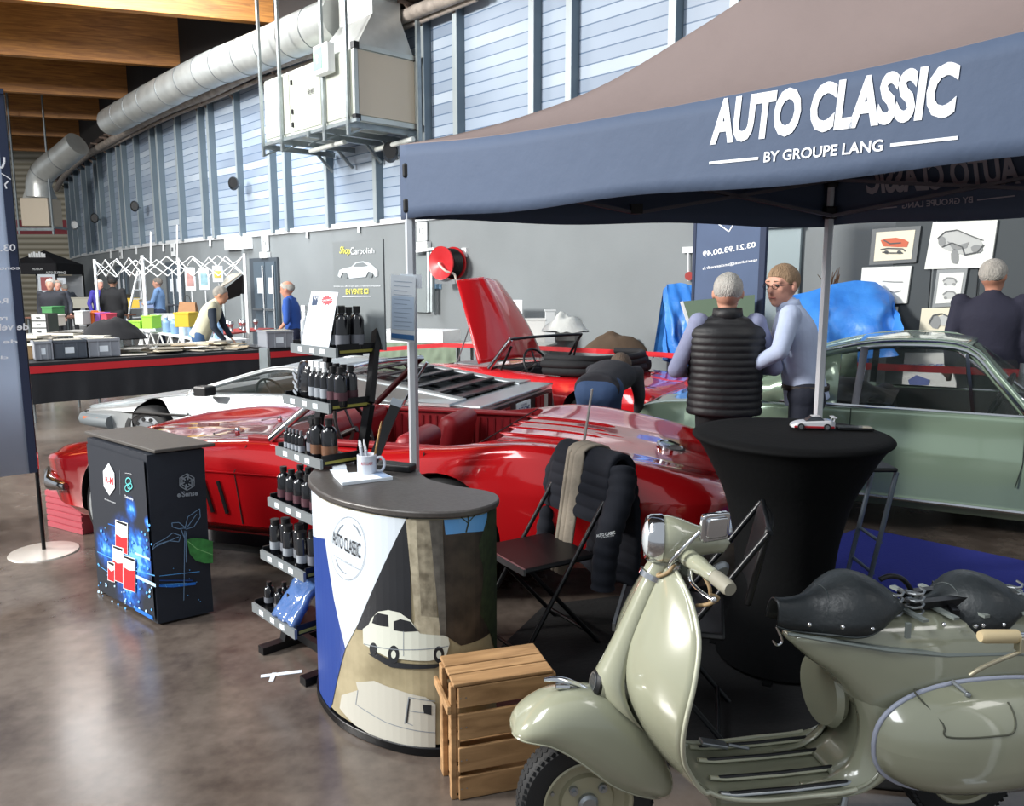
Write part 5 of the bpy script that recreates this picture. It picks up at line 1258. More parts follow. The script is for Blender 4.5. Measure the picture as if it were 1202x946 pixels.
for x in (1.28, -1.22):
    for y in (.67, -.67): wheel(gr, x, y, r=.31, r_rim=.19)
def fy_g(x, z): return interp(gw, x)
side_line(gr, [(x / 10, .235) for x in range(-8, 9, 2)], lambda x, z: interp(gw, x) - .012, m=CHROME, r=.012, nm='sill_trim')
side_line(gr, [(.5, .84), (.5, .56), (.47, .4)], lambda x, z: fy_g(x, z) - .001 - .05 * max(0, (z - .56) / .33), nm='door_gap', m=pm('gap_green', '#1d2924', .8)); side_line(gr, [(-.55, .84), (-.55, .56), (-.53, .4)], lambda x, z: fy_g(x, z) - .001 - .05 * max(0, (z - .56) / .33), nm='door_gap', m=pm('gap_green', '#1d2924', .8))
gA0, gA1, gR, gC = (.52, .66, .855), (.14, .53, 1.27), (-.55, .54, 1.265), (-1.5, .60, .86)
for s in (1, -1):
    V = lambda p: Vector((p[0], s * p[1], p[2]))
    E = cr([V(gA0), V((.33, .60, 1.08)), V(gA1), V((-.2, .53, 1.30)), V(gR), V((-1.0, .565, 1.13)), V(gC)], 4)
    mb = MB(GRN); mb.tube(E, [.038] * len(E), 10); mb.build('roof_rail', gr, world=False, smooth=50)
    mb = MB(CHROME); E2 = [p + Vector((0, s * .035, -.012)) for p in E[:17]]; mb.tube(E2, .013, 6); mb.build('window_frame', gr, world=False, smooth=50)
    # glass fan
    def belt(x): return Vector((x, s * .70, .853))
    gl = [e + Vector((0, s * .012, -.01)) for e in E[0:18]]
    mb = MB(GLASS); mb.loft([[g_, belt(min(g_.x, .50))] for g_ in gl], close=False); mb.build('side_window', gr, world=False, solid=.004)
    mb = MB(CHROME); mb.tube([belt(.52), belt(-.5), belt(-1.05)], .013, 6); mb.build('belt_trim', gr, world=False)
    mb = MB(CHROME); mb.bar(belt(-.53) + Vector((0, 0, -.01)), Vector((-.5, s * .575, 1.265)), .05, .02, up=(0, 1, 0)); mb.build('door_pillar', gr, world=False)
    mb = MB(CHROME); mb.bar(belt(.2), Vector((.14, s * .56, 1.24)), .022, .02, up=(0, 1, 0)); mb.build('quarterlight_frame', gr, world=False)
    mb = MB(GRN); q = E[17:]; mb.loft([[g_, belt(g_.x) + Vector((0, -s * .02 * max(0, -1 - g_.x) * 4, -.01))] for g_ in q], close=False); mb.build('rear_pillar', gr, world=False, solid=.02, smooth=50)
    # bright gutter under the roof
    mb = MB(CHROME); mb.tube([p + Vector((0, s * .04, .02)) for p in E[6:22]], .007, 6); mb.build('roof_gutter', gr, world=False)
def roofp(i, j):
    P_ = cr([(gA1[0], gA1[1], gA1[2]), (-.2, .53, 1.30), (gR[0], gR[1], gR[2])], 6); f = i * (len(P_) - 1); k_ = min(int(f), len(P_) - 2); p = P_[k_].lerp(P_[k_ + 1], f - k_); a = 2 * j - 1
    return Vector((p.x + .05 * (1 - a * a) * (1 - i) * 1.4, p.y * a, p.z + .045 * (1 - a * a)))
mb = MB(GRN); mb.grid(roofp, 12, 14); mb.build('roof', gr, world=False, smooth=60, solid=.02, fixn=False)
mb = MB(GLASS); mb.grid(lambda i, j: Vector((gR[0] + (gC[0] - gR[0]) * i, (gR[1] + (gC[1] - gR[1]) * i) * (2 * j - 1), gR[2] + (gC[2] - gR[2]) * i ** 1.3 + .05 * (1 - (2 * j - 1) ** 2))), 8, 10); mb.build('rear_window', gr, world=False, smooth=60, solid=.005, fixn=False)
pt = windscreen(gr, .80, .86, .66, .20, 1.30, .52, bow=.2, frame=CHROME, r=.016)
seat(gr, -.1, .32, DARK, .3, .48, .5); seat(gr, -.1, -.32, DARK, .3, .48, .5); steering(gr, .4, .3, .86)
mb = MB(DARK); mb.box((.6, 0, .8), (.22, 1.2, .14)); mb.build('dashboard', gr, world=False, bevel=.05)
mb = MB(pm('black_leather_coat', '#1d1d20', .5, bump=(9, .6))); mb.M = Matrix.Translation((-.75, -.1, .86)); mb.grid(lambda i, j: Vector(((i - .5) * .9, (j - .5) * .9, .12 * math.sin(PI * i) * math.sin(PI * j) * (1 + .6 * noise.noise(Vector((i * 5, j * 5, 2)))))), 16, 16); mb.build('parcel_shelf', gr, world=False, smooth=60)
for s in (1, -1):
    mb = MB(CHROME); mb.tube(cr([(-1.95, s * .72, .45), (-2.2, s * .62, .45), (-2.34, s * .35, .46), (-2.36, 0, .46)], 4), .04, 8); mb.build('rear_bumper', gr, world=False, smooth=50)
    mb = MB(CHROME); mb.tube(cr([(1.8, s * .78, .42), (2.08, s * .68, .42), (2.2, s * .35, .42), (2.23, 0, .42)], 4), .04, 8); mb.build('front_bumper', gr, world=False, smooth=50)
    mb = MB(pm('headlamp', '#cfd6da', .08, .3)); mb.sph((2.1, s * .5, .62), (.05, .09, .09), 14, 10); mb.build('headlamp', gr, world=False, smooth=50)
# ================================================================= SCOOTER
CRM = pm('scooter_paint', '#9a9c87', .2, .0, coat=1., var=(2.2, .06)); CRM2 = pm('scooter_inner', '#7d7f6c', .35, coat=.3)
LEA = pm('black_saddle_leather', '#23282b', .42, bump=(40, .15)); IVO = pm('ivory_grip', '#b5a582', .55); TAN = pm('tan_cable', '#9b8360', .6)
szr = R(-171); so = at(687, 936, z=.2)
sc_ = thing('scooter', 'cream green vintage scooter with two black leather saddles in the foreground', 'scooter', (so.x, so.y, 0), szr)
SM = WM[sc_.name]; SI = SM.inverted()
def SL(x, y, off=0.):
    """pixel -> scooter frame, on the upright plane `off` to the left of its centre line"""
    d = ray(x, y); l = Vector((-math.sin(szr), math.cos(szr))); o = Vector((so.x, so.y))
    t = (o.dot(l) + off) / (d.x * l.x + d.y * l.y); q = Vector((0, 0, CAM_H)) + d * t; p = SI @ q
    return Vector((p.x, off, p.z))
def arch(mb, T, B, n=14, p=.62):
    """shell: crest points T on the centre line, edge points B (x, halfwidth, z) mirrored"""
    rings = []
    for t, b in zip(T, B):
        r = []
        for k_ in range(-n // 2, n // 2 + 1):
            a = PI * k_ / n; s_, c_ = math.sin(a), math.cos(a)
            c2 = abs(c_) ** p; y = b.y * (abs(s_) ** .9) * (1 if s_ >= 0 else -1)
            r.append(Vector((b.x + (t.x - b.x) * c2, y, b.z + (t.z - b.z) * c2)))
        rings.append(r)
    mb.loft(rings, close=False, cap=False)
def sb(mb, name, parent=None, **k): return mb.build(name, parent or sc_, world=False, **k)
# mudguard
Tp = [(601, 857), (606, 843), (618, 830), (636, 818), (655, 811), (682, 807), (708, 810), (730, 819), (750, 836), (766, 860), (779, 888), (787, 913), (782, 934)]
Bp = [(602, 860), (606, 865), (616, 870), (630, 873), (646, 876), (664, 884), (682, 895), (700, 908), (718, 921), (738, 930), (756, 935), (770, 937), (780, 935)]
hw = [.02, .05, .075, .088, .095, .098, .1, .1, .098, .092, .08, .06, .02]
T = cr([SL(*p) for p in Tp], 4); B = []
for p, w in zip(Bp, hw): q = SL(*p, off=w); B.append(Vector((q.x, w, q.z)))
B = cr(B, 4)
mb = MB(CRM); arch(mb, T, B, 18); sb(mb, 'mudguard', smooth=70, solid=.006, fixn=False)
mb = MB(CRM); mb.tube([Vector((b.x, b.y, b.z)) for b in B], .004, 6); sb(mb, 'mudguard_edge')
Tc = cr([SL(*p) for p in ((638, 798), (650, 797), (665, 799), (680, 804), (694, 811))], 3)
mb = MB(CHROME); mb.tube([p for p in Tc], [.006, .008, .01, .012, .013, .013, .013, .012, .011, .01, .009, .007, .004][:len(Tc)], 8, flat=.7)
mb.tube([SL(652, 806), SL(668, 806)], .009, 8); sb(mb, 'mudguard_crest', smooth=50)
# wheels
def swheel(x, z, label=None):
    mb = MB(TYRE); r = .205; w = .088
    mb.lathe([(.13, -w * .42), (.15, -w * .5), (.19, -w * .45), (r, -w * .25), (r + .004, 0), (r, w * .25), (.19, w * .45), (.15, w * .5), (.13, w * .42), (.12, 0), (.13, -w * .42)], c=(x, 0, z), seg=48, axis='y', cap=False)
    o = sb(mb, 'wheel', smooth=35)
    mb = MB(TYRE)
    for k_ in range(64):
        a = 2 * PI * k_ / 64
        for s_ in (-1, 1):
            c = Vector((x + math.cos(a) * (r - .008), s_ * w * .36, z + math.sin(a) * (r - .008))); mb.box(c, (.009, .012, .012), M=Matrix.Rotation(-a, 4, 'Y') @ Matrix.Rotation(.5 * s_, 4, 'X'))
            c = Vector((x + math.cos(a + .05) * r, s_ * w * .12, z + math.sin(a + .05) * r)); mb.box(c, (.006, .016, .012), M=Matrix.Rotation(-a, 4, 'Y') @ Matrix.Rotation(-.6 * s_, 4, 'X'))
    sb(mb, 'tyre_tread', o)
    mb = MB(pm('rim_cream', '#a09c83', .35, .1, coat=.3))
    mb.lathe([(.137, w * .47), (.132, w * .5), (.124, w * .44), (.118, w * .2), (.1, w * .12), (.085, w * .16), (.078, w * .3), (.06, w * .34), (.04, w * .32), (.001, w * .32)], c=(x, 0, z), seg=40, axis='y', cap=False)
    mb.lathe([(.137, -w * .47), (.124, -w * .44), (.118, -w * .2), (.08, -w * .1), (.001, -w * .1)], c=(x, 0, z), seg=40, axis='y', cap=False)
    rm_ = sb(mb, 'rim', o, smooth=35)
    mb = MB(STEEL); mb.lathe([(.03, w * .3), (.03, w * .46), (.022, w * .55), (.001, w * .56)], c=(x, 0, z), seg=20, axis='y')
    for k_ in range(4):
        a = PI / 4 + PI / 2 * k_; c = Vector((x + .062 * math.cos(a), w * .3, z + .062 * math.sin(a))); mb.tube([c, c + Vector((0, .012, 0))], .014, 10); mb.tube([c, c + Vector((0, .022, 0))], .007, 6)
    for k_ in range(5):
        a = 2 * PI * k_ / 5 + .3; c = Vector((x + .11 * math.cos(a), w * .14, z + .11 * math.sin(a))); mb.tube([c, c + Vector((0, .012, 0))], .006, 6)
    sb(mb, 'wheel_nuts', o, smooth=40)
swheel(0, .205); swheel(-1.24, .205)
mb = MB(CRM2); mb.tube([(-.2, -.06, .62), (-.1, -.075, .42), (-.02, -.075, .25), (0, -.07, .205)], [.025, .022, .022, .028], 12); sb(mb, 'front_fork', smooth=50)
# leg shield: centre curve, edge curve
cc = [(-.215, .925), (-.19, .87), (-.155, .79), (-.115, .69), (-.1, .60), (-.115, .52), (-.16, .43), (-.21, .355), (-.275, .29), (-.36, .245), (-.48, .23), (-.62, .23), (-.76, .232), (-.84, .26), (-.89, .33), (-.915, .41)]
ew = [.04, .15, .235, .275, .28, .26, .215, .175, .15, .14, .15, .155, .155, .15, .14, .13]
sbk = [.02, .055, .085, .10, .095, .08, .06, .05, .03, .01, 0, 0, 0, 0, 0, 0]
ec = []
P3 = cr([(c[0], c[1], 0) for c in cc], 4); E3 = cr([(w, s_, 0) for w, s_ in zip(ew, sbk)], 4)
def shield(i, j):
    f = i * (len(P3) - 1); k_ = min(int(f), len(P3) - 2); t = f - k_; p = P3[k_].lerp(P3[k_ + 1], t); e = E3[k_].lerp(E3[k_ + 1], t); a = 2 * j - 1
    lift = .012 * abs(a) ** 6 * (1 if p.x < -.3 else 0)
    return Vector((p.x - e.y * abs(a) ** 2.2, e.x * a, p.y + lift))
mb = MB(CRM); mb.grid(shield, 75, 26); sb(mb, 'leg_shield', smooth=75, solid=.008, fixn=False)
for s_ in (0, 1): mb = MB(pm('shield_trim', '#b9bba8', .3, .2)); mb.tube([shield(i / 75, s_) for i in range(62)] + [], .007, 8); sb(mb, 'shield_rim', smooth=50)
# steering head fairing and horn cover on the front of the shield
rings = []
for (x, z), w, d in zip([(-.215, .93), (-.19, .87), (-.155, .79), (-.118, .70), (-.095, .62), (-.09, .56), (-.11, .50), (-.15, .44)], (.028, .032, .036, .042, .055, .07, .085, .07), (.022, .03, .032, .036, .05, .068, .06, .01)):
    rings.append([Vector((x + d * math.cos(a) - .004, w * math.sin(a), z + d * .35 * math.cos(a))) for a in [PI * (k_ / 12 - .5) for k_ in range(13)]])
R2 = []
for j in range(13): R2.append(cr([r[j] for r in rings], 3))
mb = MB(CRM); mb.loft([[R2[j][i] for j in range(13)] for i in range(len(R2[0]))], close=False); sb(mb, 'column_cover', smooth=70, solid=.003, fixn=False)
hc = Vector((-.03, .0, .565)); mb = MB(CRM); mb.tube([(-.11, 0, .56), (-.05, 0, .562), (-.035, 0, .565)], [.06, .048, .043], 20); sb(mb, 'horn_casing', smooth=50)
M = Matrix.Translation(hc) @ Matrix.Rotation(PI / 2 - .25, 4, 'Y'); mb = MB(BLACK); mb.M = M; mb.lathe([(.001, -.006), (.038, -.006), (.041, .004), (.034, .012), (.001, .012)], seg=24)
mb.use(STEEL); mb.lathe([(.028, .012), (.028, .015), (.024, .015), (.024, .012)], seg=24)
for k_ in range(5): mb.box((0, (k_ - 2) * .009, .0135), (.04, .003, .003))
sb(mb, 'horn_grille', smooth=40)
bd2 = SL(776, 687, .05); mb = MB(CHROME); mb.M = Matrix.Translation(SL(775, 688, .03)) @ Matrix.Rotation(.5, 4, 'Y'); mb.box((0, 0, 0), (.008, .02, .05)); mb.box((.003, 0, .0), (.008, .03, .008)); sb(mb, 'badge', bevel=.002)
# floor rails
for y in (-.115, -.045, .045, .12):
    mb = MB(STEEL if y > .1 else pm('rail_cream', '#b3b49c', .35)); z0 = .242
    mb.tube([(-.37, y, z0 + .014), (-.42, y, z0 + .004), (-.6, y, z0), (-.76, y, z0 + .003), (-.80, y, z0 + .012)], .009, 8, flat=.7); rl = sb(mb, 'floor_rail', smooth=50)
    mb = MB(BLACK); mb.tube([(-.40, y, z0 + .012), (-.6, y, z0 + .007), (-.77, y, z0 + .010)], .006, 6, flat=.8); sb(mb, 'rail_rubber', rl)
mb = MB(STEEL); mb.M = Matrix.Translation((-.43, -.07, .29)); mb.box((0, 0, 0), (.09, .035, .012), M=Matrix.Rotation(-.25, 4, 'Y')); mb.tube([(-.05, 0, -.01), (-.12, 0, -.03)], .006, 6); sb(mb, 'brake_pedal', bevel=.004)
# rear body shell
sx = [-.615, -.64, -.68, -.73, -.78, -.83, -.88, -.95, -1.05, -1.2, -1.35, -1.5, -1.62, -1.7]
zt_ = [.672, .688, .702, .716, .726, .732, .735, .737, .737, .733, .72, .69, .64, .58]
zb_ = [.66, .635, .60, .565, .51, .44, .355, .25, .22, .22, .25, .3, .38, .48]
hw_ = [.025, .05, .075, .10, .115, .125, .135, .145, .15, .15, .145, .13, .10, .05]
rings = []
S4 = cr([(a, b, c, d) for a, b, c, d in zip(sx, zt_, zb_, hw_)], 3)
for q in S4:
    x, z1_, z0_, w = q; r = []
    for k_ in range(24):
        a = 2 * PI * k_ / 24; c_, s_ = math.cos(a), math.sin(a); e = .62
        r.append(Vector((x, w * (abs(c_) ** e) * (1 if c_ >= 0 else -1), (z1_ + z0_) / 2 + (z1_ - z0_) / 2 * (abs(s_) ** e) * (1 if s_ >= 0 else -1))))
    rings.append(r)
mb = MB(CRM); mb.loft(rings); sb(mb, 'rear_body', smooth=60)
# front panel of the rear body (curved scuttle with hatch)
FC = [Vector((p.x, p.y, 0)) for p in cr([(-.63, .665, 0), (-.70, .62, 0), (-.77, .55, 0), (-.815, .46, 0), (-.825, .37, 0), (-.80, .29, 0), (-.73, .243, 0), (-.64, .236, 0)], 4)]
YI = [(0, .02), (.3, .06), (.6, .075), (1, .08)]
for s_ in (1, -1):
    def fair(i, j):
        f_ = i * (len(FC) - 1); k_ = min(int(f_), len(FC) - 2); p = FC[k_].lerp(FC[k_ + 1], f_ - k_); yi = interp(YI, i); yo = .03 + .122 * min(1, i * 2.2)
        a_ = j * PI / 2; return Vector((p.x - .13 * (1 - math.cos(a_)) * (1 - .5 * i), s_ * (yi + (yo - yi) * math.sin(a_)), p.y - .012 * math.sin(a_) * i))
    mb = MB(CRM); mb.grid(fair, 28, 8); sb(mb, 'frame_fairing', smooth=70, solid=.004, fixn=False)
def hat(i, j):
    f_ = (.25 + .6 * i) * (len(FC) - 1); k_ = min(int(f_), len(FC) - 2); p = FC[k_].lerp(FC[k_ + 1], f_ - k_); return Vector((p.x - .012, (2 * j - 1) * interp(YI, .25 + .6 * i), p.y))
mb = MB(CRM2); mb.grid(hat, 18, 4); sb(mb, 'engine_hatch', smooth=70, solid=.004, fixn=False)
# cowls
def cowl(s_):
    cx_, cz_, a_, b_, bulge = -1.165, .39, .345, .175, .135
    def P_(i, j):
        r = i; a = 2 * PI * j; c_, s2 = math.cos(a), math.sin(a); e = .84
        x = cx_ + a_ * r * (abs(c_) ** e) * (1 if c_ >= 0 else -1) * (1.12 if c_ < 0 else 1); z = cz_ + b_ * r * (abs(s2) ** e) * (1 if s2 >= 0 else -1)
        return Vector((x, s_ * (.155 + bulge * (1 - r ** 2.6) ** .6), z))
    mb = MB(CRM); mb.grid(P_, 16, 48); c = sb(mb, 'side_cowl', smooth=70, fixn=False)
    mb = MB(pm('cowl_piping', '#a9aec0', .5)); mb.tube([P_(1, j / 48) + Vector((0, s_ * .004, 0)) for j in range(49)], .007, 8); sb(mb, 'cowl_piping', c, smooth=60)
    def surf(x, z):
        dx = (x - cx_) / (a_ * (1.12 if x < cx_ else 1)); dz = (z - cz_) / b_; r = min(.995, (abs(dx) ** 2.3 + abs(dz) ** 2.3) ** (1 / 2.3)); return Vector((x, s_ * (.155 + bulge * (1 - r ** 2.6) ** .6 + .001), z))
    ln = []
    for p in ((1090, 818), (1096, 830), (1102, 846), (1106, 860), (1115, 865), (1140, 866), (1170, 864), (1188, 861), (1192, 850), (1188, 835), (1180, 822)):
        o_ = .22
        for _ in range(5): q = SL(*p, off=o_); sf_ = surf(q.x, q.z); o_ = abs(sf_.y)
        ln.append(sf_)
    mb = MB(pm('hatch_line', '#4b4d40', .6)); mb.tube(cr(ln, 3), .0028, 6); sb(mb, 'cowl_hatch_line', c)
    q = SL(1127, 806, .2); mb = MB(STEEL); mb.tube([surf(q.x, q.z - .01) + Vector((0, 0, .01)), surf(q.x - .02, q.z - .02) + Vector((0, s_ * .01, 0))], .006, 8); mb.sph(surf(q.x - .02, q.z - .022) + Vector((0, s_ * .008, 0)), .009, 10, 6); sb(mb, 'cowl_clip', c)
    return c
cowl(1); cowl(-1)
mb = MB(BLACKM); mb.tube([(-.86, .147, .30), (-.86, .158, .30)], .014, 14); sb(mb, 'bolt', smooth=40)
mb = MB(CRM); mb.M = Matrix.Translation((-.80, -.08, .44)); mb.lathe([(.001, -.02), (.11, -.02), (.12, 0), (.11, .02), (.001, .02)], seg=28, axis='x'); sb(mb, 'spare_cover', smooth=40)
# tank top plate and saddle carrier
mb = MB(pm('carrier_grey', '#8c9490', .4, .4)); mb.tube([SL(925, 744, .06), SL(975, 752, .1), SL(1040, 762, .13), SL(1110, 768, .13), SL(1202, 766, .13)], [.006, .009, .011, .012, .012], 8, flat=.8)
mb.tube([SL(925, 744, -.06), SL(975, 748, -.1), SL(1040, 756, -.13), SL(1202, 764, -.13)], [.006, .009, .011, .012], 8, flat=.8); 
for x in (-.95, -1.05, -1.15, -1.28, -1.4): mb.bar((x, -.13, .745), (x - .03, .13, .745), .02, .008)
mb.bar((-.92, .135, .745), (-.92, .135, .70), .014, .01); sb(mb, 'saddle_carrier', smooth=40)
for x in (-.93, -1.0, -1.33):
    mb = MB(STEEL); mb.tube([Vector((x + .025 * math.cos(a * .9), .05 + .025 * math.sin(a * .9), .735 + .006 * a * .5)) for a in range(0, 26)], .004, 6); sb(mb, 'saddle_spring')
mb = MB(BLACKM); mb.bar((-1.0, .03, .75), (-1.2, .06, .775), .03, .02); mb.bar((-1.02, -.05, .75), (-1.22, -.03, .77), .03, .02); mb.bar((-1.1, .1, .75), (-1.18, -.1, .76), .02, .015); sb(mb, 'luggage_rack')
def saddle(Tp, Bp, ws, name='saddle', rivets=(), seam=None):
    T = cr([SL(*p) for p in Tp], 3); B = []
    for p, w in zip(Bp, ws): q = SL(*p, off=w); B.append(Vector((q.x, w, q.z)))
    B = cr(B, 3); mb = MB(LEA); arch(mb, T, B, 18, p=.72); o = sb(mb, name, smooth=75, solid=.007, fixn=False)
    mb = MB(pm('leather_edge', '#30383a', .5)); mb.tube(B, .0045, 6); sb(mb, 'saddle_edge', o)
    mb = MB(pm('leather_edge', '#30383a', .5)); mb.tube([(p.x, p.y, p.z) for p in [Vector((b.x + (t.x - b.x) * (abs(math.cos(a)) ** .72), b.y * math.sin(a), b.z + (t.z - b.z) * (abs(math.cos(a)) ** .72) + .003)) for t, b, a in [(T[9], B[9], PI * (k_ / 16 - .5)) for k_ in range(17)]]], .003, 6); sb(mb, 'seam', o)
    mb = MB(CHROME)
    for p in rivets: q = SL(*p, off=.135); mb.sph((q.x, q.y, q.z), .007 if p[2:] == () else .01, 8, 6)
    for p in rivets: pass
    sb(mb, 'rivets', o, smooth=40)
    return o
saddle([(909, 703), (925, 703), (945, 699), (965, 689), (985, 678), (1000, 673), (1020, 678), (1038, 690), (1051, 704)],
       [(912, 735), (925, 739), (945, 742), (965, 744), (985, 746), (1005, 748), (1022, 745), (1040, 733), (1052, 714)], [.035, .04, .05, .08, .11, .13, .135, .12, .08], rivets=((950, 733), (989, 736), (1024, 738)))
saddle([(1063, 706), (1080, 704), (1098, 698), (1115, 687), (1130, 678), (1145, 674), (1165, 679), (1185, 690), (1201, 704)],
       [(1066, 732), (1082, 737), (1100, 739), (1120, 741), (1140, 743), (1160, 744), (1178, 741), (1192, 728), (1203, 714)], [.035, .04, .05, .08, .11, .13, .135, .12, .08], rivets=((1108, 733), (1145, 735), (1154, 734), (1178, 733)))
mb = MB(CHROME); mb.tube(cr([SL(911, 735), SL(915, 744), SL(918, 753), SL(912, 757), SL(907, 752)], 4), .004, 6); sb(mb, 'bag_hook', smooth=50)
mb = MB(BLACKM); mb.tube(cr([SL(1033, 680), SL(1045, 676), (SL(1060, 680)), SL(1070, 695), SL(1067, 708), SL(1060, 714)], 4), .008, 8); sb(mb, 'grab_handle', smooth=50)
# headset and handlebar
HS = Vector((-.225, 0, .955))
lc = SL(762, 631); M = Matrix.Translation(lc) @ Matrix.Rotation(-.22, 4, 'Z') @ Matrix.Rotation(PI / 2 - .05, 4, 'Y')      # local z points forward
mb = MB(CRM); mb.M = M
mb.lathe([(.058, -.012), (.066, -.02), (.069, -.05), (.062, -.085), (.048, -.125), (.036, -.17), (.03, -.21), (.001, -.23)], seg=36, cap=False); sb(mb, 'headlamp_shell', smooth=60)
mb = MB(CHROME); mb.M = M; mb.lathe([(.052, .006), (.06, .01), (.068, .0), (.071, -.03), (.0705, -.034)], seg=36, cap=False); hl = sb(mb, 'headlamp_rim', smooth=60)
mb = MB(pm('headlamp_lens', '#cfd6da', .06, .2, coat=1.)); mb.M = M; mb.lathe([(.053, .005), (.04, .014), (.02, .019), (.001, .02)], seg=36, cap=False); sb(mb, 'headlamp_lens', hl, smooth=60)
mb = MB(CRM); mb.M = Matrix(); mb.tube([(-.20, 0, .885), (-.225, 0, .93), (-.265, 0, .97), (-.31, 0, .985)], [.04, .038, .042, .03], 18); sb(mb, 'headset', smooth=60)
mb = MB(CHROME); mb.M = Matrix(); mb.tube([(-.19, 0, .875), (-.196, 0, .89)], [.043, .043], 20); mb.sph((-.27, .045, .95), (.02, .012, .02), 12, 8); mb.sph((-.235, .05, .925), (.02, .014, .018), 12, 8); sb(mb, 'headset_collar', smooth=50)
for s_ in (1, -1):
    mb = MB(CHROME); mb.tube([(-.265, s_ * .02, .955), (-.275, s_ * .12, .955)], .014, 12); sb(mb, 'handlebar', smooth=50)
    mb = MB(CRM if s_ > 0 else CRM); mb.tube(cr([(-.268, s_ * .05, .957), (-.275, s_ * .10, .955), (-.285, s_ * .15, .95), (-.295, s_ * .19, .945)], 3), [.027] * 3 + [.025] * 3 + [.021] * 3 + [.019], 14); sb(mb, 'twist_sleeve', smooth=50)
    mb = MB(pm('grip_grey', '#8d8a7c', .6)); mb.tube(cr([(-.295, s_ * .19, .945), (-.303, s_ * .22, .94), (-.31, s_ * .26, .935)], 3), [.019, .021, .021, .021, .021, .021, .018], 14); sb(mb, 'grip', smooth=50)
    mb = MB(CHROME); mb.tube(cr([(-.255, s_ * .12, .94), (-.24, s_ * .17, .925), (-.25, s_ * .22, .915), (-.265, s_ * .255, .91)], 4), .006, 8, flat=.6); mb.sph((-.266, s_ * .258, .91), .009, 8, 6); sb(mb, 'brake_lever', smooth=50)
# mirror
m0 = Vector((-.24, .06, .95)); m1 = SL(800, 645, .1); m2 = SL(826, 620, .10)
mb = MB(CHROME); mb.tube(cr([m0, SL(786, 662, .08), m1, m2], 4), .006, 8); mb.sph(m2, .012, 10, 8); mr = sb(mb, 'mirror_stalk', smooth=50)
mcen = SL(839, 618, .10); MM = Matrix.Translation(mcen) @ Matrix.Rotation(R(14), 4, 'Z') @ Matrix.Rotation(R(-4), 4, 'X')
mb = MB(CHROME); mb.M = MM @ Matrix.Rotation(PI / 2, 4, 'X'); 
pts_ = []
for cx_, cy_, a0 in ((.033, .027, 0), (-.033, .027, 90), (-.033, -.027, 180), (.033, -.027, 270)):
    for k_ in range(5): a = R(a0 + k_ * 22.5); pts_.append((cx_ + .014 * math.cos(a), cy_ + .014 * math.sin(a)))
mb.prism(pts_, -.008, .008); mb.prism([(x * .72, y * .72) for x, y in pts_], -.016, .0); mb.prism([(x * .72, y * .72) for x, y in pts_], 0, .012); sb(mb, 'mirror_housing', mr, bevel=.004, smooth=40)
q3 = SL(820, 586 + 60, -.12)
mb = MB(BLACK); mb.tube([SL(788, 625, -.1), SL(795, 617, -.14)], [.012, .012], 10); sb(mb, 'switch_housing')
# second round mirror lower right behind the bar
mc2 = SL(843, 672, -.02); mb = MB(STEEL); mb.M = Matrix.Translation(mc2) @ Matrix.Rotation(R(64), 4, 'X') @ Matrix.Rotation(.3, 4, 'Y'); mb.lathe([(.001, -.012), (.03, -.01), (.04, 0), (.038, .006), (.001, .006)], seg=26); sb(mb, 'round_mirror', smooth=40)
mb = MB(CHROME); mb.tube([mc2, SL(818, 660, -.02), SL(808, 655, 0)], .005, 8); sb(mb, 'mirror_stalk')
for pts2 in ([(812, 640, .05), (816, 655, .07), (824, 672, .09), (833, 690, .12), (833, 705, .12)], [(833, 698, .2), (843, 702, .2), (832, 709, .18), (818, 711, .14)], [(815, 642, .05), (808, 630, .02), (818, 627, 0), (820, 645, .0)], [(778, 668, .03), (772, 676, .04), (784, 672, .06), (792, 662, .06)]):
    mb = MB(TAN); mb.tube(cr([SL(*p[:2], off=p[2]) for p in pts2], 5), .0055, 8); sb(mb, 'control_cable', smooth=60)
mb = MB(pm('clamp_grey', '#9b9a8a', .5, .4)); mb.box(SL(818, 636, .03), (.05, .04, .035)); mb.box(SL(800, 640, .02), (.04, .05, .02)); sb(mb, 'switch_box', bevel=.005)
# stand
mb = MB(STEEL); mb.tube([(-.72, .14, 0.005), (-.78, .1, .18), (-.78, -.1, .18), (-.72, -.14, .005)], .011, 8); sb(mb, 'centre_stand')
mb = MB(CRM2); mb.bx(-.8, -.38, -.1, .1, .15, .225); sb(mb, 'floor_beam', bevel=.02)

# neighbouring scooter's handlebar end at the right edge
h0 = at(1150, 747, Y=2.05); h1 = at(1194, 747, Y=2.06)
ns = thing('scooter_handlebar', 'ivory grip and thin lever of another scooter reaching in from the right edge', 'handlebar', (h1.x + .2, h1.y, 0))
mb = MB(IVO); mb.tube([h0, h0.lerp(h1, .1), h1], [.014, .019, .019], 16); mb.build('grip', ns, smooth=50, label='ivory rubber grip')
mb = MB(CHROME); e = at(1290, 748, Y=2.15); mb.tube([h1, e, Vector((e.x + .25, e.y + .1, .6)), Vector((e.x + .3, e.y + .1, 0.01))], .012, 10); mb.build('handlebar', ns, smooth=50)
mb = MB(pm('lever_brass', '#a8a18b', .35, .6)); mb.tube(cr([at(1138, 793, Y=2.0), at(1152, 784, Y=2.0), at(1170, 776, Y=2.02), at(1190, 768, Y=2.04), at(1215, 758, Y=2.06)], 4), .006, 8); mb.box(at(1203, 756, Y=2.05), (.04, .03, .04)); mb.build('lever', ns, smooth=50)
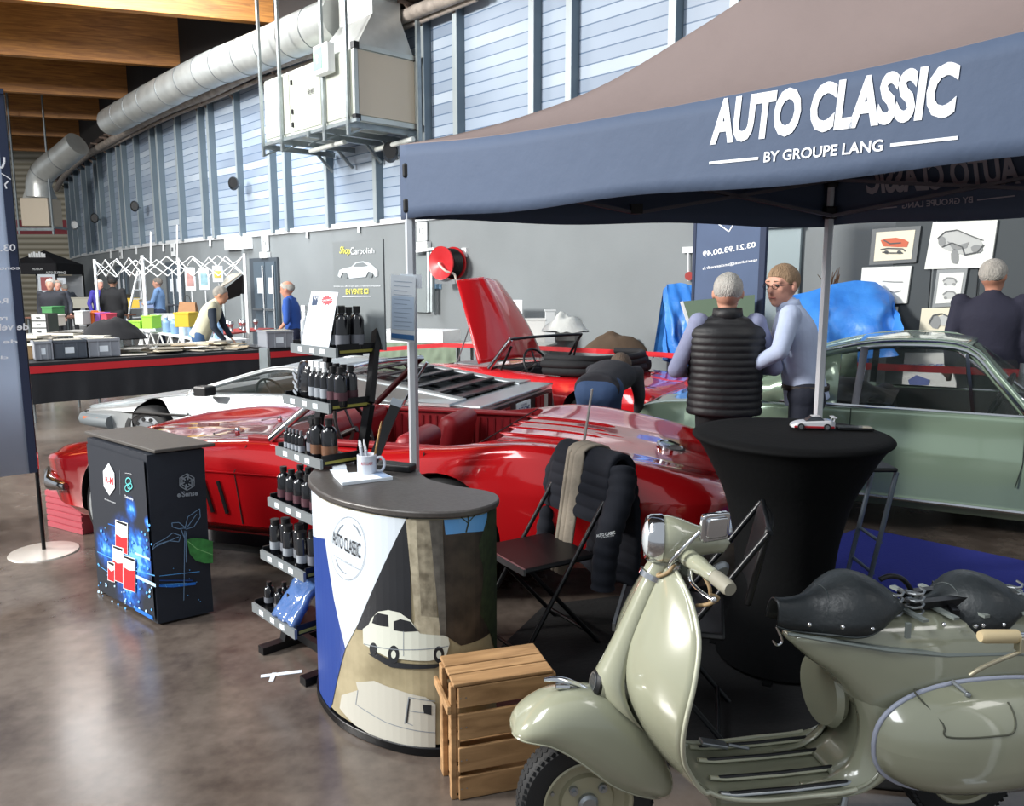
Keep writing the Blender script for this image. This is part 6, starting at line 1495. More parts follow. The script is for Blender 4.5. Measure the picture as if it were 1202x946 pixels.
# ================================================================= FOREGROUND STAND
def mkVS(pts):
    s = VS(pts, 1); c = s.p[len(s.p) // 2]
    return s if (Vector((0, 0)) - c).dot(s.n[len(s.p) // 2]) > 0 else VS(pts, -1)
def slab(mb, S, u0, u1, z0, z1, off=0., th=.01, n=1):
    mb.loft([[S.P(u, z0, off - th), S.P(u, z0, off), S.P(u, z1, off), S.P(u, z1, off - th)] for u in [u0 + (u1 - u0) * i / n for i in range(n + 1)]])
# ---- blue printed promo counter
bl_, bf, br_ = at(117, 695, z=0), at(186, 735, z=0), at(251, 720, z=0); bb = bl_ + br_ - bf
BH = .905
pc = thing('promo_counter', 'dark blue printed promotional counter with a grey top in front of the red convertible', 'counter', tuple((bl_ + br_) / 2))
FAB = pm('printed_black_fabric', '#151c28', .65, bump=(7, .25)); FAB2 = pm('printed_black_fabric_side', '#0c0f16', .65, bump=(7, .2))
c4 = (bl_ + br_) / 2
def ins(p, k): return p + (c4 - p) * k
mb = MB(FAB)
q0 = [bl_, bf, br_, bb]; zlev = [(.012, 0.0), (.3, .015), (.6, .01), (BH - .02, 0.0)]
mb.loft([[Vector((ins(p, k_).x, ins(p, k_).y, z)) for p in q0] for z, k_ in zlev]); body = mb.build('body', pc, smooth=30)
mb = MB(pm('grey_top', '#4c4844', .6, bump=(40, .1))); tl = [at(101.5, 507.6, z=BH), at(181, 529, z=BH), at(250, 521, z=BH)]
tl = [Vector((p.x, p.y, 0)) for p in tl]; tl.append(tl[0] + tl[2] - tl[1]); cc_ = sum(tl, Vector()) / 4
tl = [p + (p - cc_).normalized() * .015 for p in tl]
mb.loft([[Vector((p.x, p.y, z)) for p in tl] for z in (BH - .012, BH + .006)]); mb.build('countertop', pc, bevel=.004)
SLF = mkVS([(bl_.x, bl_.y), (bf.x, bf.y)]); SRF = mkVS([(bf.x, bf.y), (br_.x, br_.y)])
def bpx(x, y): return (100 + x / 4.3, 520 + y / 4.3)
def bp(l): return [bpx(*p) for p in l]
B1, B2_, B3_, B4_ = [pm(n, c, .6) for n, c in (('print_blue_deep', '#0f3f86'), ('print_blue', '#1a6fd0'), ('print_blue_light', '#58a9ee'), ('print_ice', '#b9dcf5'))]
WT_ = pm('print_white', '#e6ebf0', .6); PR = pm('print_red', '#c3222b', .5); PGR = pm('print_green', '#3f8f45', .6, var=(30, .35)); PGY = pm('print_grey', '#878f98', .6); PTE = pm('print_teal', '#62c9c9', .6)
mb = MB()
def glow_print(name, spots, S, par):
    m = bpy.data.materials.new(name); m.use_nodes = True; nt = m.node_tree; b = nt.nodes['Principled BSDF']; b.inputs['Roughness'].default_value = .6
    tc = nt.nodes.new('ShaderNodeTexCoord'); n = nt.nodes.new('ShaderNodeTexNoise'); n.inputs['Scale'].default_value = 26; n.inputs['Detail'].default_value = 6; nt.links.new(tc.outputs['Object'], n.inputs['Vector']); tot = None
    def mth(op, a, b_=None):
        x = nt.nodes.new('ShaderNodeMath'); x.operation = op
        for i, v in enumerate((a, b_)):
            if v is None: continue
            if isinstance(v, (int, float)): x.inputs[i].default_value = v
            else: nt.links.new(v, x.inputs[i])
        return x.outputs[0]
    for p, r, a in spots:
        u, z = S.pix(*p); q = WM[par.name].inverted() @ S.P(u, z, .01); d = nt.nodes.new('ShaderNodeVectorMath'); d.operation = 'DISTANCE'; nt.links.new(tc.outputs['Object'], d.inputs[0]); d.inputs[1].default_value = q
        f_ = mth('MULTIPLY', mth('MAXIMUM', mth('SUBTRACT', 1., mth('DIVIDE', d.outputs['Value'], r)), 0.), a); tot = f_ if tot is None else mth('ADD', tot, f_)
    v = mth('MULTIPLY', tot, mth('MULTIPLY', mth('POWER', n.outputs['Fac'], 1.6), 3.4)); rp = nt.nodes.new('ShaderNodeValToRGB'); e = rp.color_ramp.elements
    e[0].position = 0; e[0].color = (*srgb('#151c28'), 1); e[1].position = 1; e[1].color = (*srgb('#6db4f0'), 1)
    for ps, c in ((.12, '#14264a'), (.4, '#114a9c'), (.7, '#1e77d8')): k_ = e.new(ps); k_.color = (*srgb(c), 1)
    nt.links.new(v, rp.inputs['Fac']); nt.links.new(rp.outputs[0], b.inputs['Base Color']); return m
mb.use(glow_print('printed_blue_glow', [(bpx(225, 575), .25, 1.), (bpx(110, 530), .13, .8), (bpx(240, 330), .075, .8), (bpx(300, 560), .14, .8), (bpx(230, 770), .17, .5), (bpx(325, 400), .04, .9)], SLF, body))
SLF.poly(mb, [(.012, .03), (SLF.L[-1] - .012, .03), (SLF.L[-1] - .012, BH - .05), (.012, BH - .05)], .010)
rnd = random.Random(2)
for k_ in range(90):
    x = rnd.uniform(75, 350); y = rnd.uniform(400, 860) if k_ % 3 else rnd.uniform(700, 880); r = rnd.uniform(2, 6.5)
    mb.use(B3_ if k_ % 3 else B4_); SLF.ppoly(mb, [bpx(x + r * math.cos(a), y + r * 1.4 * math.sin(a)) for a in (0, 1.05, 2.1, 3.14, 4.2, 5.25)], .0142)
for l, w, m in (([(75, 545), (160, 585), (270, 640), (365, 665)], .005, B3_), ([(265, 552), (340, 583)], .012, B4_), ([(270, 668), (370, 715)], .018, B4_), ([(90, 620), (190, 690)], .004, B3_), ([(265, 830), (355, 880)], .02, B2_), ([(130, 405), (200, 425)], .006, B2_)):
    mb.use(m); SLF.line(mb, bp(l), w, .0145)
# logos
mb.use(WT_); SLF.ppoly(mb, bp([(133, 98), (161, 150), (163, 225), (137, 262), (108, 215), (104, 140)]), .0146)
mb.use(PR); SLF.text(mb, 'R-M', bp([(116, 195), (156, 210), (116, 165), (156, 172)]), .0152, bold=.03)
mb.use(PGY); SLF.line(mb, bp([(188, 135), (190, 258)]), .002, .0146)
mb.use(PTE); 
for cx_, cy_, r in ((232, 190, 14), (228, 225, 13), (240, 215, 12)): SLF.line(mb, [bpx(cx_ + r * math.cos(a * .7), cy_ + r * 1.25 * math.sin(a * .7)) for a in range(10)], .006, .0148)
mb.use(WT_); SLF.text(mb, 'Technology', bp([(214, 275), (257, 292), (214, 258), (257, 276)]), .0148, bold=.02); SLF.text(mb, 'powered by', bp([(216, 152), (248, 158), (216, 145), (248, 150)]), .0148); SLF.text(mb, 'the future of paint', bp([(112, 285), (168, 305), (112, 275), (168, 296)]), .0148)
def can(x0, x1, y0, y1, ym, o):
    mb.use(WT_); SLF.ppoly(mb, bp([(x0, y0), (x1, y0 + (x1 - x0) * .3), (x1, y1), (x0, y1 - (x1 - x0) * .35)]), o)
    mb.use(PR); SLF.ppoly(mb, bp([(x0 + 2, ym), ((x0 + x1) / 2, ym + 18), (x1 - 2, ym + (x1 - x0) * .3), (x1 - 2, y1 - 3), (x0 + 2, y1 - (x1 - x0) * .35 - 3)]), o + .0006)
    mb.use(BLACK); SLF.ppoly(mb, bp([(x0 + 3, y0 + 4), (x1 - 3, y0 + 4 + (x1 - x0) * .3), (x1 - 5, y0 + 16 + (x1 - x0) * .3), (x0 + 5, y0 + 14)]), o + .0006)
can(167, 230, 382, 560, 455, .0155); can(153, 208, 510, 705, 585, .0165); can(208, 270, 560, 750, 620, .0175); can(130, 166, 590, 700, 625, .0175)
mb.build('left_print', body, fixn=False)
mb = MB(PGY)
for k_ in range(6):
    a = PI / 3 * k_ + PI / 6; cx_, cy_ = 511, 194
    for r0, r1 in ((12, 40), (20, 40)):
        SRF.line(mb, [bpx(cx_ + r0 * math.cos(a + .4), cy_ + r0 * math.sin(a + .4)), bpx(cx_ + r1 * math.cos(a + .1 * r0 / 12), cy_ + r1 * math.sin(a + .1 * r0 / 12))], .006, .012)
    a2 = a + PI / 3; SRF.line(mb, [bpx(cx_ + 42 * math.cos(a), cy_ + 42 * math.sin(a)), bpx(cx_ + 42 * math.cos(a2), cy_ + 42 * math.sin(a2))], .004, .012); SRF.line(mb, [bpx(cx_ + 28 * math.cos(a), cy_ + 28 * math.sin(a)), bpx(cx_ + 28 * math.cos(a2), cy_ + 28 * math.sin(a2))], .005, .012)
SRF.text(mb, "e'Sense", bp([(462, 272), (566, 262), (462, 243), (566, 236)]), .012, bold=.03)
LB = pm('print_outline_blue', '#6f8fb0', .6); mb.use(LB)
for l in ([(495, 790), (498, 600), (500, 440)], [(335, 535), (350, 505), (400, 480), (440, 450), (480, 465), (470, 495), (420, 490), (370, 505), (335, 535)], [(500, 430), (515, 370), (575, 328), (578, 370), (545, 420), (505, 432)], [(435, 400), (470, 398), (505, 425), (470, 430), (437, 420), (435, 400)], [(510, 425), (560, 355)], [(350, 520), (470, 470)], [(500, 480), (480, 430)], [(508, 600), (505, 470), (510, 440)]):
    (SRF if l[0][0] > 370 else SRF).line(mb, bp(l), .0035, .012)
mb.use(PGR); SRF.ppoly(mb, bp([(510, 485), (545, 475), (600, 482), (641, 492), (642, 602), (600, 603), (555, 590), (525, 555)]), .0125)
mb.use(pm('leaf_vein', '#7dbb74', .6)); SRF.line(mb, bp([(515, 492), (560, 530), (640, 560)]), .004, .013); 
for m, l, w in ((B3_, [(372, 668), (440, 660), (575, 645)], .003), (B2_, [(372, 715), (440, 718), (555, 705)], .014), (B3_, [(372, 712), (510, 706)], .008), (B1, [(372, 690), (540, 690)], .006)): mb.use(m); SRF.line(mb, bp(l), w, .0118)
for k_ in range(10): mb.use(B3_); x = rnd.uniform(385, 580); y = rnd.uniform(560, 860); SRF.ppoly(mb, [bpx(x + 3 * math.cos(a), y + 3 * math.sin(a)) for a in (0, 1.5, 3.1, 4.7)], .012)
mb.build('right_print', body, fixn=False)

# ---- reception counter
CH = .93
F = [(-.83, 3.28), (-.80, 3.10), (-.68, 2.90), (-.52, 2.77), (-.36, 2.70), (-.21, 2.70), (-.11, 2.76), (-.065, 2.86)]
Bk = [(-.10, 2.96), (-.24, 3.05), (-.35, 3.16), (-.42, 3.34), (-.50, 3.45), (-.70, 3.50), (-.80, 3.42)]
Fs = [(p.x, p.y) for p in cr([(a, b, 0) for a, b in F], 6)]
cen = Vector((-.42, 3.05))
rc = thing('reception_counter', 'curved reception counter with a car photo print and dark stone top', 'counter', (-.42, 3.05, 0))
outl = [(p.x, p.y) for p in cr([(a, b, 0) for a, b in F + Bk], 6, closed=True)]
def scl(o, k_): return [(cen.x + (x - cen.x) * k_, cen.y + (y - cen.y) * k_) for x, y in o]
mb = MB(pm('counter_shell', '#8a8f93', .6)); mb.prism(scl(outl, .985), .04, CH - .03); mb.build('body', rc, smooth=40)
mb = MB(pm('stone_top', '#4d4947', .38, var=(60, .25), bump=(80, .05))); mb.prism(scl(outl, 1.05), CH - .025, CH); mb.build('countertop', rc, bevel=.006, smooth=40, label='dark grey stone pattern top')
mb = MB(BLACKM); mb.prism(scl(outl, 1.04), 0, .035); mb.build('base_plate', rc, bevel=.004, smooth=40)
SF = mkVS(Fs)
def c6(l): return [(370 + x / 2.12, 500 + y / 2.12) for x, y in l]
PRN = pm('print_white_satin', '#d5dfe9', .35); PB = pm('print_royal_blue', '#24418c', .4); SAND = pm('print_sand', '#b3a788', .5, var=(7, '#8f8468')); PDK = pm('print_dark', '#23262c', .5, var=(5, .3))
STN = pm('print_stone', '#a39a86', .5, var=(22, '#6e6656')); STN2 = pm('print_stone_grey', '#6e6a64', .5, var=(20, .5)); STD = pm('print_stone_dark', '#3b322b', .5, var=(16, '#1f1a17')); SKY = pm('print_sky', '#5d9bd6', .4); IVY = pm('print_ivy', '#2c3a22', .6, var=(30, .6)); CARW = pm('print_car', '#d9dcd0', .35); ROAD = pm('print_road', '#9a917c', .5)
mb = MB(SAND); u1 = SF.L[-1]
SF.poly(mb, [(0, .045), (u1, .045), (u1, CH - .03), (0, CH - .03)], .004)
z_s = lambda x, y: SF.pix(x, y)
Wp = c6([(78, 552), (110, 490), (240, 205)]); 
P1, P2, P3_ = [SF.pix(*p) for p in Wp]
mb.use(PRN); SF.poly(mb, [(0, CH - .032), (P3_[0], CH - .032), P2, P1, SF.pix(*c6([(50, 430)])[0]), SF.pix(383, 632), (0, .66)], .006)
mb.use(PB); SF.poly(mb, [(0, .66), SF.pix(383, 632), SF.pix(*c6([(50, 430)])[0]), P1, SF.pix(*c6([(46, 690)])[0]), SF.pix(386, 838), (0, .05)], .0062)
mb.use(PDK); SF.poly(mb, [P2, P3_, (SF.pix(480, 610)[0], CH - .032), SF.pix(484, 737), SF.pix(420, 738)], .0064)
zt = CH - .032
pu = lambda x: SF.pix(x, 700)[0]
mb.use(STD); SF.poly(mb, [(pu(521), zt), (u1, zt), (u1, SF.pix(575, 740)[1]), (pu(540), SF.pix(540, 757)[1]), (pu(522), SF.pix(522, 745)[1])], .0065)
mb.use(STN); SF.poly(mb, [(SF.pix(477, 606)[0], zt), (SF.pix(508, 606)[0], zt), SF.pix(514, 735), SF.pix(518, 745), SF.pix(486, 745), SF.pix(489, 735)], .007)
mb.use(PRN if False else pm('print_pale_stone', '#bdb49d', .5, var=(30, '#9a917c'))); SF.poly(mb, [(SF.pix(477, 606)[0], zt), (SF.pix(489, 606)[0], zt), SF.pix(495, 722), SF.pix(520, 724), SF.pix(520, 745), SF.pix(484, 745), SF.pix(488, 724)], .0071)
mb.use(STN2); SF.poly(mb, [(SF.pix(504, 606)[0], zt), (SF.pix(519, 606)[0], zt), SF.pix(524, 745), SF.pix(517, 745)], .0072)
mb.use(SKY); SF.poly(mb, [(SF.pix(521, 606)[0], zt), (SF.pix(570, 603)[0], zt), SF.pix(569, 622), SF.pix(548, 624), SF.pix(523, 627)], .0072)
mb.use(IVY); SF.poly(mb, [(SF.pix(571, 603)[0], zt), (u1, zt), (u1, .3), SF.pix(574, 745), SF.pix(562, 720), SF.pix(566, 670), SF.pix(560, 640)], .0074)
SF.line(mb, [(548, 602), (549, 612), (546, 624)], .006, .0078); SF.line(mb, [(549, 612), (556, 604)], .004, .0078); SF.line(mb, [(549, 614), (540, 606)], .004, .0078)
mb.use(PDK); SF.ppoly(mb, c6([(135, 565), (160, 565), (200, 585), (300, 590), (330, 585), (300, 600), (190, 598)]), .0075)
mb.use(CARW); SF.ppoly(mb, c6([(122, 503), (123, 540), (150, 556), (185, 574), (215, 578), (285, 582), (325, 572), (334, 540), (331, 524), (320, 519), (262, 514), (252, 500), (238, 480), (212, 462), (185, 456), (160, 460), (145, 475), (136, 493)]), .008)
mb.use(PDK)
for l in ([(150, 470), (160, 463), (184, 468), (186, 498), (165, 495), (145, 488)], [(198, 484), (215, 478), (238, 484), (258, 508), (225, 510), (198, 506)]): SF.ppoly(mb, c6(l), .0086)
for cx_, r in ((198, 16), (308, 15), (148, 11)):
    SF.ppoly(mb, c6(blob(cx_, 566 if cx_ != 148 else 552, r * .85, r * 1.4, 20, 0)), .0086)
mb.use(CARW)
for cx_ in (198, 308): SF.ppoly(mb, c6(blob(cx_, 566, 6, 10, 16, 0)), .009)
mb.use(PGY); SF.line(mb, c6([(125, 540), (185, 552), (331, 545)]), .003, .0088); SF.line(mb, c6([(222, 508), (222, 570)]), .002, .0088)
# pale vehicle at the foot of the print
mb.use(pm('print_pale', '#c5c3b8', .45)); SF.ppoly(mb, c6([(65, 700), (70, 668), (110, 655), (105, 635), (150, 632), (210, 655), (275, 672), (300, 690), (300, 826), (250, 815), (170, 780), (100, 740)]), .0078)
mb.use(PGY)
for l in ([(110, 655), (105, 690), (180, 735), (300, 760)], [(235, 672), (225, 738)], [(235, 672), (300, 682)], [(232, 705), (290, 712)], [(228, 735), (245, 742)]): SF.line(mb, c6(l), .003, .0086)
mb.use(PDK); SF.line(mb, c6([(237, 675), (230, 735)]), .005, .009); SF.ppoly(mb, c6([(268, 690), (290, 692), (290, 716), (272, 712)]), .0088)
# round logo
mb.use(PGY); SF.line(mb, [(410.5 + 20 * math.cos(a * PI / 18), 643 + 37 * math.sin(a * PI / 18)) for a in range(37)], .0018, .0082)
for a0, a1 in ((200, 250), (100, 160), (290, 335)): SF.line(mb, [(410.5 + 16 * math.cos(R(a)), 643 + 30 * math.sin(R(a))) for a in range(a0, a1, 8)], .004, .0082)
SF.line(mb, [(393, 650), (401, 655)], .002, .0082); SF.line(mb, [(416, 664), (424, 668)], .002, .0082)
SF.text(mb, 'BY GROUPE LANG', [(402, 657), (415, 664), (402, 655), (415, 661.5)], .0082)
mb.use(PDK); SF.text(mb, 'AUTO CLASSIC', [(392.6, 637), (424.5, 655), (392.6, 622), (424.5, 637)], .0084, bold=.01)
mb.build('printed_front', rc, fixn=False, label='curved print of a white vintage car by stone pillars')

# ---- things on the reception counter
def on(x, y, z=CH): p = at(x, y, z=z); return p
p = on(431, 558); mg = thing('mug', 'white mug with red writing holding pens on the reception counter', 'mug', tuple(p))
mb = MB(pm('mug_white', '#c9cdd6', .25, coat=.5)); r = .040; mb.lathe([(.001, 0), (r - .002, 0), (r, .004), (r, .088), (r - .004, .09), (r - .005, .086), (r - .005, .008), (.001, .008)], seg=32); mb.build('cup', mg, world=False, smooth=40)
mb = MB(pm('mug_white', '#c9cdd6', .25, coat=.5)); mb.tube(cr([(.038, 0, .075), (.062, 0, .076), (.074, 0, .05), (.062, 0, .022), (.038, 0, .02)], 5), .006, 10); mb.build('handle', mg, world=False, smooth=50)
mb = MB(pm('mug_red', '#b5444a', .5)); vs_, fs_, _ = text_mesh('AUTO CLASSIC', .02); an0 = math.atan2(-p.y, -p.x)
mb.add([Vector(((r + .0006) * math.cos(an0 + (x - .5) * 1.25), (r + .0006) * math.sin(an0 + (x - .5) * 1.25), .052 + y * .012)) for x, y in vs_], fs_); mb.build('mug_writing', mg, world=False, fixn=False)
pens = [(-.016, .006, -.03, .0, .15, '#c8ccd4'), (-.01, -.012, -.022, -.01, .148, '#b9bfca'), (.0, .014, -.012, .01, .152, '#d3d6dc'), (.012, -.01, .0, -.02, .13, '#b9c0cc'), (.016, .008, .062, .02, .225, '#a98452'), (-.004, 0, -.004, -.004, .135, '#c4c9d1')]
for i, (x0, y0, x1, y1, z, c) in enumerate(pens):
    lab = 'wooden pencil leaning right in the white mug' if c == '#a98452' else ('white pen standing in the white mug, %s' % ['leaning furthest left', 'second from the left', 'tallest of the white ones', 'shorter and upright near the handle', '', 'shortest in the middle'][i])
    b = p + Vector((x0, y0, .01)); t = thing('pencil' if 'pencil' in lab else 'pen', lab, 'pencil' if 'pencil' in lab else 'pen', tuple(b)); tip = p + Vector((x1, y1, z)); mb = MB(pm('pen' + c[1:], c, .4)); mb.tube([b, b.lerp(tip, .9)], .0045, 8); mb.build('barrel', t, smooth=50)
    mb = MB(pm('pen_cap', '#e2e4e8', .4) if i != 4 else pm('pencil_tip', '#8c6a40', .6)); mb.tube([b.lerp(tip, .82), tip], [.0055, .002], 8); mb.build('cap', t, smooth=50)
def sheet(name, quad, z, th, m, label, cat, extra=None):
    q = [at(x, y, z=z) for x, y in quad]; t = thing(name, label, cat, tuple(sum(q, Vector()) / 4)); mb = MB(m); mb.add([Vector((a.x, a.y, z)) for a in q] + [Vector((a.x, a.y, z + th)) for a in q], [(3, 2, 1, 0), (4, 5, 6, 7), (0, 1, 5, 4), (1, 2, 6, 5), (2, 3, 7, 6), (3, 0, 4, 7)]); mb.build('stack', t)
    if extra: extra(t, q, z + th)
    return t
def cov(t, q, z):
    c = sum(q, Vector()) / 4; mb = MB(pm('leaflet_blue', '#8fa4c4', .5)); k_ = [c + (a - c) * .96 for a in q]; mb.add([Vector((a.x, a.y, z + .001)) for a in (k_[1].lerp(k_[0], .25), k_[1], k_[2], k_[2].lerp(k_[3], .2))], [(0, 1, 2, 3)]); mb.build('printed_corner', t)
sheet('leaflet_stack', [(391, 559), (446, 556), (461, 563), (402, 570)], CH + .001, .012, PAPER, 'stack of white and blue leaflets in front of the mug', 'leaflets', cov)
sheet('card_stack', [(389, 547), (405, 546), (407, 552), (391, 553)], CH + .001, .012, PAPER, 'small stack of white cards at the left end of the reception counter', 'cards')
sheet('card_stack', [(387, 552), (406, 551), (409, 556), (392, 558)], CH + .001, .005, PAPER, 'thin pile of white cards in front of the small card stack', 'cards')
# black case / tablet leaning by the pole
a = on(448, 553); t = thing('black_case', 'black flat case lying behind the mug by the pole', 'case', tuple(a)); mb = MB(BLACK); mb.box(a + Vector((.06, .02, .015)), (.16, .07, .03), rz=-.35); mb.build('body', t, bevel=.008, bseg=3)
t = thing('tablet_stand', 'tall black strap like stand leaning over the counter beside the pole', 'stand', tuple(on(437, 548)))
a = on(434, 552); b = at(466, 472, Y=a.y + .12); mb = MB(BLACKM); mb.bar(a + Vector((0, 0, .005)), b, .045, .012, up=(0, -1, .3)); mb.build('arm', t); mb = MB(PGY); mb.bar(b - (b - a).normalized() * .02, b + (b - a).normalized() * .012, .05, .016, up=(0, -1, .3)); mb.build('end_cap', t)

# ---- product display rack
e1 = Vector((.68, -.73, 0)).normalized(); e2 = Vector((.73, .68, 0)).normalized()
zs = [1.42, 1.2, .96, .72, .48, .24]; Lp = [(343, 407), (334, 468), (325, 529), (316, 589), (307, 652), (298, 715)]; Rp = [(398, 415), (389, 479), (380, 544), (369, 608), (360, 674), (349, 740)]
rk = thing('display_rack', 'slanted black shelf rack filled with bottles between the promo counter and reception counter', 'rack', (-1.0, 3.6, 0))
RKF = pm('rack_strip_grey', '#7e8487', .4, .2); RKM = pm('rack_metal_black', '#141518', .4, .3)
shelf = []
W_ = .40
for z, l, r_ in zip(zs, Lp, Rp):
    a = at(*l, z=z); b = at(*r_, z=z); c = (a + b) / 2; A0_ = c - e1 * W_ / 2; shelf.append((A0_, z))
    M = Matrix(((e1.x, e2.x, 0, A0_.x), (e1.y, e2.y, 0, A0_.y), (0, 0, 1, z), (0, 0, 0, 1)))
    dpt = .2
    mb = MB(RKM); mb.M = M; mb.bx(0, W_, 0, dpt, -.012, -.002); mb.bx(0, .006, 0, dpt, -.012, .035); mb.bx(W_ - .006, W_, 0, dpt, -.012, .035); sh = mb.build('shelf', rk)
    mb = MB(RKF); mb.M = M; mb.bx(-.004, W_ + .004, -.012, 0, -.022, .02); st = mb.build('price_strip', sh)
    for fx in (.18, .45, .68):
        mb = MB(PAPER); mb.M = M; mb.bx(W_ * fx, W_ * fx + .04, -.0135, -.012, -.012, .01); mb.build('price_tag', st) if False else mb.build('price_tag', sh)
    mb = MB(pm('strip_yellow', '#8f8a3c', .5)); mb.M = M; mb.bx(W_, W_ + .003, .01, dpt, -.004, .008); mb.build('side_strip', sh)
bk = [s_[0] + e1 * W_ + e2 * .19 for s_ in shelf]; bk0 = [s_[0] + e2 * .19 for s_ in shelf]
for side_, l in (('r', bk), ('l', bk0)):
    pts_ = [Vector((p.x, p.y, s_[1])) for p, s_ in zip(l, shelf)]; top = pts_[0] + (pts_[0] - pts_[1]) * .75; bot = pts_[-1] + (pts_[-1] - pts_[-2]); bot.z = .03
    mb = MB(RKM)
    for q, w in zip([top] + pts_, pts_ + [bot]): mb.bar(q, w, .05, .025, up=e2)
    mb.build('upright', rk)
    mb = MB(RKM); mb.bar(Vector((bot.x, bot.y, .02)) - e2 * .12, Vector((bot.x, bot.y, .02)) + e2 * .2, .05, .035); mb.build('foot', rk)
mb = MB(RKM); mb.bar(Vector((bk[-1].x, bk[-1].y, .06)), Vector((bk0[-1].x, bk0[-1].y, .06)), .03, .04); mb.build('cross_bar', rk)
# header board of the rack
S = VS([(bk0[0].x, bk0[0].y), (bk[0].x, bk[0].y)], 1); S = mkVS([(p.x, p.y) for p in (bk0[0] + e2 * .03, bk[0] + e2 * .03)])
u0, zt0 = S.pix(390.5, 284.5); u1_, zt1 = S.pix(449, 280); zb0 = 1.43
hb = thing('header_board', 'grey advertising board with a sports car picture on top of the bottle rack', 'sign', tuple(S.P((u0 + u1_) / 2, 1.43)))
mb = MB(pm('board_grey', '#757c7f', .5)); slab(mb, S, u0, u1_, 1.42, (zt0 + zt1) / 2, 0, .008); bo = mb.build('board', hb)
YL = pm('lettering_yellow', '#d9d35c', .5); mb = MB(YL); q = lambda *l: [S.pix(*p) for p in l]
S.text(mb, 'Shop', [(399, 300), (412, 301), (399, 289), (412, 290)], .003, bold=.02, shear=.3); S.text(mb, 'EN VENTE ICI', [(406.5, 345.5), (433, 345), (406.5, 339), (433, 338.5)], .003, bold=.03)
mb.use(pm('print_white', '#e6ebf0', .6)); S.text(mb, 'Carpolish', [(412, 302), (440, 299), (412, 290), (440, 291)], .003, bold=.0); S.text(mb, 'Entretien auto, offrez a votre auto un traitement exceptionnel', [(392.5, 337.5), (447, 337), (392.5, 335), (447, 334.5)], .003)
S.line(mb, [(403, 348.5), (436, 348)], .002, .003)
CW = pm('print_car_silver', '#c2cad0', .4)
mb.use(CW); S.ppoly(mb, [(397, 324), (399, 317), (404, 315), (413, 313), (418, 308), (427, 306.5), (435, 309), (441, 314), (444, 318), (444, 324), (441, 325), (438, 320), (433, 319), (430, 325), (411, 327), (408, 321), (403, 320), (400, 326)], .003)
mb.use(pm('print_car_dark', '#70787c', .5)); S.ppoly(mb, [(415, 313), (419, 309), (427, 308), (433, 312), (426, 313)], .0036); S.ppoly(mb, [(404, 324), (406, 320), (409, 323), (408, 327)], .0036); S.ppoly(mb, [(433, 325), (434, 320), (438, 322), (437, 326)], .0036)
mb.build('print', bo, fixn=False)
# notice with a red burst standing on the top shelf
A0_, z0_ = shelf[0]; S = mkVS([(p.x, p.y) for p in (A0_ + e2 * .012, A0_ + e1 * W_ + e2 * .012)])
nt_ = thing('paper_notice', 'tilted white paper notice with a red burst leaning on the top shelf', 'notice', tuple(A0_ + e1 * .1))
qd = [S.pix(*p) for p in ((353, 409), (386, 409.5), (397.5, 343), (366, 342))]
mb = MB(PAPER); mb.add([S.P(u, z, 0) for u, z in qd] + [S.P(u, z, .002) for u, z in qd], [(3, 2, 1, 0), (4, 5, 6, 7), (0, 1, 5, 4), (1, 2, 6, 5), (2, 3, 7, 6), (3, 0, 4, 7)]); pp = mb.build('sheet', nt_)
mb = MB(pm('notice_red', '#d8515a', .6)); mb_pts = []
for k_ in range(24): a = PI * k_ / 12; r = 1. if k_ % 2 else .68; mb_pts.append((384.5 + 7.5 * r * math.cos(a), 352.5 + 6.2 * r * math.sin(a)))
S.ppoly(mb, mb_pts, .003); mb.use(pm('notice_navy', '#2f4463', .6)); S.ppoly(mb, [(368, 347), (374.5, 346.5), (372.5, 358), (366.5, 358.5)], .003)
mb.use(pm('print_white', '#e6ebf0', .6)); S.text(mb, 'AM', [(369, 352), (373.5, 352), (369.5, 348), (374, 348)], .0035); S.text(mb, 'PROMO', [(380, 354), (389, 352.5), (380.5, 352), (389.5, 350.5)], .0035, bold=.02)
mb.use(pm('notice_text', '#9fb3cc', .6))
for k_ in range(9): S.line(mb, [(365.5 - k_ * .8, 363 + k_ * 4.3), (388 - k_ * .8 - (k_ % 3) * 2, 363.3 + k_ * 4.3)], .0022, .003)
mb.build('print', pp, fixn=False)
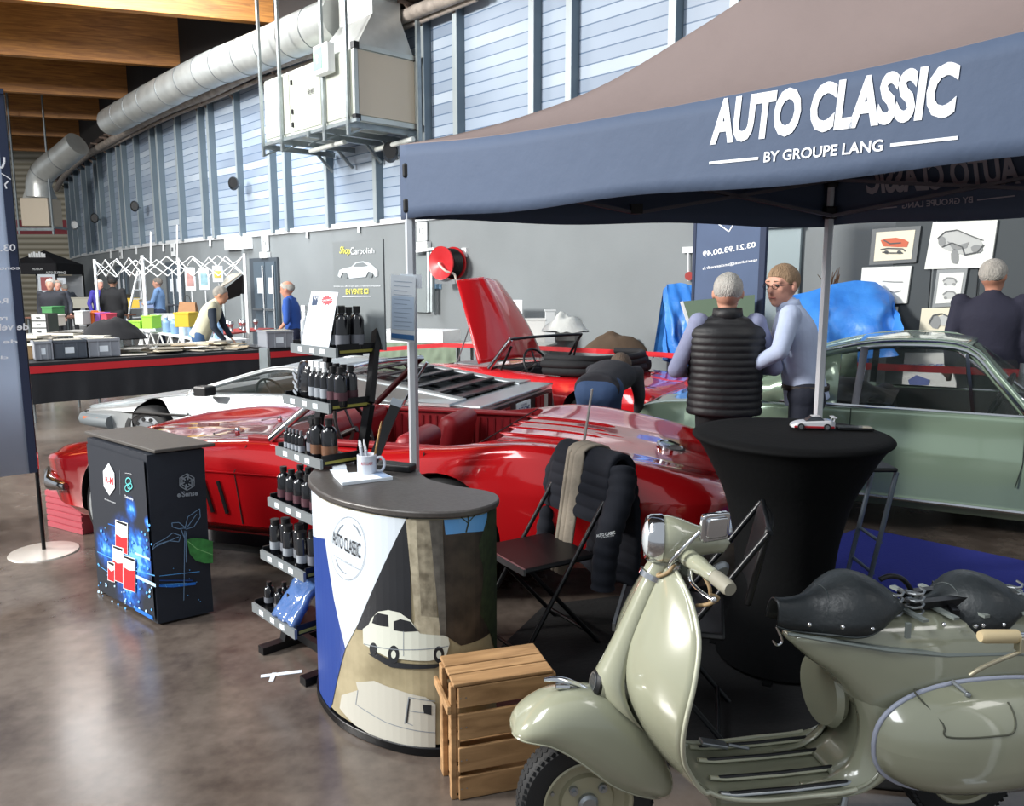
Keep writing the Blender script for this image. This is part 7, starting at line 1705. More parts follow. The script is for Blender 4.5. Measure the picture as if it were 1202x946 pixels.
# bottles
BBK = pm('bottle_black', '#101116', .18, coat=.6); LBG = pm('label_grey', '#6d7078', .4); LBW = pm('label_white', '#9399a1', .35); LBR = pm('label_wine', '#4b2d36', .4); LBB = pm('label_brown', '#6d4c38', .4); CLR = pm('bottle_clear', '#b9bfc4', .12, coat=.6)
GOLD = pm('label_gold', '#8c8450', .5)
def mk_bottle(kind, h, r, body, lab, capm):
    t = thing('bottle', 'x', 'bottle', (0, 0, 0)); mb = MB(body)
    if kind == 'round': pr = [(.001, 0), (r * .95, 0), (r, .006), (r, h * .70), (r * .8, h * .78), (r * .42, h * .83), (r * .42, h * .86), (.001, h * .86)]
    elif kind == 'can': pr = [(.001, 0), (r, 0), (r, h * .80), (r * .85, h * .84), (.001, h * .84)]
    else: pr = [(.001, 0), (r, 0), (r, h * .62), (r * .7, h * .72), (r * .4, h * .76), (.001, h * .76)]
    mb.lathe(pr, seg=18); mb.build('body', t, world=False, smooth=40)
    mb = MB(lab); z0 = h * .16; z1 = h * .38; mb.lathe([(r + .0006, z0), (r + .0012, z0), (r + .0012, z1), (r + .0006, z1), (r + .0006, z0)], seg=18, cap=False)
    lb = mb.build('label_band', t, world=False, smooth=40)
    mb = MB(capm)
    if kind == 'round': mb.lathe([(.001, h * .86), (r * .52, h * .86), (r * .52, h), (.001, h)], seg=14)
    elif kind == 'can': mb.lathe([(.001, h * .84), (r * .8, h * .84), (r * .8, h), (.001, h)], seg=14)
    else:
        mb.lathe([(.001, h * .76), (r * .48, h * .76), (r * .48, h * .84), (.001, h * .84)], seg=12); mb.box((-.012, 0, h * .92), (r * 1.3, r * .5, h * .14)); mb.bar((-r * .5, 0, h * .87), (-r * .8, 0, h * .74), .006)
    mb.build('cap', t, world=False, smooth=40)
    return t
protos = {}
def bottle(key, spec, row, a, b, label, group):
    A0_, z0_ = shelf[row]; p = A0_ + e1 * a + e2 * b; loc = (p.x, p.y, z0_ - .002); rz = math.atan2(e1.y, e1.x)
    if key not in protos:
        t = mk_bottle(*spec); protos[key] = t; t.location = loc; t.rotation_euler.z = rz; WM[t.name] = Matrix.Translation(Vector(loc)) @ Matrix.Rotation(rz, 4, 'Z'); t['label'] = label; t['group'] = group
    else: copy_thing(protos[key], loc, rz, label, group)
g = lambda n: 'products on the %s shelf of the display rack' % n
sp1 = ('round', .2, .031, BBK, LBG, BLACK); sp2 = ('spray', .2, .026, CLR, LBW, WHITE)
for b_ in (.05, .12):
    for i in range(6):
        a_ = .04 + i * .064
        if b_ < .1 and i in (0,): bottle('sprayA', sp2, 0, a_, b_, 'clear spray bottle with a white cap at the left end of the top shelf', g('top')); continue
        bottle('tall' if i % 2 else 'tallc', sp1 if i % 2 else ('round', .195, .03, BBK, LBW, BLACK), 0, a_ + (.0 if b_ < .1 else .01), b_, 'tall black bottle in the %s row of the top shelf, %s' % ('front' if b_ < .1 else 'rear', ['leftmost', 'second from left', 'third from left', 'third from right', 'second from right', 'rightmost'][i]), g('top'))
# pouch on shelf 2
A0_, z0_ = shelf[1]; p = A0_ + e1 * .075 + e2 * .07
t = thing('foil_pouch', 'glossy black pouch with a white pattern at the left of the second shelf', 'pouch', (p.x, p.y, z0_), math.atan2(e1.y, e1.x))
mb = MB(pm('pouch_black', '#1b1c20', .12, coat=.8, bump=(14, .5))); mb.loft([[(-.065, -.035, 0), (.065, -.035, 0), (.065, .035, 0), (-.065, .035, 0)], [(-.07, -.045, .06), (.07, -.045, .06), (.07, .045, .06), (-.07, .045, .06)], [(-.065, -.03, .14), (.065, -.03, .14), (.065, .03, .14), (-.065, .03, .14)], [(-.06, -.006, .18), (.06, -.006, .175), (.06, .006, .175), (-.06, .006, .18)]]); mb.build('bag', t, world=False, smooth=50, sub=2)
mb = MB(LBW)
for k_ in range(6): mb.box((-.03 + .012 * (k_ % 2), -.044, .03 + k_ * .02), (.035, .003, .012), M=Matrix.Rotation(.5, 4, 'Y'))
mb.build('print', t, world=False)
for i in range(3): bottle('sprayB', ('spray', .185, .023, BBK, LBW, WHITE), 1, .175 + i * .05, .05, 'slim spray bottle with a white head on the second shelf, %s' % ['next to the pouch', 'middle of three', 'right of three'][i], g('second'))
for b_ in (.06, .13):
    for i in range(2 if b_ < .1 else 5): bottle('tallB', ('round', .17, .028, BBK, LBR, BLACK), 1, (.325 if b_ < .1 else .12) + i * .058, b_ , 'wine banded bottle on the second shelf, %s' % ('front right number %s' % ('one', 'two')[i] if b_ < .1 else 'rear row, %s from left' % ('first', 'second', 'third', 'fourth', 'fifth')[i]), g('second'))
for i in range(5): bottle('mini', ('round', .11, .014, BBK, LBW, LBG), 2, .03 + i * .034, .03, 'little pale capped bottle on the third shelf, %s from the left' % ('first', 'second', 'third', 'fourth', 'fifth')[i], g('third'))
bottle('tallD', ('spray', .17, .03, BBK, LBG, BLACK), 2, .22, .06, 'black trigger spray right of the little bottles on the third shelf', g('third')); bottle('tallE', ('round', .185, .034, BBK, LBB, BLACK), 2, .29, .045, 'large black bottle with a brown band on the third shelf', g('third')); bottle('tallE', None, 2, .36, .06, 'large black bottle at the right end of the third shelf', g('third'))
for b_ in (.05, .125):
    for i in range(5): bottle('bot4', ('round', .165, .031, BBK, LBR, BLACK), 3, .045 + i * .075 + (.02 if b_ > .1 else 0), b_, 'stout black bottle on the fourth shelf, %s row, %s from left' % ('front' if b_ < .1 else 'rear', ('first', 'second', 'third', 'fourth', 'fifth')[i]), g('fourth'))
for i in range(6): bottle('can5' if i % 2 else 'can5b', ('can', .165 + .015 * (i % 2), .027, BBK, LBG if i % 2 else LBW, BLACK), 4, .035 + i * .063, .05 + .02 * (i % 2), 'dark aerosol can on the fifth shelf, %s from the left' % ('first', 'second', 'third', 'fourth', 'fifth', 'sixth')[i], g('fifth'))
for i in range(5): bottle('small6', ('round', .115, .024, BBK, LBG, BLACK), 5, .03 + i * .05, .06 + .05 * (i % 2), 'short black bottle on the lowest shelf, %s from the left' % ('first', 'second', 'third', 'fourth', 'fifth')[i], g('lowest'))
A0_, z0_ = shelf[5]; M = Matrix(((e1.x, e2.x, 0, A0_.x), (e1.y, e2.y, 0, A0_.y), (0, 0, 1, z0_), (0, 0, 0, 1)))
t = thing('wrapped_cloth', 'blue folded cloth in clear wrapping leaning on the lowest shelf', 'cloth', tuple(M @ Vector((.3, .1, 0)))); mb = MB(pm('blue_wrap', '#4d6ca3', .12, coat=1., bump=(12, .7))); mb.M = M
def wc(i, j): return Vector((.20 + .17 * i, .0 + .17 * j + .012 * noise.noise(Vector((i * 5, j * 5, 1))), .02 + .20 * j + .012 * noise.noise(Vector((i * 6, j * 6, 4)))))
mb.grid(wc, 14, 14); mb.build('package', t, smooth=70, solid=.035); mb = MB(pm('wrap_label', '#aab4bd', .3)); mb.M = M; mb.grid(lambda i, j: wc(i, .86 + .14 * j) + Vector((0, -.022, .012)), 6, 2); mb.build('header_card', t, solid=.002)

# ---- wooden crate
cf, cl = at(537, 938, z=0), at(507, 911, z=0); CHh = .42; tf, tr_ = at(532, 802, z=CHh), at(645, 785, z=CHh)
ex = (tr_ - tf); ex.z = 0; Lx = ex.length; ex.normalize(); ey = Vector((-ex.y, ex.x, 0)); Ly = (cl - cf).dot(ey) + .05; Ly = .19
ct_ = thing('wooden_crate', 'upright pine crate with slatted sides beside the reception counter', 'crate', (cf.x, cf.y, 0), math.atan2(ex.y, ex.x))
PINE = wood_mat('pine_slats', '#8a6844', '#bd9569', 3.0, (1, 6, 6), .6, .15)
def slat(x0, x1, y0, y1, z0, z1, nm='slat'): mb = MB(PINE); mb.bx(x0, x1, y0, y1, z0, z1); return mb.build(nm, ct_, world=False, bevel=.003)
hh = [(.0, .085), (.10, .19), (.215, .31), (.33, .405)]
for z0, z1 in hh: slat(.004, Lx, -.012, 0, z0 + .002, z1)
for z0, z1 in hh: slat(.004, Lx, Ly, Ly + .012, z0 + .002, z1)
slat(-.012, Lx, -.012, .055, .408, .42); slat(-.012, Lx, .062, .115, .408, .42); slat(-.012, Lx, .122, Ly + .012, .408, .42)
for y0, y1 in ((.0, .03), (Ly - .055, Ly - .01)): slat(-.02, 0, y0, y1, 0, .408, 'corner_post')
for z0, z1 in ((.02, .12), (.14, .24), (.26, .33)): slat(0, .012, .0, Ly, z0, z1)
slat(-.034, -.02, -.012, Ly + .02, .315, .345, 'batten')
for z0, z1 in hh: slat(Lx - .012, Lx, 0, Ly, z0 + .002, z1)
slat(Lx, Lx + .015, 0, .03, 0, .4, 'corner_post'); slat(Lx, Lx + .015, Ly - .03, Ly, 0, .4, 'corner_post')
mb = MB(PINE); mb.bx(0, Lx, 0, Ly, .002, .012); mb.build('bottom_board', ct_, world=False)
mb = MB(STEEL)
for z0, z1 in hh:
    for x in (.012, .03, Lx - .02):
        mb.cyl((x, -.0125, (z0 + z1) / 2), (x, -.0135, (z0 + z1) / 2), .0025, seg=6)
mb.build('nails', ct_, world=False)

# ---- bar table
tc_ = Vector((1.235, 3.45, 0)); BT = thing('bar_table', 'tall round table under a tight black stretch cover', 'table', tuple(tc_))
CV = pm('black_stretch_cover', '#050608', .85, bump=(50, .08), spec=.2); prof = [(.001, 1.068), (.36, 1.068), (.415, 1.062), (.425, 1.045), (.39, 1.01), (.33, .90), (.275, .78), (.235, .62), (.215, .45), (.22, .3), (.25, .15), (.285, .03), (.28, .02), (.001, .02)]
mb = MB(CV); P_ = cr([(r, z, 0) for r, z in prof[2:-2]], 4); prof = [(.001, 1.068), (.36, 1.068)] + [(q.x, q.y) for q in P_] + [(.001, .03)]
mb.lathe(prof, c=tc_, seg=64); mb.build('stretch_cover', BT, smooth=50)
for k_ in range(4):
    a = PI / 4 + k_ * PI / 2 + .3; mb = MB(CV); q = tc_ + Vector((math.cos(a) * .29, math.sin(a) * .29, 0)); mb.box(q + Vector((0, 0, .012)), (.06, .04, .024), rz=a); mb.build('foot', BT, bevel=.006)
# toy car and phone
p = at(953, 503, z=1.07); tca = thing('toy_car', 'small white and red toy rally car on the black table', 'toy car', tuple(p), R(172)); tca.scale = (1.4, 1.4, 1.4)
tw = [(-.062, .018), (-.058, .026), (0, .028), (.05, .027), (.06, .022), (.065, .012)]
M_ = pm('toy_white', '#d3d5db', .25, coat=.5); MR_ = pm('toy_red', '#a8242c', .3, coat=.4)
rings = []
for x in [-.066 + .132 * k_ / 20 for k_ in range(21)]:
    w = interp([(-.066, .02), (-.05, .027), (.05, .027), (.066, .018)], x); zt = interp([(-.066, .026), (-.05, .03), (.0, .028), (.04, .024), (.066, .015)], x)
    rings.append([(x, -w, .006), (x, -w, zt - .004), (x, -w * .85, zt), (x, w * .85, zt), (x, w, zt - .004), (x, w, .006)])
mb = MB(M_); mb.loft(rings); mb.build('body', tca, world=False, smooth=40)
mb = MB(MR_); mb.bx(-.063, .06, -.0285, .0285, .006, .013); mb.build('red_sill', tca, world=False, bevel=.002)
mb = MB(pm('toy_glass', '#31363e', .1)); mb.loft([[(-.035, -.021, .028), (.025, -.021, .026), (.025, .021, .026), (-.035, .021, .028)], [(-.022, -.017, .041), (.005, -.017, .041), (.005, .017, .041), (-.022, .017, .041)]]); mb.build('cabin', tca, world=False, bevel=.002)
mb = MB(M_); mb.bx(-.022, .004, -.016, .016, .041, .0425); mb.build('roof', tca, world=False)
mb = MB(M_); mb.bx(-.07, -.058, -.024, .024, .038, .0405); mb.bar((-.062, -.018, .026), (-.064, -.018, .039), .003); mb.bar((-.062, .018, .026), (-.064, .018, .039), .003); mb.build('spoiler', tca, world=False)
for x in (-.04, .04):
    for y in (-.026, .026):
        mb = MB(TYRE); mb.tube([(x, y - .005, .0105), (x, y + .005, .0105)], .0105, 16); w_ = mb.build('wheel', tca, world=False, smooth=40)
        mb = MB(STEEL); s_ = 1 if y > 0 else -1; mb.tube([(x, y + s_ * .005, .0105), (x, y + s_ * .0062, .0105)], .0065, 12); mb.build('rim', w_, world=False)
p = at(1003, 504, z=1.07); t = thing('mobile_phone', 'black mobile phone lying right of the toy car', 'phone', tuple(p), -.15); mb = MB(BLACK); mb.bx(-.075, .075, -.036, .036, 0, .012); mb.build('body', t, world=False, bevel=.004, bseg=3); mb = MB(pm('screen', '#0a0c12', .05)); mb.bx(-.07, .07, -.032, .032, .012, .0126); mb.build('screen', t, world=False)

# ---- folding chairs
def folding_chair(x, y, rz, label, seatm=BLACK, frame=BLACKM):
    t = thing('folding_chair', label, 'chair', (x, y, 0), rz, None); w = .21
    mb = MB(seatm); mb.box((0, 0, .455), (.40, .40, .025)); mb.build('seat', t, world=False, bevel=.02, bseg=3, smooth=50)
    mb = MB(STEEL); mb.bar((.20, -.2, .455), (.20, .2, .455), .012, .03); mb.build('seat_edge', t, world=False)
    mb = MB(seatm); mb.grid(lambda i, j: Vector((-.27 - .02 * math.sin(PI * i) - .06 * j, -.19 + .38 * i, .58 + .29 * j)), 10, 6); mb.build('backrest', t, world=False, smooth=50, solid=.025, bevel=.01)
    for s_ in (1, -1):
        mb = MB(frame); mb.tube([(.25, s_ * w, .01), (-.33, s_ * w, .86)], .011, 8); mb.build('leg', t, world=False, smooth=50)
        mb = MB(frame); mb.tube([(-.24, s_ * (w - .03), .01), (.16, s_ * (w - .03), .45)], .011, 8); mb.build('leg', t, world=False, smooth=50)
    mb = MB(frame); mb.tube([(.22, -w, .08), (.22, w, .08)], .009, 8); mb.build('cross_bar', t, world=False, smooth=50)
    mb = MB(frame); mb.tube([(-.19, -w + .03, .07), (-.19, w - .03, .07)], .009, 8); mb.build('cross_bar', t, world=False, smooth=50); mb = MB(frame); mb.tube([(-.335, -w, .862), (-.335, w, .862)], .011, 8); mb.build('top_rail', t, world=False, smooth=50)
    return t
ch1 = folding_chair(.12, 3.62, math.atan2(-.53, -.85), 'black folding chair with a jacket and scarf over its back')
ch2 = folding_chair(.62, 2.93, R(166), 'black folding chair just behind the scooter handlebar', frame=pm('chair_frame_grey', '#14171b', .35, .3))
ch3 = thing('folding_stool', 'folding stool on light metal tubes half hidden behind the black table', 'stool', (1.86, 4.35, 0)); TG = pm('tube_grey', '#74818e', .3, .6)
mb = MB(BLACK); mb.bx(1.62, 2.10, 4.2, 4.5, .70, .725); mb.build('seat', ch3, bevel=.01)
for y in (4.22, 4.48):
    for x0, x1 in ((1.98, 2.1), (1.74, 1.64)): mb = MB(TG); mb.tube([(x0, y, .01), (x1, y, .7)], .014, 8); mb.build('leg', ch3, smooth=50)
for z in (.12, .3): mb = MB(TG); mb.tube([(1.99 + z * .17, 4.22, z), (1.99 + z * .17, 4.48, z)], .01, 8); mb.build('cross_bar', ch3, smooth=50)
# jacket over chair 1 (local to the chair: back at x=-.3)
Mc = WM[ch1.name]; NV = pm('navy_quilted_jacket', '#0b101c', .9, bump=(5, .3))
jk = thing('jacket', 'navy quilted jacket hanging over the back of the folding chair', 'jacket', tuple(Mc @ Vector((-.31, 0, .46))))
mb = MB(NV); mb.M = Mc
def quilt(z): return .012 * abs(math.sin(z * PI / .055)) ** .5
def jpos(i, j):
    y = (-.25 + .5 * i); s_ = j  # 0 front hem ... 1 back hem, over the top at .35
    if s_ < .35:
        k_ = s_ / .35; z = .60 + .29 * k_; x = -.255 - .05 * k_ + .03
        return Vector((x + quilt(z), y * (1 - .12 * k_), z))
    if s_ < .45:
        a = (s_ - .35) / .1 * PI; return Vector((-.325 + .05 * math.cos(a), y * .88, .885 + .035 * math.sin(a)))
    k_ = (s_ - .45) / .55; z = .885 - .62 * k_; return Vector((-.375 - .03 * math.sin(k_ * 3) - quilt(z), y * (.88 + .2 * k_), z + .02 * math.sin(i * 9)))
mb.grid(jpos, 24, 90); mb.build('body', jk, smooth=70, solid=.03, fixn=False)
for s_, pts_ in ((1, [(-.32, .22, .86), (-.28, .27, .76), (-.20, .30, .62), (-.17, .30, .48), (-.16, .30, .34)]), (-1, [(-.33, -.19, .87), (-.30, -.26, .76), (-.27, -.29, .60), (-.25, -.29, .42), (-.24, -.28, .30)])):
    mb = MB(NV); mb.M = Mc; P_ = cr(pts_, 10); mb.tube(P_, [(.062 + .008 * abs(math.sin(k_ * .75))) * (1 - .2 * k_ / len(P_)) for k_ in range(len(P_))], 14); mb.build('sleeve', jk, smooth=60)
mb = MB(WHITE); SJ = VS([(0, 0), (1, 0)]); 
lc_ = at(711, 627, Y=3.385); 
Mt = Matrix.Translation(lc_) @ Matrix.Rotation(R(-8), 4, 'Z') @ Matrix.Rotation(PI / 2, 4, 'X') @ Matrix.Rotation(R(14), 4, 'Z'); flat_text(mb, 'AUTO CLASSIC', Mt, .085, .014, bold=.03); flat_text(mb, 'BY GROUPE LANG', Mt @ Matrix.Translation((.004, -.012, 0)), .06, .006); mb.build('embroidery', jk)
SCF = pm('beige_scarf', '#8f8577', .9, bump=(14, .5)); sf = thing('scarf', 'beige knitted scarf hanging over the navy jacket', 'scarf', tuple(Mc @ Vector((-.28, -.03, .3))))
def scarf(i, j):
    y = -.035 + .11 * (i - .5) + .012 * math.sin(i * 14)
    if j < .62: k_ = j / .62; z = .30 + .60 * k_; x = -.205 - .07 * k_ + .012 * math.sin(i * 17); return Vector((x + .035, y - .03 * (1 - k_), z))
    if j < .72: a = (j - .62) / .1 * PI; return Vector((-.325 + .085 * math.cos(a), y, .90 + .04 * math.sin(a)))
    k_ = (j - .72) / .28; return Vector((-.415 - .01 * k_, y + .01, .90 - .3 * k_))
mb = MB(SCF); mb.M = Mc; mb.grid(scarf, 22, 60); mb.build('knit', sf, smooth=70, solid=.012, fixn=False)

# ---- sheet clipped to the tent pole
# ---- canopy tent
TZ = 2.03
fpx = [(471, 259, 170), (560, 249.5, 162), (650, 240, 149), (720, 233, 137), (800, 225, 123), (920, 212, 100), (1034, 200, 77), (1202, 187, 37)]
fp = [at(x, y, z=TZ) for x, y, t_ in fpx]
dirf = (fp[-1] - fp[0]).normalized(); C1 = fp[0]; c2 = at(970, 266, z=TZ); L3 = 3.05; C3 = C1 + dirf * L3; C4 = c2 + (C3 - C1)
fr = [C1 + dirf * (L3 * k_ / 12) for k_ in range(13)]
SFr = mkVS([(p.x, p.y) for p in fr])
topk = []
for x, y, t_ in fpx: u, z = SFr.pix(x, t_); topk.append((u, z))
topk.append((L3, topk[-1][1] + .02))
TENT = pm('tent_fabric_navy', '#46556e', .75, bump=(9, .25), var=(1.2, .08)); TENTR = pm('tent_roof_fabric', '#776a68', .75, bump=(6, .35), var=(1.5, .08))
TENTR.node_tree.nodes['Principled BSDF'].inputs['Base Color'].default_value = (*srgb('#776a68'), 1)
tt = thing('canopy_tent', 'large dark blue canopy tent with white company lettering', 'tent', (C1.x, C1.y, 0))
def vtop(u): return interp(topk, u)
def wob(u, k_=1.): return .018 * math.sin(u * 5 + .5) * k_
def valance(S, L, tf_, nm, flip=False):
    mb = MB(TENT); mb.grid(lambda i, j: S.P(L * i, TZ + wob(L * i, .5) * (1 - j) + (tf_(L * i) - TZ) * j, .0), 48, 6); return mb.build(nm, tt, smooth=60, solid=.004, fixn=False)
vf = valance(SFr, L3, vtop, 'front_valance')
zc1 = vtop(0); zc3 = vtop(L3)
def sideVS(a, b): 
    s_ = VS([(a.x, a.y), (b.x, b.y)], 1); return s_
SLt = sideVS(C1, c2); SBk = sideVS(c2, C4); SRt = sideVS(C3, C4)
zc = (zc1 + .0)
for S_, nm in ((SLt, 'left_valance'), (SBk, 'rear_valance'), (SRt, 'right_valance')):
    L_ = S_.L[-1]; valance(S_, L_, lambda u: zc1 - .02 * math.sin(PI * u / L_), nm)
# roof: hip profile from the photographed silhouette
ac = (C1 + c2 + C3 + C4) / 4
sil = [(471, 169), (520, 160), (560, 151), (600, 140), (640, 127), (680, 112), (720, 93), (760, 70), (800, 45), (840, 20), (880, -6)]
hp = []
for x, y in sil:
    d = ray(x, y); # solve plan point on C1->ac
    e_ = Vector((ac.x - C1.x, ac.y - C1.y)); den = d.x * e_.y - d.y * e_.x; w_ = (C1.x * d.y - C1.y * d.x) / den if den else 0
    w_ = (C1.x * d.y - C1.y * d.x) / (d.x * e_.y - d.y * e_.x) ; t_ = (C1.x + e_.x * w_) / d.x if abs(d.x) > .02 else (C1.y + e_.y * w_) / d.y
    hp.append((w_, CAM_H + d.z * t_))
hp[0] = (0, hp[0][1])
sl_ = (hp[-1][1] - hp[-3][1]) / (hp[-1][0] - hp[-3][0]); hp.append((1.0, hp[-1][1] + min(sl_, 1.6) * (1 - hp[-1][0]) * .75)) if hp[-1][0] < .97 else None
hb0 = hp[0][1]; hA = hp[-1][1]
def gz(t_): return (interp(hp, t_) - hb0) / (hA - hb0)
per = []
for i in range(24): u = L3 * i / 24; q = SFr.P(u, vtop(u)); per.append((q, math.sin(PI * i / 24)))
for a, b in ((C3, C4), (C4, c2), (c2, C1)):
    za = vtop(L3) if a is C3 else zc1
    for i in range(12): f_ = i / 12; q = a.lerp(b, f_); q.z = za + (zc1 - za) * f_ - .02 * math.sin(PI * f_); per.append((q, math.sin(PI * f_)))
per.append(per[0]); NP = len(per)
apex = Vector((ac.x, ac.y, hA))
def roof(i, j):
    k_ = min(int(round(i * (NP - 1))), NP - 1); p, m_ = per[k_]; t_ = j; x = p.x + (apex.x - p.x) * t_; y = p.y + (apex.y - p.y) * t_
    return Vector((x, y, p.z + (apex.z - p.z) * gz(t_) - .05 * m_ * math.sin(PI * t_)))
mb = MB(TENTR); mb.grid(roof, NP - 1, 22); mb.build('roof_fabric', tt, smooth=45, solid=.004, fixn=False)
LTW = pm('tent_lettering', '#e3e8f0', .6); mb = MB(LTW)
mp_ = lambda l: [(x, y) for x, y in l]
SFr.text(mb, 'AUTO CLASSIC', [(834, 171), (1128, 136.5), (834, 118), (1128, 71)], .005, bold=.045, shear=.22)
SFr.text(mb, 'BY GROUPE LANG', [(897, 191), (1037.5, 177.5), (897, 178.5), (1037.5, 163.5)], .005, bold=.02, shear=.1)
SFr.line(mb, [(833.4, 191.6), (891, 186)], .009, .005); SFr.line(mb, [(1045.8, 170.6), (1125, 161.9)], .009, .005); mb.build('lettering', vf, fixn=False)
inn = 1 if SBk.n[0].dot(Vector((0, 0)) - SBk.p[0]) > 0 else -1
LTI = pm('tent_lettering_back', '#a9a6b3', .7); mb = MB(LTI); o_ = .012 * inn
SBk.text(mb, 'AUTO CLASSIC', [(1199, 216), (1016, 229), (1199, 178), (1016, 196)], o_, bold=.04, shear=.2)
SBk.text(mb, 'BY GROUPE LANG', [(1143, 238), (1060, 245), (1143, 230.5), (1060, 238)], o_, bold=.015)
SBk.line(mb, [(1018, 246.5), (1054, 243)], .006, o_); SBk.line(mb, [(1148, 235), (1192, 230)], .006, o_); mb.build('lettering_seen_through', tt, fixn=False, label='reversed lettering showing through the rear valance')
# poles and frame
PM_ = pm('tent_pole_aluminium', '#ccd2d9', .4, .35)
inw = lambda p: p + (ac - p).normalized() * .05
plc = {}; plt = {}
for nm, p in (('C1', C1), ('C2', c2), ('C3', C3), ('C4', C4)):
    q = inw(p); q.z = 0
    mb = MB(PM_); r = .026; mb.lathe([(r, .01), (r, 2.1)], c=q, seg=6); 
    pole = mb.build('pole', tt); plc[nm] = q; plt[nm] = q + (ac - q).normalized() * .09; plt[nm].z = 0
    mb = MB(PM_); mb.box(q + Vector((0, 0, .006)), (.12, .12, .012)); mb.build('foot_plate', pole)
    mb = MB(BLACK); mb.box(q + Vector((0, 0, 2.10)), (.06, .06, .07)); mb.build('pole_joint', tt, bevel=.01); mb = MB(BLACK); mb.box(q + Vector((0, 0, 2.27)), (.06, .06, .07)); mb.build('pole_joint', tt, bevel=.01)
    mb = MB(PM_); mb.lathe([(.02, 2.1), (.02, 2.31)], c=q, seg=6); mb.build('inner_pole', tt)
BARM = pm('tent_bar_grey', '#5f5e68', .5, .3)
def truss2(a, b, n):
    for i in range(n):
        p, q = a.lerp(b, i / n), a.lerp(b, (i + 1) / n)
        for z0, z1 in ((2.08, 2.27), (2.27, 2.08)):
            mb = MB(BARM); mb.bar(Vector((p.x, p.y, z0)), Vector((q.x, q.y, z1)), .032, .016); mb.build('scissor_bar', tt)
        if i:
            mb = MB(BLACK)
            mb.box((p.x, p.y, 2.10), (.06, .06, .05)); mb.build('bar_joint', tt)
            mb = MB(BLACK); mb.box((p.x, p.y, 2.26), (.06, .06, .05)); mb.build('bar_joint', tt)
for a, b in (('C1', 'C2'), ('C2', 'C4'), ('C1', 'C3'), ('C3', 'C4')): truss2(plt[a], plt[b], 2)
for nm in plc:
    mb = MB(BARM); q = plc[nm]; q3_ = [Vector((q.x + (apex.x - q.x) * t_, q.y + (apex.y - q.y) * t_, (2.30 if t_ == 0 else zc1 + (apex.z - zc1) * gz(t_) - .10))) for t_ in [i / 8 for i in range(9)]]; mb.tube(q3_, .014, 6); mb.build('rafter', tt)
mb = MB(BLACK); mb.box(apex - Vector((0, 0, .14)), (.1, .1, .1)); mb.build('apex_hub', tt)
# paper on the pole
q = plc['C1']; pv = (Vector((0, 0)) - Vector((q.x, q.y))).normalized(); bp_ = Vector((q.x, q.y)) + pv * .03; tg = Vector((pv.y, -pv.x)); tg = tg if tg.x > 0 else -tg
SP = mkVS([(bp_.x - tg.x * .3, bp_.y - tg.y * .3), (bp_.x + tg.x * .3, bp_.y + tg.y * .3)])
pn = thing('paper_notice', 'white and blue information sheet taped to the left tent pole', 'notice', tuple(SP.P(.3, 1.35)))
mb = MB(PAPER); q4 = [SP.pix(*p_) for p_ in ((458.5, 399), (487, 402), (488, 325), (459, 322))]; mb.add([SP.P(u, z, 0) for u, z in q4] + [SP.P(u, z, .003) for u, z in q4], [(3, 2, 1, 0), (4, 5, 6, 7), (0, 1, 5, 4), (1, 2, 6, 5), (2, 3, 7, 6), (3, 0, 4, 7)]); sh = mb.build('sheet', pn)
mb = MB(pm('sheet_blue', '#3f78b5', .6)); SP.ppoly(mb, [(459.5, 391), (486, 393.5), (486, 399.5), (459.5, 396.5)], .004); mb.use(pm('sheet_pale', '#c3d6ec', .7)); SP.ppoly(mb, [(460, 347), (486, 349), (486, 388), (460, 386)], .0038); mb.use(pm('sheet_text', '#93a6bd', .7))
for k_ in range(11): SP.line(mb, [(462, 330 + k_ * 5.2), (484 - (k_ % 3) * 3, 331.5 + k_ * 5.2)], .0022, .0044)
mb.build('print', sh, fixn=False)
mb = MB(PAPER); q4 = [SP.pix(*p_) for p_ in ((470, 338), (495, 338.5), (495, 322.5), (470, 321.5))]; mb.add([SP.P(u, z, -.006) for u, z in q4] + [SP.P(u, z, -.003) for u, z in q4], [(3, 2, 1, 0), (4, 5, 6, 7), (0, 1, 5, 4), (1, 2, 6, 5), (2, 3, 7, 6), (3, 0, 4, 7)]); mb.build('rear_sheet', pn)

# ---- left banner on its stand
d0_ = at(52, 648, z=0); bdir = Vector((.69, .72)).normalized(); e0_ = Vector((d0_.x, d0_.y)); S = mkVS([(e0_.x - bdir.x * 1.1, e0_.y - bdir.y * 1.1), (e0_.x, e0_.y)])
bt = thing('banner_stand', 'tall blue fabric banner at the left edge with lettering seen in reverse', 'banner', (d0_.x, d0_.y, 0)); zb = S.pix(47, 553)[1]; ztp = S.pix(14, 113)[1]
mb = MB(pm('banner_blue_backlit', '#b2c2da', .7, var=(2.0, .12))); mb.grid(lambda i, j: S.P(.02 + 1.05 * i, zb + (ztp - zb) * j, .012 * math.sin(i * 13)), 30, 4); fbn = mb.build('fabric', bt, smooth=60, solid=.02, fixn=False)  # fabric colour lightened to stand in for light passing through from behind
mb = MB(NAVYD); slab(mb, S, 1.055, 1.10, zb, ztp, .02, .06); mb.build('edge_strip', bt); mb = MB(NAVYD); slab(mb, S, 0, 1.1, ztp, ztp + .03, .03, .06); mb.build('top_sleeve', bt)
mb = MB(LET); 
def bt_text(s_, xr, yb, h, wpx, o=.03, b_=.02): # mirrored: starts on the right
    SFT = [(xr, yb), (xr - wpx, yb + wpx * .02), (xr, yb - h), (xr - wpx, yb - h + wpx * .02)]; S.text(mb, s_, SFT, o, bold=b_)
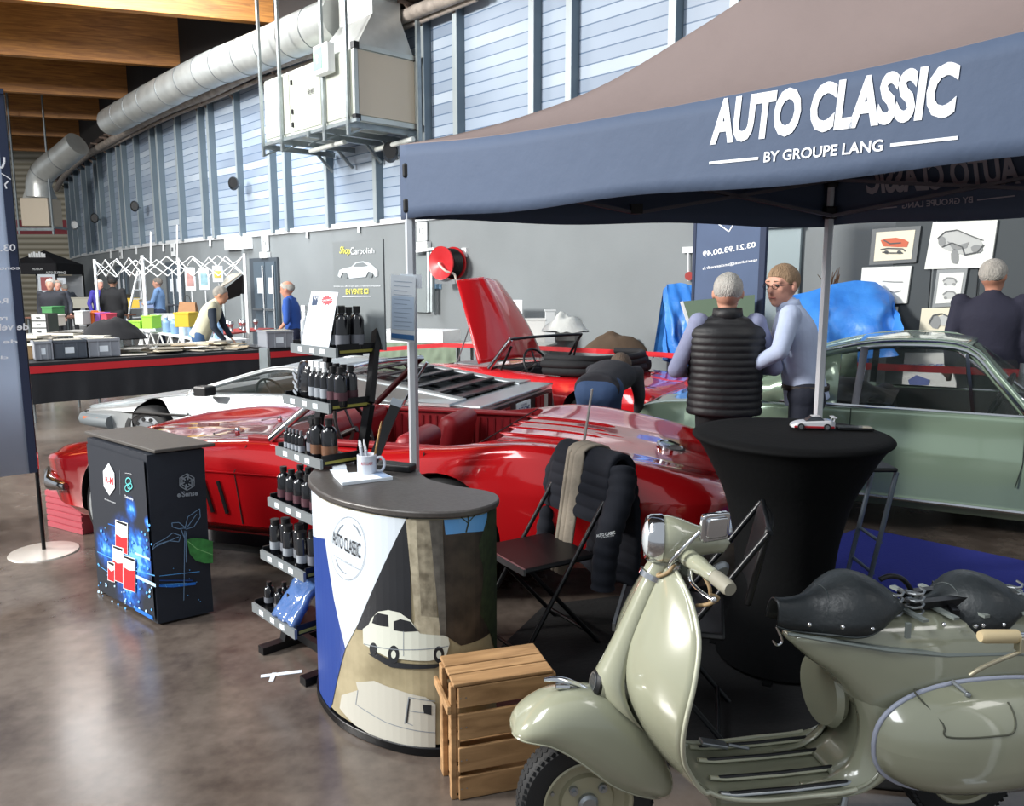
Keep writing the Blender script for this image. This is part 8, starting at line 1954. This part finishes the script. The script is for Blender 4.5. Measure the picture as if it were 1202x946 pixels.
bt_text('03.21.93.00.49', 16.5, 295, 8.5, 92); bt_text('contact@autoclassic', 22, 317.5, 5.5, 110); bt_text('Reparation', 8, 358, 8, 66); bt_text('restauration', 7, 376, 6, 70); bt_text('de vehicules et', 32, 387, 8, 92); bt_text('de pieces', 19, 404, 6, 70); bt_text('classiques', 8, 422, 5, 60)
S.line(mb, [(3, 185), (3.2, 191), (1, 197), (-3, 197)], .012, .03); S.line(mb, [(0, 204), (5, 207), (11, 211)], .006, .03); S.line(mb, [(8, 213), (4, 217), (6, 222)], .008, .03)
mb.build('lettering', fbn, fixn=False)
mb = MB(BLACKM); mb.tube([(d0_.x, d0_.y, .02), (d0_.x, d0_.y, ztp)], .012, 8); mb.build('pole', bt, smooth=50); mb = MB(CHROME); mb.tube([(d0_.x, d0_.y, .55), (d0_.x, d0_.y, .66)], .016, 10); mb.build('pole_collar', bt, smooth=50)
mb = MB(pm('base_disc', '#b9b3ab', .3, .3)); mb.lathe([(.001, 0), (.205, 0), (.2, .008), (.02, .02), (.001, .02)], c=(d0_.x, d0_.y, 0), seg=40); mb.build('base', bt, smooth=40)

# ---- pink ribbed case under the nose of the car, floor mark, blue carpet
p = at(97, 628, z=0); t = thing('ribbed_case', 'pinkish red ribbed case on the floor under the nose of the red convertible', 'case', (p.x, p.y, 0)); q = at(42, 603, z=0); dv = Vector((q.x - p.x, q.y - p.y, 0)).normalized(); dv = Vector((-.86, .5, 0)); pr_ = Vector((.5, .86, 0))
mb = MB(pm('pink_red_plastic', '#b0525c', .35)); a_ = Vector((p.x, p.y, 0)); 
ring = lambda z, k_: [a_ + pr_ * k_ + Vector((0, 0, z)), a_ + dv * .42 + pr_ * k_ + Vector((0, 0, z)), a_ + dv * .42 + pr_ * .22 + Vector((0, 0, z)), a_ + pr_ * .22 + Vector((0, 0, z))]
rr_ = []
for k_ in range(6): z = k_ * .045; rr_ += [ring(z + .002, .0), ring(z + .035, .0), ring(z + .04, .012)]
mb.loft(rr_); mb.build('shell', t)
mb = MB(PAPER); a = at(306, 794, z=.001); b = at(354, 788, z=.001); mb.bar(Vector((a.x, a.y, .0015)), Vector((b.x, b.y, .0015)), .026, .002); a = at(322, 790, z=.001); b = at(318, 800, z=.001); mb.bar(Vector((a.x, a.y, .002)), Vector((b.x, b.y, .002)), .02, .002); mb.build('floor_tape_mark', label='white tape mark stuck on the floor in front of the rack', cat='tape mark')
BLC = pm('blue_carpet', '#26308f', .95, bump=(60, .3)); q = [at(905, 800, z=.0), at(800, 700, z=0), at(1010, 620, z=0), at(1400, 700, z=0), at(1300, 850, z=0)]
mb = MB(BLC); mb.add([Vector((a.x, a.y, .003)) for a in q] + [Vector((a.x, a.y, .008)) for a in q], [(0, 1, 2, 3, 4), (9, 8, 7, 6, 5)] + [(k_, (k_ + 1) % 5, (k_ + 1) % 5 + 5, k_ + 5) for k_ in range(5)]); mb.build('blue_carpet', label='royal blue carpet under the black table', cat='carpet')

q = [at(x, y, z=0) for x, y in ((588, 762), (640, 712), (830, 690), (985, 700), (1202, 735), (1420, 900), (1100, 935), (800, 905), (690, 868))]
mb = MB(pm('black_mat', '#151517', .95, bump=(50, .2))); n_ = len(q); mb.add([Vector((a.x, a.y, .009)) for a in q] + [Vector((a.x, a.y, .014)) for a in q], [tuple(range(n_)), tuple(range(2 * n_ - 1, n_ - 1, -1))] + [(k_, (k_ + 1) % n_, (k_ + 1) % n_ + n_, k_ + n_) for k_ in range(n_)]); mb.build('floor_mat', label='thin black mat spread on the floor under the chairs and black table', cat='mat')
# ================================================================= PEOPLE
def skin(c): return pm('skin_' + c[1:], c, .55, spec=.3)
def person(label, loc, rz, h=1.76, lean=0., hyaw=0., htilt=0., skinc='#c79a82', hair=('short', '#8f8c88'), top=('#7d8fae', 'shirt'), vest=None, legs='#22242a', shoes='#1c1a19',
           armL=None, armR=None, glasses=False, near=False, belt=False, cap=None, sleeves=1., bulk=1., pose='stand', quilted=False):
    t = thing('person', label, 'person', loc, rz); k_ = h / 1.76; V = lambda x, y, z: Vector((x, y, z)) * k_
    hip = V(0, 0, .95); a = R(lean)
    def up(x, y, z): # point of the upper body, leaned about the hips
        x *= k_; y *= k_; z = z * k_ - hip.z
        return Vector((x * math.cos(a) + z * math.sin(a), y, hip.z - x * math.sin(a) + z * math.cos(a)))
    sh = {1: up(0, .172 * bulk, 1.445), -1: up(0, -.172 * bulk, 1.445)}
    default = {1: ((-.03, .27, 1.16), (.06, .25, .92)), -1: ((-.03, -.27, 1.16), (.06, -.25, .92))}
    arm = {}
    for s, q in ((1, armL), (-1, armR)): e, w = q or default[s]; arm[s] = (V(*e) if q else up(*e), V(*w) if q else up(*w))
    nk = up(0, 0, 1.50); hc = up(.02, 0, 1.635)
    HM = Matrix.Translation(hc) @ Matrix.Rotation(hyaw, 4, 'Z') @ Matrix.Rotation(a * .45 + htilt, 4, 'Y')
    sk = skin(skinc); vox = .0085 if near else .02; n = 14 if near else 10
    mb = MB(sk)
    def limb(p, q, r0, r1): mb.cap_(p, q, r0 * k_, r1 * k_, n)
    ft = {}
    for s in (1, -1):
        hp_ = V(0, s * .09, .93); kn = V(.02, s * .1, .50); an_ = V(-.02, s * .11, .09); ft[s] = (hp_, kn, an_)
        limb(hp_, kn, .078, .055); limb(kn, an_, .052, .038); mb.cap_(an_ + V(0, 0, -.03), an_ + V(.14, 0, -.055), .036 * k_, .028 * k_, 8)
        e, w = arm[s]; limb(sh[s], e, .048, .04); limb(e, w, .038, .026)
        d = (w - e).normalized(); sd = Vector((0, s, 0)) - d * d.y * s; sd = sd.normalized() if sd.length > .1 else Vector((1, 0, 0)); dn = d.cross(sd)
        pc_ = w + d * .05 * k_; M = Matrix((( *dn, 0), (*sd, 0), (*d, 0), (0, 0, 0, 1))).transposed(); mb.sph(pc_, (.014 * k_, .038 * k_, .048 * k_), 10, 8, M.to_3x3().to_4x4())
        for f_ in range(4):
            b0 = w + (d * .085 + sd * (.026 - f_ * .017)) * k_; L_ = (.07, .078, .072, .056)[f_]; m1_ = b0 + (d * L_ * .55 + dn * .012) * k_; t1 = m1_ + (d * L_ * .4 + dn * .026) * k_
            mb.cap_(b0, m1_, .0095 * k_, .0088 * k_, 6); mb.cap_(m1_, t1, .0088 * k_, .0075 * k_, 6)
        b0 = w + (d * .03 + sd * .03) * k_; m1_ = b0 + (d * .03 + sd * .022 + dn * .012) * k_; mb.cap_(b0, m1_, .012 * k_, .0105 * k_, 6); mb.cap_(m1_, m1_ + (d * .03 + dn * .01) * k_, .0105 * k_, .009 * k_, 6)
    PR_ = ([(.9, .128), (1.05, .118), (1.2, .125), (1.33, .13), (1.42, .10), (1.5, .06)], [(.9, .165), (1.05, .155), (1.2, .165), (1.34, .185), (1.42, .165), (1.47, .10), (1.5, .065)])
    def trunk(mb, g, z0, z1):
        mb.loft([[up((interp(PR_[0], z) + g) * math.cos(u), (interp(PR_[1], z) * bulk + g) * math.sin(u), z) for u in [2 * PI * m_ / 28 for m_ in range(28)]] for z in [z0 + (z1 - z0) * i / 16 for i in range(17)]])
    trunk(mb, -.03, .9, 1.5); limb(nk - V(0, 0, .06), hc - V(.01, 0, .06), .058, .054)
    kb = k_; k_ = k_ * 1.12; HD = lambda x, y, z: HM @ (Vector((x, y, z)) * k_); H4 = HM.to_3x3().to_4x4()
    mb.sph(HD(-.012, 0, .025), (.102 * k_, .082 * k_, .098 * k_), 18, 14, H4); mb.sph(HD(.018, 0, -.035), (.072 * k_, .062 * k_, .085 * k_), 16, 12, H4); mb.sph(HD(.055, 0, -.085), (.028 * k_, .03 * k_, .026 * k_), 10, 8, H4)
    mb.cap_(HD(.082, 0, .02), HD(.103, 0, -.018), .009 * k_, .014 * k_, 8); mb.cap_(HD(.074, -.045, .035), HD(.074, .045, .035), .012 * k_, .012 * k_, 8); mb.cap_(HD(.078, -.017, -.055), HD(.078, .017, -.055), .009 * k_, .009 * k_, 8)
    for s in (1, -1): mb.sph(HD(-.005, s * .084, .0), (.017 * k_, .010 * k_, .030 * k_), 10, 8, H4); mb.sph(HD(.055, s * .04, -.015), (.022 * k_, .018 * k_, .022 * k_), 8, 6, H4)
    b = mb.build('body', t, world=False, remesh=vox, sm_it=3)
    if near:
        for s in (1, -1): e_ = MB(pm('eye_dark', '#2a2522', .2)); e_.sph(HD(.079, s * .031, .014), .009 * k_, 10, 8); e_.build('eye', b, world=False, smooth=60)
        e_ = MB(pm('lips', '#a8685c', .5)); e_.cap_(HD(.086, -.02, -.056), HD(.086, .02, -.056), .005 * k_, .005 * k_, 8); e_.build('mouth', b, world=False, smooth=60)
        e_ = MB(pm('brow', '#6d5848', .8)); 
        for s in (1, -1): e_.cap_(HD(.087, s * .018, .038), HD(.08, s * .046, .037), .004 * k_, .003 * k_, 6)
        e_.build('eyebrows', b, world=False, smooth=60)
    if glasses:
        mb = MB(BLACKM)
        for s in (1, -1):
            mb.tube([HD(.098 - .006 * math.cos(q_) * s * 0, s * .032 + .021 * math.cos(q_), .010 + .015 * math.sin(q_)) for q_ in [2 * PI * i / 16 for i in range(17)]], .0016 * k_, 5, cap=False); mb.tube([HD(.096, s * .053, .013), HD(.04, s * .08, .015), HD(-.005, s * .086, .012)], .002 * k_, 5)
        mb.tube([HD(.1, -.012, .012), HD(.1, .012, .012)], .0018 * k_, 5); g_ = mb.build('glasses', t, world=False, smooth=50)
    if hair:
        kind, hcol = hair; hm = pm('hair_' + hcol[1:], hcol, .75, bump=(120, .9), var=(20, .28), stretch=(1, 1, .3)); mb = MB(hm)
        lo = {'short': -.15, 'ring': -.25, 'full': -.35}[kind]; 
        def hr(i, j):
            an_ = 2 * PI * i; c_ = math.cos(an_); th = (.02 if kind == 'ring' else 0) + (PI * (.5 + .16 * (1 - c_) / 2 * 1.4) - (.38 if c_ > .35 else .0) * min(1, (c_ - .35) / .4 if c_ > .35 else 0)) * (j if kind != 'ring' else (.55 + .45 * j))
            r = (.104 - .008 * j ** 4 + .003 * noise.noise(Vector((c_ * 6, math.sin(an_) * 6, j * 6)))) 
            return HD(-.012 + r * 1.02 * math.sin(th) * c_, r * .835 * math.sin(th) * math.sin(an_), .028 + r * .97 * math.cos(th))
        mb.grid(hr, 36, 14); mb.build('hair', t, world=False, smooth=80, solid=.004 * k_, fixn=False)
    if cap:
        mb = MB(pm('cap_' + cap[1:], cap, .8)); mb.tube([HD(-.012, 0, .04), HD(-.012, 0, .12)], [.102 * k_, .085 * k_], 16); mb.sph(HD(.07, 0, .05), (.05 * k_, .07 * k_, .01 * k_), 12, 6, H4); mb.build('cap', t, world=False, smooth=50)
    k_ = kb
    def torso(mb, g, z0=.93, z1=1.5, hem=0.):
        trunk(mb, g, z0 - .06, z1)
        for s in (1, -1): mb.sph(sh[s], (.06 + g) * k_, 12, 8)
        mb.cap_(up(0, 0, 1.43), nk, .07 * k_, (.06 + g * .5) * k_, n)
    tc, tn = top; tm = pm('cloth_' + tc[1:], tc, .85, bump=(7, .55), var=(4, .08)); mb = MB(tm); torso(mb, .012)
    for s in (1, -1):
        e, w = arm[s]; mb.cap_(sh[s], e, .066 * k_, .056 * k_, n)
        if sleeves > .6: mb.cap_(e, e.lerp(w, sleeves - .08), .054 * k_, .042 * k_, n)
    mb.build(tn, t, world=False, remesh=vox * 1.1, sm_it=4)
    if tn == 'shirt' or near:
        mb = MB(tm); mb.tube([nk - (nk - hc) * 0.0 + Vector((0, 0, -.02 * k_)), nk.lerp(hc, .25)], [.078 * k_, .07 * k_], 16, cap=False); mb.build('collar', t, world=False, smooth=50, solid=.006)
    if vest:
        vm = pm('cloth_' + vest[1:], vest, .55 if quilted else .85, bump=(10, .4)); mb = MB(vm)
        if quilted:
            zz = [.84 + .0464 * i for i in range(15)]; rings = []
            for i in range(len(zz) * 5 - 4):
                f_ = i / 5; z = .84 + .0464 * f_; q_ = abs(math.sin(PI * f_)); tt_ = (z - .90) / .58
                rx = interp([(.84, .165), (1.2, .165), (1.38, .16), (1.46, .10), (1.49, .085)], z) + .007 * q_; ry = interp([(.84, .24), (1.1, .235), (1.3, .25), (1.39, .245), (1.45, .18), (1.49, .10)], z) + .007 * q_
                rings.append([up(rx * math.cos(u) * (1 if True else 1), ry * (1 if abs(math.sin(u)) < 2 else 1) * math.sin(u), z) for u in [2 * PI * m_ / 32 for m_ in range(32)]])
            mb.loft(rings, cap=False); mb.build('quilted_waistcoat', t, world=False, smooth=60, solid=.01, label='black quilted sleeveless jacket')
            mb = MB(vm); mb.tube([up(0, 0, 1.47), up(.005, 0, 1.545)], [.098 * k_, .088 * k_], 20, cap=False); mb.build('waistcoat_collar', t, world=False, smooth=50, solid=.014)
        else: torso(mb, .026); mb.build('waistcoat', t, world=False, remesh=vox * 1.2, sm_it=4)
    lm = pm('cloth_' + legs[1:], legs, .85, bump=(9, .4), var=(5, .1)); mb = MB(lm)
    mb.cap_(V(0, .09, .93), V(0, -.09, .93), .112 * k_ * bulk, .112 * k_ * bulk, n); mb.cap_(V(-.02, .07, .9), V(-.02, -.07, .9), .115 * k_ * bulk, .115 * k_ * bulk, n)
    for s in (1, -1):
        hp_, kn, an_ = ft[s]; mb.cap_(hp_, kn, .098 * k_ * bulk, .075 * k_, n); mb.cap_(kn, an_ + V(0, 0, .03), .074 * k_, .06 * k_, n)
    mb.build('trousers', t, world=False, remesh=vox * 1.3, sm_it=3)
    if belt: mb = MB(pm('belt_leather', '#2b211b', .5)); mb.loft([[V(.146 * math.cos(u), .182 * math.sin(u), z) for u in [2 * PI * m_ / 24 for m_ in range(24)]] for z in (.955, .99)], cap=False); mb.build('belt', t, world=False, smooth=50, solid=.004)
    for s in (1, -1):
        an_ = ft[s][2]; mb = MB(pm('shoe_' + shoes[1:], shoes, .5)); mb.cap_(V(an_.x / k_ - .05, an_.y / k_, .04), V(an_.x / k_ + .17, an_.y / k_, .036), .04 * k_, .036 * k_, 12); mb.cap_(V(an_.x / k_ - .03, an_.y / k_, .05), V(an_.x / k_, an_.y / k_, .1), .045 * k_, .045 * k_, 10); mb.build('shoe', t, world=False, smooth=60)
    return t
def gp(x, Y): q = at(x, 400, Y=Y); return (q.x, q.y, 0)
person('man seen from behind in a black quilted waistcoat over a lilac shirt, grey hair', (1.44, 5.32, 0), R(84), 1.77, lean=0, hyaw=-.15, hair=('full', '#b9b6b0'), top=('#878dab', 'shirt'), vest='#17181c', quilted=True, near=True, legs='#1d1e22',
       armL=((-.02, .33, 1.13), (.24, .20, 1.09)), armR=((.0, -.32, 1.15), (.25, -.16, 1.12)), bulk=1.08, skinc='#c2907a')
person('man with glasses in a pale blue shirt looking over his shoulder beside the tent pole', (2.0, 5.36, 0), R(160), 1.85, lean=13, hyaw=R(52), hair=('short', '#9a7f63'), top=('#b3c0dc', 'shirt'), near=True, glasses=True, belt=True, legs='#1c2130',
       armL=((.16, .30, 1.22), (.38, .22, 1.08)), armR=((.12, -.30, 1.22), (.34, -.2, 1.1)), skinc='#cf9a86')
person('grey haired man in a dark navy jacket studying the drawings behind the green car', gp(1160, 6.75), R(66), 1.90, hyaw=-.5, hair=('short', '#b9b3ab'), top=('#242436', 'jacket'), legs='#23252c', bulk=1.25, skinc='#b9836d')
person('person in blue jeans and a dark jacket bending away over the red roadster', gp(704, 6.12), R(68), 1.70, lean=82, hair=('short', '#5a4a3e'), top=('#25262d', 'jacket'), legs='#2c4468', bulk=1.1, armL=((.5, .22, .82), (.62, .18, .62)), armR=((.5, -.22, .82), (.62, -.18, .62)), skinc='#bd8e78')
person('grey haired man in a cream waistcoat leaning over the near stall', gp(236, 12.3), R(8), 1.74, lean=28, hair=('short', '#a6a199'), top=('#1f2a3a', 'sweater'), vest='#c9c6ad', legs='#41638f', armL=((.30, .24, 1.08), (.42, .18, .88)), armR=((.26, -.26, 1.06), (.40, -.2, .86)), skinc='#bd8c72')
person('balding man in a bright blue polo shirt behind the grey storage crate', gp(346, 13.0), R(182), 1.74, lean=6, htilt=.15, hair=('ring', '#c4c0b8'), top=('#2d56a8', 'polo_shirt'), legs='#20263e', sleeves=.5, bulk=1.2, armL=((.05, .30, 1.12), (.22, .24, .95)), armR=((.05, -.30, 1.12), (.22, -.24, .95)), skinc='#c98f78')
person('bald man in a purple blue sweater and pale jeans under the bare tent frame', gp(121, 20.6), R(-30), 1.80, hair=('ring', '#d8d4cc'), top=('#39328f', 'sweater'), legs='#7f9cb8', skinc='#c79180')
person('person in black coat and cap standing beside the purple sweater', gp(137, 19.6), R(100), 1.86, hair=('short', '#2a2522'), cap='#15151a', top=('#15161a', 'coat'), legs='#17181d', bulk=1.2, skinc='#a9806b')
person('man in a light blue sweater standing near the dark doors', gp(190, 21.2), R(190), 1.84, hair=('short', '#7c746c'), top=('#6d8db8', 'sweater'), legs='#2a3550', bulk=1.15, armL=((.1, .28, 1.16), (.3, .1, 1.12)), armR=((.1, -.28, 1.16), (.3, -.1, 1.12)), skinc='#b98a76')
person('man in a black padded jacket facing the camera near the blue banner', gp(65, 18.2), R(-75), 1.80, hair=('short', '#b7b1a9'), top=('#23252d', 'jacket'), legs='#1e2026', bulk=1.3, skinc='#c08f7d')
person('man half hidden behind the black padded jacket at the far left', gp(73, 20.8), R(-60), 1.78, hair=('ring', '#a59b8f'), top=('#3b3f49', 'jacket'), legs='#22242a', skinc='#c49180')
person('person in dark clothes bending by the far black tent', gp(88, 24.5), R(150), 1.74, lean=25, hair=('short', '#8f8b85'), top=('#262c36', 'jacket'), legs='#22242a', skinc='#b58773')
